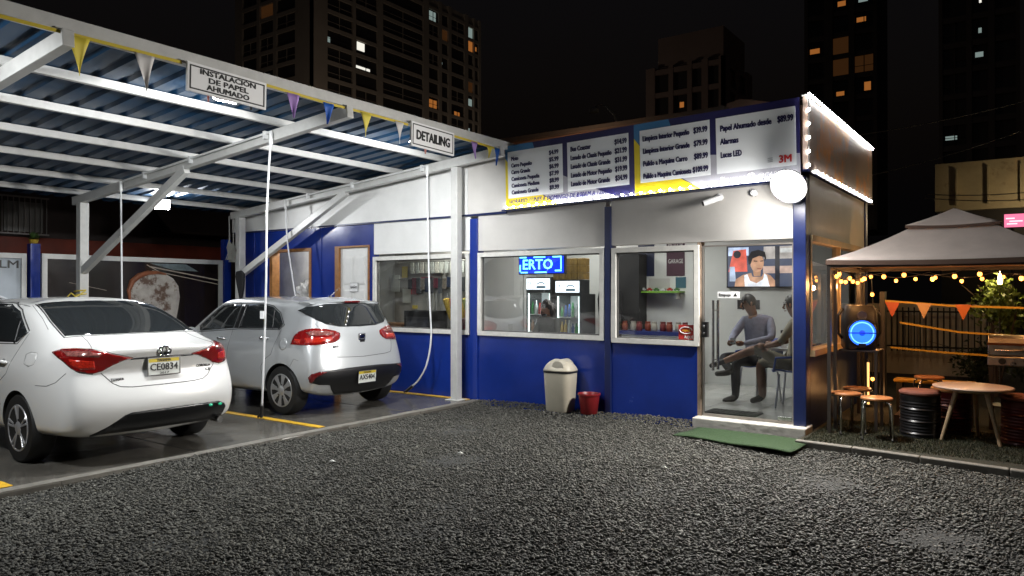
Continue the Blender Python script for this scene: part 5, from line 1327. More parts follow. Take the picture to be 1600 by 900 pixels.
# door handles, mirrors
def handle(C, T, x, z, m, ln=.17):
    for sg in (1, -1):
        h, nn = C.cast((x, .9, z), LD)
        b = MB(); y = h.y
        b.tube([(x - ln/2, sg*(y - .004), z), (x - ln/2 + .02, sg*(y + .028), z + .003), (x + ln/2 - .02, sg*(y + .030), z + .006), (x + ln/2, sg*(y - .004), z + .005)], [.012, .016, .016, .012], 8)
        b.build('door_handle', m, T, smooth='all')
        b = MB(); b.ball((x + .01, sg*(y - .002), z - .004), .05, 10, (1.1, .12, .7)); b.build('handle_recess', mat('handle recess', (.22, .22, .22), .5), T, smooth='all')
handle(C, T, 1.32, .90, PAINT_W); handle(C, T, 2.28, .87, PAINT_W)
for sg in (1, -1):
    b = MB(); b.ball((2.98, sg*.95, 1.03), .10, 12, (.55, 1.0, .65)); b.box(2.96, sg*.80, .985, 3.02, sg*.90, 1.01); b.build('side_mirror', PAINT_W, T, smooth=True)
# seats seen dimly through the rear window are behind dark glass: parcel shelf edge only
for lp in C.patch('headlamp', [(4.0,.82,.70),(4.25,.70,.72),(4.38,.55,.68),(4.42,.55,.62),(4.3,.72,.60),(4.05,.84,.62)], (-.75, -.66, 0), mat('head lamp', (.6, .62, .62), .08, coat=1), off=.005, thick=.006): pass

# ---- silver hatchback
C = CK; T = K
C.patch('rear_window', [(.50,.655,1.318),(.42,.60,1.365),(.345,.44,1.395),(.33,.2,1.405),(.33,0,1.408),(.33,-.2,1.405),(.345,-.44,1.395),(.42,-.60,1.365),(.50,-.655,1.318),(.42,-.65,1.27),(.32,-.60,1.205),(.24,-.50,1.15),(.19,-.32,1.118),(.17,0,1.108),(.19,.32,1.118),(.24,.50,1.15),(.32,.60,1.205),(.42,.65,1.27)], RD, CARGLASS, off=.008, grid=.022, both=False, thick=.01)
C.seam('window_trim', [(.50,.655,1.318),(.42,.65,1.265),(.32,.60,1.20),(.24,.50,1.145),(.19,.32,1.113),(.17,0,1.103)], RD, CARBLACK, .004)
# roof spoiler
b = MB(); sec = []
for k in range(17):
    u = -1 + k/8; y = u * .60; x = .285 + .11*u*u; z = 1.432 - .030*u*u
    sec.append([(x, y, z), (x + .03, y*.995, z + .020 - .004*abs(u)), (x + .24, y*.99, z + .040 - .012*u*u), (x + .25, y*.99, z - .01), (x + .05, y*.99, z - .014)])
vs = [p for q in sec for p in q]; n = 5
b.add(vs, [(i*n+k, i*n+(k+1) % n, (i+1)*n+(k+1) % n, (i+1)*n+k) for i in range(16) for k in range(n)] + [tuple(range(n)), tuple(16*n+k for k in range(n))])
b.build('roof_spoiler', PAINT_S, T, smooth=True)
MB().box(.276, -.13, 1.415, .30, .13, 1.437).build('high_brake_lamp', LAMP_DARK, T, bevel=.004)
C.patch('side_window', [(.74,.742,1.13),(.80,.76,1.085),(1.66,.77,1.068),(1.60,.67,1.385),(1.30,.66,1.395),(1.05,.68,1.36),(.88,.70,1.28)], LD, CARGLASS, off=.003, grid=.05)
C.patch('side_window', [(1.78,.77,1.065),(2.62,.77,1.0),(2.70,.68,1.06),(2.35,.65,1.28),(2.18,.64,1.36),(1.95,.65,1.385),(1.72,.66,1.385)], LD, CARGLASS, off=.003, grid=.05)
C.patch('pillar_trim', [(1.67,.77,1.068),(1.77,.77,1.066),(1.71,.66,1.385),(1.61,.66,1.386)], LD, CARBLACK, off=.0025, grid=.05)
C.seam('window_trim', [(.72,.742,1.13),(.79,.76,1.075),(1.66,.77,1.057),(2.66,.77,.985)], LD, CARBLACK, .006)
C.seam('window_trim', [(.72,.742,1.13),(.87,.70,1.292),(1.05,.68,1.372),(1.30,.66,1.408),(1.95,.65,1.398),(2.2,.64,1.37),(2.36,.65,1.292),(2.72,.68,1.065)], LD, CARBLACK, .006)
C.seam('window_trim', [(1.0,.7,1.33),(.93,.76,1.08)], LD, CARBLACK, .010)
C.patch('windshield', [(2.95,.58,1.02),(3.1,0,1.02),(2.95,-.58,1.02),(2.4,-.5,1.39),(2.45,0,1.41),(2.4,.5,1.39)], (-1, 0, -.6), CARGLASS, off=.003, grid=.06, both=False)
C.patch('tail_lamp', [(.492,.83,.898),(.475,.79,1.0),(.43,.755,1.055),(.35,.71,1.085),(.26,.65,1.098),(.19,.52,1.085),(.155,.41,1.060),(.135,.35,1.03),(.125,.35,.985),(.118,.385,.945),(.12,.45,.915),(.14,.58,.902),(.236,.751,.892),(.36,.80,.892)], DG, LAMP_RED, off=.008, grid=.025, thick=.012)
C.patch('lamp_reflector', [(.35,.71,1.045),(.26,.65,1.07),(.19,.52,1.062),(.16,.43,1.04),(.16,.43,1.01),(.2,.55,1.008),(.30,.68,1.0)], DG, LAMP_CLEAR, off=.0095, grid=.025, thick=.002)
C.patch('lamp_lens', [(.46,.80,.96),(.44,.80,.915),(.36,.79,.912),(.37,.77,.96)], DG, LAMP_BRIGHT, off=.0095, grid=.025, thick=.002)
C.patch('lamp_lens', [(.33,.74,.975),(.20,.60,.985),(.15,.46,.985),(.14,.46,.93),(.18,.62,.925),(.30,.76,.92)], DG, LAMP_BRIGHT, off=.0095, grid=.025, thick=.002)
C.seam('panel_gap', [(.15,.56,.90),(.12,.555,.85),(.10,.53,.765),(.09,.51,.742),(.07,.40,.728),(.05,0,.715)], RD, SEAM, .003)
C.seam('panel_gap', [(.30,.62,1.17),(.24,.60,1.11)], DG, SEAM, .0025)
C.seam('panel_gap', [(.66+.36,.85,.45),(1.08,.85,.58),(1.0,.85,.68),(.86,.855,.76),(.78,.80,.95),(.75,.76,1.08)], LD, SEAM, .0025)
C.seam('panel_gap', [(1.80,.85,.24),(1.82,.85,.70),(1.78,.80,1.06)], LD, SEAM, .0025)
C.seam('panel_gap', [(1.02,.85,.285),(1.80,.85,.27),(2.7,.85,.26)], LD, SEAM, .003)
C.seam('panel_gap', [(.34,.84,.70),(.42,.85,.72),(.50,.85,.60)], LD, SEAM_W, .0025)
fl = [(.637 + .075*math.cos(2*math.pi*i/20), .84, .895 + .075*math.sin(2*math.pi*i/20)) for i in range(20)]
C.patch('fuel_flap', fl, LD, PAINT_S, off=.002, thick=.004); C.seam('flap_gap', fl + fl[:1], LD, SEAM_W, .002)
C.patch('lower_bumper', [(.22,.785,.505),(.19,.765,.55),(.14,.70,.572),(.08,.55,.575),(.03,.3,.588),(.02,0,.592),(.03,-.3,.588),(.08,-.55,.575),(.14,-.70,.572),(.19,-.765,.55),(.22,-.785,.505),(.2,-.77,.43),(.15,-.70,.405),(.10,-.56,.395),(.09,-.52,.33),(.10,-.45,.265),(.1,0,.25),(.10,.45,.265),(.09,.52,.33),(.10,.56,.395),(.15,.70,.405),(.2,.77,.43)], RD, CARBLACK, off=.005, grid=.04, both=False)
C.patch('bumper_reflector', [(.215,.782,.50),(.18,.757,.545),(.12,.66,.562),(.09,.58,.560),(.11,.64,.535),(.15,.71,.50),(.18,.75,.43),(.2,.77,.44)], DG, LAMP_DARK, off=.010, grid=.03, thick=.003)
plate(T, (.004, 0, .455), R(-4), 'AX5404', 'PANAMA', '')
h, nn = C.cast((0, 0, .955), RD)
MB().box(-.012, -.062, -.070, .0, .062, .060).build('tailgate_handle', mat('handle chrome', (.55, .56, .57), .25, .9), T, bevel=.012).location = (h.x + .004, 0, .955)
b = MB(); b.lathe([(0, 0), (1, 0)], 24, (0, 0, 0), 'x'); o = b.build('emblem_ground', CARBLACK, T); o.scale = (1, .055, .030); o.location = (h.x - .0105, 0, .975)
em = MB(); em.tube([(0, .055*math.cos(2*math.pi*i/24), .030*math.sin(2*math.pi*i/24)) for i in range(25)], .004, 6); o = em.build('emblem', mat('chrome badge'), T, smooth='all'); o.location = (h.x - .011, 0, .975)
text('KIA', mat('chrome badge'), T, (h.x - .0125, 0, .975), .035, .075, face='-x', align='CENTER', bold=.001, world=False, name='badge_lettering')
MB().box(-.004, -.042, -.018, 0, .042, .018).build('handle_grip', CARBLACK, T, bevel=.006).location = (h.x - .011, 0, .918)
h, nn = C.cast((0, .44, .86), RD); text('RIO', mat('chrome badge dark'), T, (h.x - .004, .45, .862), .032, .085, face='-x', align='CENTER', bold=.0012, world=False, name='badge_lettering', ext=.002)
handle(C, T, 1.03, .955, mat('handle chrome')); handle(C, T, 1.98, .92, mat('handle chrome'))
for sg in (1, -1):
    b = MB(); b.ball((2.55, sg*.93, 1.00), .095, 12, (.55, 1.0, .7)); b.box(2.53, sg*.78, .96, 2.59, sg*.87, .985); b.build('side_mirror', PAINT_S, T, smooth=True)
MB().tube([(.66, .05, 1.475), (.66, .05, 1.50)], [.03, .018], 12).build('antenna_base', CARBLACK, T, smooth=True)
MB().tube([(.66, .05, 1.495), (.46, .05, 1.62)], [.004, .0025], 6).build('antenna_rod', CARBLACK, T)
b = MB(); b.bar((.262, -.10, 1.150), (.225, -.42, 1.130), .016, .012); b.build('rear_wiper', CARBLACK, T); MB().tube([(.21, -.09, 1.142), (.27, -.09, 1.147)], .018, 10).build('wiper_hub', CARBLACK, T, smooth=True)
MB().tube([(.13, .12, .245), (.35, .12, .25)], .022, 10).build('exhaust_pipe', CHROME, T, smooth=True)
# things under the cars that the low view shows: axles and floor are in shade
for T_, x, r in ((W, .985, .315), (K, .66, .31)):
    MB().tube([(x, -.66, r), (x, .66, r)], .045, 8).build('rear_axle', MATTE_BLACK, T_)
# ------------------------------------------------------------------ patio: gazebo, seats, speaker, grill
GX0, GX1, GY0, GY1 = -1.86, .36, 8.62, 10.55
gaz = thing('grill_gazebo', 'two tier fabric gazebo on dark posts over the patio', 'gazebo', ((GX0+GX1)/2, (GY0+GY1)/2, .05))
FAB = mat('gazebo fabric', (.72, .63, .58), .85, noise=(3, .12), bump=(40, .1))
POST = mat('gazebo post', (.030, .024, .020), .45)
gcx, gcy = (GX0+GX1)/2, (GY0+GY1)/2
def tier(name, z0, hx, hy, z1, ix, iy, drop, sag):
    b = MB(); n = 10; vs = []; rings = 7
    for r in range(rings):
        t = r / (rings-1)
        ax, ay = hx + (ix-hx)*t, hy + (iy-hy)*t
        z = z0 + (z1-z0)*t - sag*math.sin(math.pi*t)
        per = []
        for (cx, cy, dx, dy) in ((-1,-1,1,0), (1,-1,0,1), (1,1,-1,0), (-1,1,0,-1)):
            for k in range(n):
                u = 2*k/n
                per.append((gcx + (cx + dx*u)*ax, gcy + (cy + dy*u)*ay, z - (.02 if r == 0 else .012)*math.sin(math.pi*k/n)*(1-t)))
        vs += per
    m_ = 4*n
    fs = [(r*m_+k, r*m_+(k+1) % m_, (r+1)*m_+(k+1) % m_, (r+1)*m_+k) for r in range(rings-1) for k in range(m_)]
    if ix < .05: fs.append(tuple((rings-1)*m_+k for k in range(m_)))
    b.add(vs, fs)
    o = b.build(name, FAB, gaz, smooth=True, world=True); o.modifiers.new('t', 'SOLIDIFY').thickness = .003
    b = MB()
    for k in range(m_):
        p, q = vs[k], vs[(k+1) % m_]; b.add([p, q, (q[0], q[1], q[2]-drop), (p[0], p[1], p[2]-drop)], [(0,1,2,3)])
    b.build('valance', mat('gazebo valance', (.16, .10, .075), .85), gaz, world=True)
tier('roof_fabric', 1.945, 1.14, 1.0, 2.33, .36, .32, .05, .03)
tier('top_fabric', 2.335, .44, .40, 2.53, .01, .01, .03, .012)
for x in (GX0, GX1):
    for y in (GY0, GY1):
        sx = 1 if x == GX0 else -1; sy = 1 if y == GY0 else -1
        for (px, py) in ((x, y), (x, y + sy*.30)):
            MB().box(px-.018, py-.018, .05, px+.018, py+.018, 1.90).build('post', POST, gaz, world=True)
        MB().tube([(x, y + sy*.02, 1.62), (x, y + sy*.06, 1.74), (x, y + sy*.15, 1.80), (x, y + sy*.24, 1.74), (x, y + sy*.28, 1.62)], .008, 6).build('arch', POST, gaz, world=True)
for y in (GY0, GY1): MB().bar((GX0, y, 1.88), (GX1, y, 1.88), .03, .04).build('eave_rail', POST, gaz, world=True)
for x in (GX0, GX1): MB().bar((x, GY0, 1.86), (x, GY1, 1.86), .03, .04).build('eave_rail', POST, gaz, world=True)
MB().box(GX0 + .02, 9.0, .925, GX0 + .42, 9.40, .945).build('side_shelf', POST, gaz, world=True)
for y in (9.02, 9.38): MB().bar((GX0 + .40, y, .05), (GX0 + .40, y, .925), .03, .03).build('shelf_leg', POST, gaz, world=True)
# party speaker with a glowing blue woofer
t = thing('party_speaker', 'black portable loudspeaker with a glowing blue woofer ring', 'speaker', (-1.66, 9.17, .946), R(22))
loft([rrect(.31, .26, .05, 0), rrect(.345, .30, .06, .03), rrect(.355, .30, .06, .26), rrect(.34, .28, .06, .43), rrect(.28, .22, .06, .50)]).build('cabinet', BLACK, t, smooth=True)
wf = MB().lathe([(.160, -.150), (.152, -.168), (.142, -.168), (.142, -.158)], 32, (0, 0, .19), 'y').build('woofer_ring', BLACK, t, smooth=True)
MB().lathe([(.143, -.162), (.095, -.152), (.045, -.148)], 32, (0, 0, .19), 'y').build('woofer_cone', emat('woofer blue', (.02, .14, 1.0), 1.5), t, smooth=True)
MB().lathe([(.045, -.146), (.042, -.158), (.022, -.166), (0, -.168)], 24, (0, 0, .19), 'y').build('dust_cap', emat('woofer deep blue', (.005, .05, .9), .9), t, smooth=True)
MB().tube([(.118*math.cos(a), -.160, .19 + .118*math.sin(a)) for a in [i*.2618 for i in range(25)]], .008, 6).build('light_ring', emat('woofer light', (.10, .35, 1.0), 2.2), t, smooth=True)
MB().box(-.15, -.176, .184, .15, -.169, .196).build('grille_bar', BLACK, t)
MB().box(-.04, -.170, .03, .04, -.155, .075).build('badge', BLACK, t, bevel=.006)
MB().lathe([(.055, -.150), (.05, -.158), (.03, -.150), (0, -.146)], 24, (0, -.0, .385), 'y').build('tweeter', DARK, t, smooth=True)
for sx in (-1, 1): MB().tube([(sx*.175, .0, .12), (sx*.22, .0, .18), (sx*.22, 0, .38), (sx*.17, 0, .46)], .017, 8).build('handle', BLACK, t, smooth='all')
light('woofer_glow', t, (0, -.24, .19), .8, (.05, .2, 1), 'POINT', .08, world=False)
# stools
SEATW = mat('orange wood seat', (.42, .17, .06), .35, noise=(12, .2)); TUBE = mat('stool tube', (.55, .54, .52), .25, 1.0)
def stool(label, loc, rz, s=1.0):
    t = thing('round_stool', label, 'stool', loc, rz, 'round stools on the patio')
    MB().lathe([(0, .415), (.145, .415), (.155, .422), (.155, .436), (.147, .443), (0, .443)], 30).build('seat', SEATW, t, smooth=True)
    for k in range(4):
        a = R(45 + 90*k); c, s_ = math.cos(a), math.sin(a)
        MB().tube([(c*.05, s_*.05, .405), (c*.135, s_*.135, .405), (c*.172, s_*.172, .385), (c*.186, s_*.186, .34), (c*.20, s_*.20, .012)], .0105, 8).build('leg', TUBE, t, smooth='all')
        MB().lathe([(.015, 0), (.016, .02), (0, .022)], 10, (c*.20, s_*.20, 0)).build('foot', BLACK, t, smooth=True)
    return t
stool('round orange stool with chrome legs, the one nearest the gravel', (-1.38, 8.56, .05), R(12))
stool('round orange stool behind the gazebo post next to the nearest stool', (-1.72, 8.78, .05), R(40))
stool('round orange stool behind the other two, catching the light', (-1.70, 9.28, .05), R(70))
stool('round stool behind the black drum', (-1.02, 9.75, .18), R(20))
MB().box(-1.35, 9.5, .05, -.72, 10.0, .18).build('wooden_pallet', mat('dark wood', (.05, .03, .02), .7, noise=(9, .4)))
tag(bpy.data.objects['wooden_pallet'], 'dark low platform under the stool behind the drum', 'platform')
# round table on three wooden legs
TW_ = mat('table wood', (.46, .33, .20), .45, noise=(16, .2))
t = thing('round_table', 'round white topped table on three splayed wooden legs', 'table', (-.55, 9.02, .05))
MB().lathe([(0, .545), (.345, .545), (.36, .552), (.365, .562), (.36, .572), (.345, .575), (0, .575)], 44).build('top', mat('table top', (.60, .46, .36), .35, noise=(8, .08)), t, smooth=True)
MB().lathe([(0, .515), (.20, .515), (.20, .544), (0, .544)], 30).build('under_ring', TW_, t, smooth=True)
for a in (205, 325, 85):
    c, s_ = math.cos(R(a)), math.sin(R(a))
    MB().tube([(c*.15, s_*.15, .535), (c*.30, s_*.30, 0)], [.026, .017], 10).build('leg', TW_, t, smooth=True)
# oil drum seats
def drum(label, loc, c, cushion):
    t = thing('drum_seat', label, 'drum', loc, 0, 'oil drum seats')
    m = mat('drum paint %s' % (c,), c, .35, .2, noise=(8, .25))
    pr = [(0, 0), (.185, 0), (.195, .008)]
    for k in range(12):
        z = .03 + k*.032; pr += [(.190, z), (.190 + (.006 if k % 4 else .012), z + .016)]
    pr += [(.192, .43), (.197, .44), (.19, .445), (0, .445)]
    MB().lathe(pr, 36).build('barrel', m, t, smooth=True)
    MB().lathe([(0, .446), (.19, .446), (.205, .462), (.205, .478), (.185, .495), (0, .50)], 30).build('cushion', mat('cushion %s' % (cushion,), cushion, .8, noise=(7, .25)), t, smooth=True)
drum('black oil drum seat with a reddish cushion beside the table', (-1.03, 9.02, .05), (.014, .014, .016), (.22, .085, .06))
drum('dark red oil drum seat behind the black drum', (-.78, 9.5, .05), (.07, .010, .010), (.35, .18, .06))
drum('dark red oil drum seat at the edge beyond the table', (-.12, 9.16, .05), (.085, .010, .010), (.20, .06, .04))
# yellow plank on a dark crate
t = thing('yellow_bench', 'low bench with a yellow seat board behind the drums', 'bench', (-1.0, 9.95, .05))
MB().box(-.42, -.0, .46, .42, .22, .50).build('seat_board', mat('yellow board', (.50, .27, .02), .5, noise=(9, .3)), t, bevel=.012)
for x in (-.36, .36): MB().box(x-.03, .02, 0, x+.03, .20, .459).build('leg', POST, t)
# gas grill on a cart
t = thing('gas_grill', 'stainless gas grill with a long lid handle and two knobs', 'grill', (-.20, 10.05, -.15))
SS = mat('stainless', (.50, .48, .45), .3, 1.0, noise=(14, .15))
MB().box(-.26, -.2, .92, .26, .2, 1.03).build('control_panel', SS, t, bevel=.012)
b = MB(); pr = [(-.2, 1.04), (-.2, 1.15), (-.16, 1.225), (-.05, 1.26), (.08, 1.26), (.18, 1.22), (.2, 1.15), (.2, 1.04)]
b.prism([(-.255, y, z) for y, z in pr], (.51, 0, 0)); b.build('lid', SS, t, bevel=.008)
MB().box(-.26, -.215, 1.155, .26, -.2, 1.18).build('lid_band', mat('copper band', (.25, .09, .04), .3, .8), t)
b = MB(); b.tube([(-.18, -.2, 1.10), (-.18, -.25, 1.10), (.18, -.25, 1.10), (.18, -.2, 1.10)], .012, 8); b.build('lid_handle', CHROME, t, smooth='all')
for x in (-.12, .12): MB().lathe([(.032, -.23), (.036, -.2)], 18, (x, 0, .975), 'y').build('knob', BLACK, t, smooth=True)
MB().lathe([(.012, -.21), (.012, -.2)], 12, (0, 0, .955), 'y').build('igniter', BLACK, t)
for x in (-.23, .23):
    for y in (-.16, .16): MB().box(x-.018, y-.018, .2, x+.018, y+.018, .919).build('leg', POST, t)
MB().box(-.23, -.16, .45, .23, .16, .47).build('cart_shelf', POST, t)
# warm bulb strings under the eaves
BULB = emat('warm bulb', (1.0, .33, .05), 6)
g0 = MB(); g0.ball((0, 0, -.035), .021, 10, (1, 1, 1.15)); bulb_src = g0.build('bulb', BULB, smooth=True)
s0 = MB().lathe([(.008, 0), (.012, -.006), (.012, -.022), (.007, -.026)], 10).build('socket', BLACK, smooth=True)
def bulb_string(label, pts, n, watts, seed):
    t = thing('bulb_string', label, 'string lights', pts[0], 0, 'warm bulb strings of the gazebo')
    P = [Vector(p) for p in pts]; out = []
    for a, c in zip(P, P[1:]):
        for k in range(10):
            u = k/10; q = a.lerp(c, u); q.z -= .07*4*u*(1-u); out.append(q)
    out.append(P[-1])
    MB().tube(out, .004, 5).build('cable', BLACK, t, world=True)
    for k in range(n):
        q = out[int((k+.5)*(len(out)-1)/n)] - Vector(pts[0])
        so = dup(s0, t, q); bu = dup(bulb_src, t, q + Vector((0, 0, -.006)))
    for k in range(3):
        q = out[int((k+.5)*(len(out)-1)/3)]
        light('bulb_light', t, q - Vector((0, 0, .11)), watts, (1, .48, .16), 'POINT', .03)
bulb_string('warm bulb string along the front eave of the gazebo', [(GX0+.03, GY0+.05, 1.86), (-1.2, GY0+.05, 1.84), (-.55, GY0+.05, 1.84), (.3, GY0+.05, 1.84)], 9, 5.0, 1)
bulb_string('warm bulb string along the rear eave of the gazebo', [(GX0+.03, GY1-.05, 1.86), (-1.1, GY1-.05, 1.84), (-.4, GY1-.05, 1.84), (.3, GY1-.05, 1.84)], 9, 5.0, 2)
bulb_string('warm bulb string along the shop side of the gazebo', [(GX0+.04, GY0+.1, 1.84), (GX0+.04, 9.5, 1.80), (GX0+.04, GY1-.1, 1.84)], 7, 4.0, 3)
bulb_string('warm bulbs climbing the gazebo corner beside the speaker', [(-1.60, 9.6, 1.78), (-1.58, 9.62, 1.40), (-1.60, 9.64, 1.0), (-1.60, 9.66, .45)], 4, 2.5, 4)
COL.objects.unlink(bulb_src); COL.objects.unlink(s0)
# caution tapes with pennants
for k, (label, pts) in enumerate((('yellow tape at head height across the back of the patio', [(-1.68, 11.0, 1.49), (-.9, 11.0, 1.43), (.4, 11.0, 1.40)]), ('sagging yellow tape across the middle of the patio fence view', [(-1.5, 11.05, 1.20), (-.8, 11.05, 1.09), (.4, 11.05, 1.04)]), ('lowest yellow tape across the back of the patio', [(-1.62, 11.1, .86), (-1.0, 11.1, .82), (.4, 11.1, .78)]))):
    t = thing('yellow_tape', label, 'tape', pts[0], 0, 'yellow tapes behind the patio')
    b = MB()
    for p, q in zip(pts, pts[1:]): b.prism([p, q, (q[0], q[1], q[2]-.025), (p[0], p[1], p[2]-.025)], (0, .003, 0))
    b.build('ribbon', mat('tape yellow', (.50, .30, .03), .5), t, world=True)
    if k == 0:
        for x, c in ((-1.21, (.55, .33, .17)), (-.77, (.50, .13, .03)), (-1.58, (.50, .09, .03))):
            z = 1.45 - .03*(x+1.2)
            b = MB(); b.prism([(x-.09, 10.995, z), (x+.09, 10.995, z-.006), (x, 10.99, z-.20)], (0, .003, 0)); b.build('pennant', mat('patio pennant %s' % (c,), c, .6), t, world=True)
for x in (-1.7, .42):
    o = MB().box(x-.03, 10.97, .05, x+.03, 11.13, 1.6).build('tape_post', POST); tag(o, 'dark post holding the yellow tapes %s' % ('near the shop wall' if x < 0 else 'beyond the grill'), 'post')
# bright festoon candle at the wall base
t = thing('floor_lantern', 'tall glass lantern glowing at the foot of the shop wall', 'lantern', (-1.86, 10.9, .05))
MB().lathe([(.05, 0), (.05, .03), (.045, .035)], 16).build('base', BLACK, t); MB().lathe([(.016, .03), (.012, .10), (.015, .55), (.016, .60)], 16).build('glow_tube', emat('lantern glow', (1, .55, .18), 1.3), t, smooth=True); MB().lathe([(.035, .6), (.01, .66)], 16).build('cap', BLACK, t)
light('lantern_light', t, (.12, -.1, .2), 1.5, (1, .5, .18), 'POINT', .05, world=False)

# fence, pale wall and shrubs beyond the patio
t = thing('iron_fence', 'black iron bar fence beyond the patio', 'fence', (-1.6, 16.0, 0))
bar0 = MB().box(-.012, -.012, .45, .012, .012, 1.30).build('bar', MATTE_BLACK, t); bar0.location = (-1.4, 0, 0)
for k in range(1, 44): dup(bar0, t, (-1.4 + k*.098, 0, 0))
for z in (.55, 1.22): MB().box(-1.45, -.015, z-.015, 2.9, .015, z+.015).build('rail', MATTE_BLACK, t)
o = box('garden_wall', mat('pale garden wall', (.55, .46, .36), .8, noise=(2, .2)), None, -4.5, 16.5, -.03, -.55, 16.65, 1.36); tag(o, 'pale plastered wall lit behind the iron fence', 'wall')
light('wall_lamp_light', thing('wall_lamp', 'small lamp lighting the pale wall behind the iron fence', 'lamp', (-2.9, 16.25, 1.9)), (0, 0, 0), 9, (1, .66, .36), 'POINT', .06, world=False)
MB().lathe([(.0, .06), (.07, .05), (.09, .0), (.08, -.02)], 14).build('shade', BLACK, bpy.data.objects['wall_lamp'], smooth=True); MB().ball((0, 0, -.03), .035, 8).build('bulb', emat('warm bulb', (1, .5, .2), 16), bpy.data.objects['wall_lamp'])
def leafy(name, label, loc, rx, ry, rz_h, n, cols, seed, stem=.4):
    rng = np.random.default_rng(seed)
    t = thing(name, label, 'shrub', loc)
    b = MB()
    for k in range(5): b.tube([(0, 0, 0), (rng.normal(0, rx*.3), rng.normal(0, ry*.3), stem + rz_h*.5), (rng.normal(0, rx*.5), rng.normal(0, ry*.5), stem + rz_h)], [.02, .012, .004], 5)
    b.build('stems', mat('shrub stem', (.06, .04, .025), .8), t)
    vs = []; fs = []
    cl = rng.normal(0, .45, (14, 3)) * (rx, ry, rz_h*.5) + (0, 0, stem + rz_h*.5)
    for k in range(n):
        c = cl[rng.integers(14)] + rng.normal(0, .16, 3)*(rx, ry, rz_h)
        d = rng.normal(0, 1, 3); d /= np.linalg.norm(d); e = np.cross(d, rng.normal(0, 1, 3)); e /= np.linalg.norm(e)
        L, w = rng.uniform(.06, .12), rng.uniform(.018, .03); o = len(vs)
        vs += [tuple(c), tuple(c + d*L*.5 + e*w), tuple(c + d*L), tuple(c + d*L*.5 - e*w)]; fs.append((o, o+1, o+2, o+3))
    MB().add(vs, fs).build('foliage', mat(name + ' leaf', cols, .5, island=.45), t)
    return t
leafy('lit_shrub', 'yellow green shrub lit by a lamp beyond the grill', (-.50, 13.0, 0), .42, .3, .75, 1100, (.11, .16, .025), 3, .95)
leafy('dark_shrub', 'dark bushy shrub in front of the iron fence', (.30, 13.6, 0), .7, .4, 1.1, 1500, (.03, .05, .015), 5, .3)
leafy('dark_hedge', 'low dark plants at the foot of the iron fence', (-.85, 15.4, 0), .6, .3, .6, 900, (.03, .04, .015), 6, .1)
t = thing('garden_torch', 'flaring garden lamp above the yellow green shrub', 'lamp', (-.44, 12.75, 0))
MB().tube([(0, 0, 0), (0, 0, 1.62)], .012, 8).build('pole', POST, t); MB().lathe([(.01, 1.60), (.04, 1.68), (.042, 1.70)], 12).build('cup', POST, t, smooth=True)
MB().lathe([(.0, 1.66), (.030, 1.72), (.034, 1.77), (.016, 1.85), (0, 1.90)], 12).build('flame', emat('flame', (1, .62, .22), 14), t, smooth=True)
light('torch_light', t, (0, .06, 1.98), 22, (1, .72, .34), 'POINT', .05, world=False)
# ------------------------------------------------------------------ back of the carport: framed panels and the neighbour
t = thing('banner_panel', 'framed window film banner lettered FILM behind the white car', 'banner', (-13.0, 4.0, 0))
b = MB(); PX = -13.0
b.box(PX - .03, 2.2, 2.12, PX + .03, 5.06, 2.20).box(PX - .03, 4.99, .1, PX + .03, 5.06, 2.12).box(PX - .03, 2.2, .1, PX + .03, 2.27, 2.12); b.build('frame', WHITE_STEEL, t, world=True)
bn = MB().box(PX - .02, 2.27, .15, PX - .005, 4.99, 2.12).build('banner_sheet', mat('banner pale', (.42, .47, .52), .5, noise=(.6, .25)), t, world=True)
b = MB(); b.add([(PX - .002, 2.3 + 2.6*u, z) for u, z in ((0, 1.62), (.3, 1.70), (.6, 1.70), (.85, 1.58), (1, 1.42), (1, .16), (0, .16))], [tuple(range(7))]); b.build('banner_print', mat('banner car dark', (.02, .022, .028), .3), t, world=True)
b = MB(); b.tube([(PX - .001, 2.3 + 2.6*u, z) for u, z in ((0, 1.64), (.3, 1.72), (.6, 1.72), (.85, 1.60), (1, 1.44))], .02, 6); b.build('banner_print', mat('banner car roof', (.6, .63, .66), .4), t, world=True)
text('FILM', BLACK, t, (PX + .002, 4.97, 2.02), .17, .42, face='+x', align='RIGHT', bold=.003)
t = thing('picture_panel', 'large framed dark picture panel of a white and brown animal head', 'panel', (-13.0, 6.8, 0))
b = MB(); b.box(PX - .03, 5.28, 2.13, PX + .03, 8.50, 2.21).box(PX - .03, 5.28, .1, PX + .03, 5.36, 2.13).box(PX - .03, 8.42, .1, PX + .03, 8.50, 2.13); b.build('frame', WHITE_STEEL, t, world=True)
MB().box(PX - .02, 5.36, .12, PX - .004, 8.42, 2.13).build('picture_sheet', mat('picture dark', (.014, .010, .009), .12, noise=(1.2, .5)), t, world=True)
AN = mat('animal print', (.40, .37, .33), .5, noise=(5, .35), wear=(3.2, .50, (.10, .055, .035)))
out = [(6.70, 1.1), (6.70, 1.45), (6.68, 1.62), (6.74, 1.78), (6.86, 1.88), (7.02, 1.935), (7.2, 1.945), (7.36, 1.92), (7.50, 1.84), (7.60, 1.70), (7.63, 1.5), (7.60, 1.3), (7.56, 1.1)]
MB().add([(PX - .001, y, z) for y, z in out], [tuple(range(len(out)))]).build('picture_print', AN, t, world=True)
MB().tube([(PX + .0, y, z) for y, z in out[1:8]], [.02, .035, .05, .05, .04, .03, .015], 8).build('picture_print', mat('animal rust', (.26, .085, .035), .6, noise=(8, .4)), t, world=True)
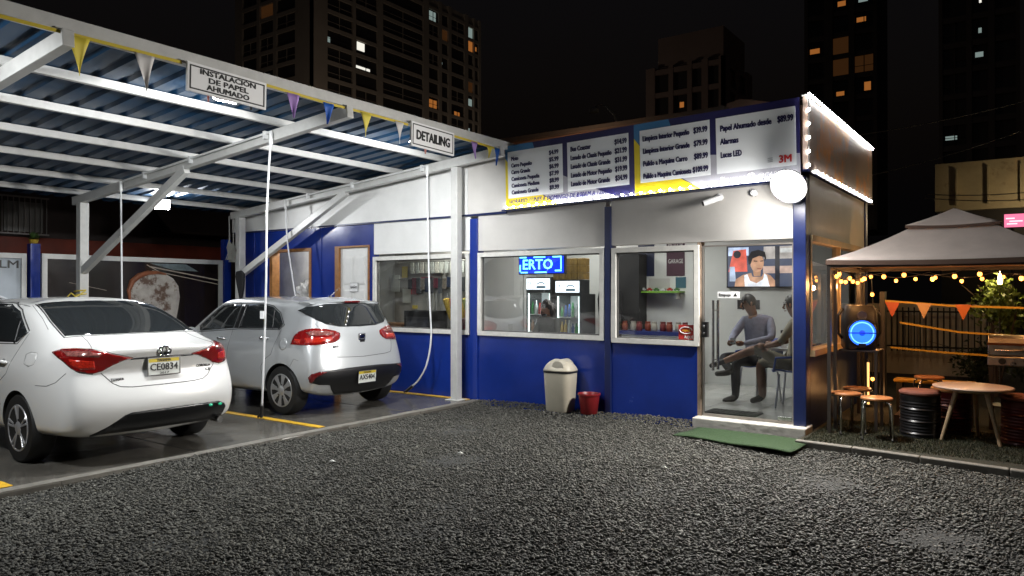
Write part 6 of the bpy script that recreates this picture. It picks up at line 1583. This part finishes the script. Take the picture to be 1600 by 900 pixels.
for k, (y0, z0, y1, z1, r) in enumerate(((7.05, 2.05, 8.42, 1.82, .012), (7.1, 1.98, 8.42, 1.74, .008), (7.0, 2.08, 7.25, 1.95, .008), (5.7, 1.75, 6.3, 1.62, .004))):
    MB().tube([(PX + .0, y0, z0), (PX + .0, y1, z1)], r, 5).build('picture_print', mat('print streak', (.35, .30, .25), .6), t, world=True)
MB().add([(PX - .001, 7.05, 2.11), (PX - .001, 7.75, 2.11), (PX - .001, 8.0, 1.98), (PX - .001, 7.5, 2.0)], [(0,1,2,3)]).build('picture_print', mat('print teal', (.12, .16, .17), .5, noise=(9, .5)), t, world=True)
for k, (y, zt) in enumerate(((5.17, 2.36), (8.58, 2.62), (2.1, 2.36))):
    o = box('blue_post', BLUE_WALL, None, PX - .06, y - .07, SLAB, PX + .07, y + .07, zt); tag(o, ['blue square post topped by a potted plant behind the white car', 'tall blue post at the corner of the picture panel and shop', 'blue square post at the far end of the film banner'][k], 'post')
t = thing('potted_plant', 'small green plant in a yellow pot on the blue post', 'plant', (PX, 5.17, 2.361))
MB().lathe([(.045, 0), (.055, .005), (.07, .06), (.075, .065), (.06, .066), (0, .06)], 14).build('pot', mat('yellow pot', (.45, .30, .03), .5), t, smooth=True)
rng = np.random.default_rng(8); vs = []; fs = []
for k in range(160):
    a, e = rng.uniform(0, 6.28), rng.uniform(.2, 1.5); d = np.array([math.cos(a)*math.cos(e), math.sin(a)*math.cos(e), math.sin(e)]); L = rng.uniform(.06, .15)
    p = np.array([0, 0, .06]); s = np.cross(d, (0, 0, 1)); s = s/np.linalg.norm(s)*.014; o = len(vs)
    vs += [tuple(p + d*L*.3), tuple(p + d*L*.7 + s), tuple(p + d*L), tuple(p + d*L*.7 - s)]; fs.append((o, o+1, o+2, o+3))
MB().add(vs, fs).build('leaves', mat('pot leaf', (.06, .12, .03), .5, island=.4), t)
# mops on the wall end
for k, (y, z) in enumerate(((8.02, 2.98), (8.10, 2.94))):
    t = thing('hanging_mop', ['grey string mop hanging from the eave beam, outer one', 'grey string mop hanging from the eave beam, one nearer the shop'][k], 'mop', (-12.05, y, z), 0, 'mops at the eave')
    MB().tube([(0, 0, 0), (0, .01, -.45)], .01, 6).build('handle', mat('mop stick', (.2, .2, .19), .6), t)
    b = MB(); r_ = random.Random(k)
    for i in range(16): b.tube([(0, 0, -.43), (r_.uniform(-.05, .05), r_.uniform(-.05, .05), -.58), (r_.uniform(-.06, .06), r_.uniform(-.07, .07), -.80)], .007, 4)
    b.build('strings', mat('mop yarn', (.20, .20, .18), .9), t)
t = thing('work_jacket', 'black jacket hung on the facade post of the canopy', 'jacket', (-11.85, 8.10, 1.92))
b = MB(); b.prism([(-.12, 0, .05), (.02, 0, .07), (.12, 0, .0), (.10, 0, -.25), (.05, 0, -.42), (0, 0, -.50), (-.04, 0, -.38), (-.10, 0, -.2), (-.14, 0, -.05)], (0, .05, 0)); b.build('cloth', MATTE_BLACK, t, bevel=.02)
# bottles and yellow cord on the middle post
t = thing('yellow_rope', 'yellow cord knotted round the middle canopy post', 'rope', (-12.0, 5.45, 1.5))
MB().tube([(.08*math.cos(a*.5), -.02 + .09*math.sin(a*.5), .012*a*.4) for a in range(28)] + [(.15, -.16, .02), (.2, -.25, .08), (.16, -.30, .0)], .010, 6).build('coil', mat('rope yellow', (.50, .38, .04), .7), t)
# dark neighbour behind
nb = thing('neighbour_house', 'dark neighbouring house with a red band behind the carport', 'building', (-17.0, 6.0, 0))
DKW = mat('dark wall', (.05, .038, .036), .8, noise=(1.5, .3))
MB().box(-17.3, -4, -.03, -17.0, 16, 2.35).build('wall', DKW, nb, world=True)
MB().box(-17.0, -4, 2.36, -16.94, 16, 2.72).build('red_band', mat('red band', (.20, .030, .012), .6, noise=(2, .3)), nb, world=True)
MB().box(-17.32, -4, 2.73, -17.05, 16, 4.4).build('upper_wall', DKW, nb, world=True)
b = MB(); b.prism([(-16.2, 9.3, 2.95), (-16.2, 16, 2.95), (-17.2, 16, 3.7), (-17.2, 9.3, 3.7)], (0, 0, .05)); b.build('awning_roof', mat('awning', (.09, .07, .065), .8), nb, world=True)
cg = thing('ac_cage', 'barred air conditioner cage on the dark neighbouring wall', 'air conditioner', (-16.9, 6.4, 2.8))
MB().box(-.0, -.35, 0, .35, .35, .6).build('unit', mat('ac unit', (.16, .16, .15), .6), cg)
for k in range(9): MB().box(.37, -.40 + k*.1, -.03, .385, -.385 + k*.1, .68).build('bar', mat('cage bar', (.22, .21, .20), .5), cg)
MB().box(.36, -.45, -.06, .40, .45, -.03).build('frame', mat('cage bar'), cg); MB().box(.36, -.45, .68, .40, .45, .71).build('frame', mat('cage bar'), cg)
# pale wall strip of the building behind the shop
rb = thing('rear_building', 'low peach building whose roof line shows above the price board', 'building', (-6.5, 12.8, 0))
PEACH = mat('peach wall', (.36, .22, .15), .8, noise=(1.2, .2))
MB().box(-9.8, 12.7, -.03, -4.45, 12.85, 4.74).build('wall', PEACH, rb, world=True)
MB().box(-10.0, 12.55, 4.742, -4.40, 12.95, 4.82).build('roof_edge', mat('roof edge', (.12, .11, .10), .6), rb, world=True)
b = MB(); b.prism([(-4.44, 12.75, 3.0), (-2.9, 12.75, 3.0), (-2.9, 12.75, 4.62), (-4.2, 12.75, 4.95), (-4.44, 12.75, 4.9)], (0, .1, 0)); b.build('gable', PEACH, rb, world=True)
light('yard_light', thing('yard_lamp', 'dim lamp on the roof behind the price board', 'lamp', (-7.0, 11.9, 3.9)), (0, 0, .2), 14, (1, .62, .38), 'POINT', .1, world=False)
MB().lathe([(.05, 0), (.06, .05), (.02, .12), (0, .13)], 12).build('globe', emat('warm bulb', (1, .5, .2), 2), bpy.data.objects['yard_lamp'], smooth=True); MB().tube([(0, 0, -.95), (0, 0, 0)], .02, 8).build('stem', DARK, bpy.data.objects['yard_lamp'])
sl = thing('gooseneck_pole', 'thin curved lamp pole rising behind the price board', 'pole', (-7.2, 14.0, 0))
MB().tube([(0, 0, 0), (0, 0, 5.1), (-.1, 0, 5.35), (-.28, 0, 5.55), (-.45, 0, 5.62), (-.56, 0, 5.58)], .022, 8).build('pole', mat('pole grey', (.25, .25, .25), .5), sl, smooth='all'); MB().lathe([(.02, 0), (.09, -.05), (.10, -.12), (0, -.13)], 12, (-.58, 0, 5.58)).build('head', mat('pole grey'), sl, smooth=True)
for k, (a, c) in enumerate((((-3.0, 13, 4.9), (-8.4, 13, 4.45)), ((1.0, 24, 6.4), (-3.6, 15, 3.6)), ((1.0, 26, 7.4), (-4.2, 15, 4.5)), ((2.0, 22, 4.3), (-2.4, 22, 4.15)), ((2.0, 22, 4.05), (-2.4, 22, 4.05)))):
    A_, C_ = Vector(a), Vector(c); pts = []
    for i in range(13):
        u = i/12; q = A_.lerp(C_, u); q.z -= .5*4*u*(1-u)*.4; pts.append(q)
    o = MB().tube(pts, .012, 5).build('overhead_wire', mat('wire', (.10, .10, .10), .5)); tag(o, ['thin wire crossing above the price board', 'overhead wire slanting up beyond the shop corner, lower one', 'overhead wire slanting up beyond the shop corner, upper one', 'upper wire before the beige wall', 'lower wire before the beige wall'][k], 'wire')
# beige lit block and pink sign beyond the gazebo
bb = thing('beige_building', 'beige lit upper wall of a building beyond the gazebo', 'building', (0, 27, 0))
MB().box(-2.55, 26, 4.05, 6, 30, 5.5).build('wall', mat('beige wall', (.42, .36, .24), .8, noise=(.8, .3), wear=(1.4, .55, (.26, .21, .14))), bb, world=True)
MB().box(-2.4, 26.2, -.03, 6, 30, 4.04).build('ground_floor', mat('dark facade', (.02, .018, .018), .7), bb, world=True)
for k in range(6): MB().box(-2.0 + k*.8, 25.9, 4.2, -1.95 + k*.8, 25.995, 5.3).build('wall_rib', mat('beige wall'), bb, world=True)
wl_ = thing('wash_lamp', 'lamp washing the beige wall beyond the gazebo', 'lamp', (.4, 24.6, 3.6)); light('wash_light', wl_, (0, 0, .1), 90, (1, .78, .45), 'POINT', .1, world=False)
MB().tube([(0, 0, -3.63), (0, 0, 0)], .04, 8).build('pole', DARK, wl_); MB().lathe([(.1, 0), (.12, .06), (0, .12)], 12).build('head', emat('warm bulb', (1, .5, .2), 2), wl_, smooth=True)
ps = thing('pink_sign', 'small glowing pink sign beyond the gazebo roof', 'sign', (-.62, 24.5, 3.55)); MB().box(-.14, 0, -.2, .38, .1, .2).build('box', DARK, ps); MB().box(-.12, -.01, -.18, .36, -.001, .18).build('face', emat('pink glow', (1, .22, .38), .9), ps); MB().tube([(.05, .05, -3.58), (.05, .05, -.2)], .04, 8).build('pole', DARK, ps)
b = MB()
for x0, x1, z in ((-.08, .12, .06), (.0, .3, -.02), (-.06, .18, -.09)): b.box(x0, -.014, z-.015, x1, -.011, z+.02)
b.build('sign_print', emat('pink print', (1, .8, .85), 1.0), ps)

# ------------------------------------------------------------------ apartment towers
def tower(label, face_pts, cols_spec, z0, z1, fh, lit, m_wall, depth=14, sill=.18, seed=1, name='apartment_tower', wfrac=.74):
    """face_pts: list of (P, Q) ground points of the visible faces; cols_spec: bays per face as (u0, u1) fractions"""
    t = thing(name, label, 'tower', (*face_pts[0][0], 0))
    O = Vector((*face_pts[0][0], 0))
    rnd = random.Random(seed)
    DG_ = mat('tower dark glass', (.030, .027, .026), .35); RAIL = mat('tower rail', (.02, .02, .02), .6)
    share = {}
    for fi, ((P, Q), bays) in enumerate(zip(face_pts, cols_spec)):
        P, Q = Vector((*P, 0)), Vector((*Q, 0)); d = (Q - P).normalized(); L = (Q - P).length; nrm = Vector((d.y, -d.x, 0))
        ctr = Vector((0, 0, 0))
        inn = -nrm
        def pt(u, w, z): return P + d*u + inn*w + Vector((0, 0, z)) - O
        # recessed core behind the openings
        b = MB(); c = [pt(.5, .45, z0), pt(L - .5, .45, z0), pt(L - .5, depth, z0), pt(.5, depth, z0)]; b.add(c + [v + Vector((0, 0, z1 - z0)) for v in c], [(0,1,2,3), (4,5,6,7), (0,1,5,4), (1,2,6,5), (2,3,7,6), (3,0,4,7)]); b.build('core_wall', m_wall, t)
        edges = [0.0] + [x for bb_ in bays for x in bb_] + [1.0]
        for k in range(0, len(edges), 2):
            u0, u1 = edges[k]*L, edges[k+1]*L
            if u1 - u0 < .05: continue
            b = MB(); c = [pt(u0, 0, z0), pt(u1, 0, z0), pt(u1, .449, z0), pt(u0, .449, z0)]; b.add(c + [v + Vector((0, 0, z1 - z0)) for v in c], [(0,1,2,3), (4,5,6,7), (0,1,5,4), (1,2,6,5), (2,3,7,6), (3,0,4,7)]); b.build('pier', m_wall, t)
        nf = int((z1 - z0) / fh)
        for f in range(nf + 1):
            z = z0 + f*fh
            for bi, (a, c_) in enumerate(bays):
                u0, u1 = a*L, c_*L
                b = MB(); q = [pt(u0, .05, z), pt(u1, .05, z), pt(u1, .448, z), pt(u0, .448, z)]; b.add(q + [v + Vector((0, 0, fh*.22)) for v in q], [(0,1,2,3), (4,5,6,7), (0,1,5,4), (1,2,6,5), (2,3,7,6), (3,0,4,7)]); b.build('floor_band', m_wall, t)
                if f == nf: continue
                zz0, zz1 = z + fh*.22, z + fh
                q = [pt(u0, .40, zz0), pt(u1, .40, zz0), pt(u1, .40, zz1), pt(u0, .40, zz1)]
                mm = lit.get((fi, f, bi), DG_)
                if isinstance(mm, tuple):
                    mm, part = mm
                    q = [pt(u0 + (u1-u0)*part[0], .37, zz0 + (zz1-zz0)*part[2]), pt(u0 + (u1-u0)*part[1], .37, zz0 + (zz1-zz0)*part[2]), pt(u0 + (u1-u0)*part[1], .37, zz0 + (zz1-zz0)*part[3]), pt(u0 + (u1-u0)*part[0], .37, zz0 + (zz1-zz0)*part[3])]
                    MB().add([pt(u0, .40, zz0), pt(u1, .40, zz0), pt(u1, .40, zz1), pt(u0, .40, zz1)], [(0,1,2,3)]).build('window', DG_, t)
                w = MB().add(q, [(0,1,2,3)]).build('window', mm, t)
                if rnd.random() < .45 and u1 - u0 > 2.2:
                    b = MB(); b.bar(pt((u0+u1)/2, .3, zz0), pt((u0+u1)/2, .3, zz1), .10, .10); b.bar(pt(u0, .2, zz0 + fh*.30), pt(u1, .2, zz0 + fh*.30), .06, .06); b.build('balcony_rail', RAIL if mm is not DG_ else m_wall, t)
    return t
TANW = mat('tower tan wall', (.33, .29, .245), .8, noise=(.12, .15))
WW = emat('lit window white', (.95, .92, .82), .75); WO = emat('lit window amber', (1.0, .34, .07), .22); WC = emat('lit window cool', (.62, .80, .75), .22)
LITD = emat('dim amber window', (.5, .20, .06), .04)
bays_r = [(.075, .20), (.215, .33), (.36, .60), (.635, .70), (.72, .765), (.785, .88), (.905, .945), (.955, .985)]
lit = {(1, 10, 0): (WC, (.0, .15, .1, .5)), (1, 10, 1): (WW, (.1, .45, .3, .95)), (1, 9, 1): (WW, (.0, .7, .15, .35)), (1, 14, 3): (WC, (.0, .8, .1, .9)), (1, 14, 6): WC, (1, 13, 6): WO, (1, 8, 3): (WO, (.05, .9, .1, .8)),
       (1, 9, 6): (WC, (.0, .9, .0, .7)), (1, 10, 6): LITD, (1, 8, 5): (WO, (.3, .7, .0, .4)), (1, 13, 4): LITD, (1, 13, 7): (WO, (.3, .7, .3, .7)), (1, 11, 4): (WC, (.0, .25, .4, .6)), (0, 12, 1): LITD, (1, 15, 3): (WC, (.0, .9, .2, .9)), (1, 7, 6): (WC, (.2, .5, .2, .5))}
tower('tall tan apartment tower with balconies and a few lit windows above the canopy', [((-117, 79), (-96.2, 79)), ((-96.2, 79), (-96.2, 124))], [[(.10, .30), (.34, .52), (.56, .80)], bays_r], 14, 59, 2.85, lit, TANW, depth=16, seed=2)
lit2 = {(0, 6, 1): (WO, (.4, .7, .3, .6)), (0, 2, 1): (WO, (.4, .7, .2, .8)), (0, 1, 1): (WO, (.6, .9, .4, .6)), (0, 3, 3): LITD}
DIM = mat('tower brown wall', (.20, .15, .13), .85, noise=(.12, .2))
t2 = tower('narrow brown tower with a stepped top behind the price board', [((-42.2, 90), (-31.6, 90)), ((-31.6, 90), (-31.6, 101))], [[(.12, .30), (.36, .54), (.60, .72), (.80, .93)], [(.2, .45), (.55, .8)]], 6, 31, 3.0, lit2, DIM, depth=10, seed=4)
MB().box(1.4, .8, 31.001, 10.2, 9, 35).build('top_storey', DIM, t2)
lit3 = {(0, 10, 1): (WO, (.3, .8, .3, .6)), (0, 10, 2): (WC, (.2, .7, .3, .7)), (0, 9, 2): (WO, (.1, .6, .4, .7)), (0, 8, 0): (WO, (.1, .7, .3, .6)), (0, 8, 1): LITD, (0, 7, 1): LITD, (0, 7, 2): LITD, (0, 6, 1): (WO, (.2, .7, .1, .35)), (0, 6, 2): (WO, (.5, .85, .2, .7)), (0, 12, 1): (WC, (.3, .5, .4, .6))}
DIM2 = mat('tower dark wall', (.07, .06, .058), .85, noise=(.12, .2))
tower('dark tower with scattered amber windows beyond the shop corner', [((-27, 110), (-17.6, 110))], [[(.05, .28), (.40, .62), (.70, .95)]], 10, 56, 3.0, lit3, DIM2, depth=12, seed=6)
lit4 = {(0, 8, 1): (WC, (.4, .6, .3, .55)), (0, 7, 1): (WC, (.2, .7, .4, .65)), (0, 9, 1): (WW, (.45, .6, .5, .7)), (0, 4, 0): (WC, (.1, .6, .3, .5))}
tower('dark distant tower with two white windows behind the gazebo', [((-9.4, 100), (-1.5, 100))], [[(.05, .35), (.42, .62), (.70, .95)]], 6, 48, 3.0, lit4, DIM2, depth=10, seed=8)
# unseen street lamps, added among the towers to brighten their fronts
def added_street_lamp(label, loc, h, watts, col):
    t = thing('added_street_lamp', label, 'street lamp', loc, 0, 'added street lamps among the towers')
    MB().tube([(0, 0, 0), (0, 0, h-1), (.3, 0, h-.3), (1.2, 0, h)], [.14, .10, .08, .06], 8).build('pole', mat('pole grey'), t, smooth='all')
    MB().box(1.0, -.2, h-.02, 2.0, .2, h+.12).build('lamp_head', DARK, t); MB().box(1.1, -.15, h-.06, 1.9, .15, h-.021).build('lens', emat('sodium lens', (1, .62, .3), 8), t)
    light('added_street_light', t, (1.5, 0, h-.3), watts, col, 'POINT', .3, world=False)
added_street_lamp('added street lamp hidden behind the canopy in front of the tan tower', (-80, 62, 0), 11, 5200, (1, .80, .62))
added_street_lamp('added street lamp beside the tan tower, further along its front', (-74, 100, 0), 11, 4400, (1, .80, .62))
added_street_lamp('added street lamp hidden behind the shop in front of the brown tower', (-30, 66, 0), 10, 260, (1, .66, .5))

# ------------------------------------------------------------------ fit lettering to its measured widths and turn it into plain meshes
bpy.context.view_layer.update()
fits = dict((q.name, ww) for q, ww in FIT)
dgf = bpy.context.evaluated_depsgraph_get()
fonts = [(o, bpy.data.meshes.new_from_object(o.evaluated_get(dgf))) for o in COL.objects if o.type == 'FONT']
for o, me in fonts:
    w = fits.get(o.name)
    if w:
        xs = [v.co.x for v in me.vertices]; ln = max(xs) - min(xs)
        me.transform(Matrix.Scale(w / ln, 4, (1, 0, 0))); o.scale = (1, 1, 1)
    bd = BOLD.get(o.data.name, 0)
    if bd:
        # heavier strokes: the outline again, shifted a hair to each side and lifted off by fractions of a millimetre
        n0 = len(me.vertices); V = [v.co.copy() for v in me.vertices]; P = [p.vertices[:] for p in me.polygons]
        VV, PP = [], []
        for k, (dx, dy) in enumerate(((0, 0), (-bd, 0), (bd, 0), (0, bd * .7), (0, -bd * .7), (-bd * .7, bd * .5), (bd * .7, bd * .5), (-bd * .7, -bd * .5), (bd * .7, -bd * .5))):
            VV += [(v.x + dx, v.y + dy, v.z + k * .00012) for v in V]; PP += [tuple(i + k * n0 for i in p) for p in P]
        mt = me.materials[0]
        me = bpy.data.meshes.new(me.name); me.from_pydata(VV, [], PP); me.materials.append(mt)
    nm = o.name
    o.name = 'old'
    n = bpy.data.objects.new(nm, me); COL.objects.link(n)
    n.parent = o.parent; n.location = o.location; n.rotation_euler = o.rotation_euler; n.scale = o.scale
    bpy.data.objects.remove(o)
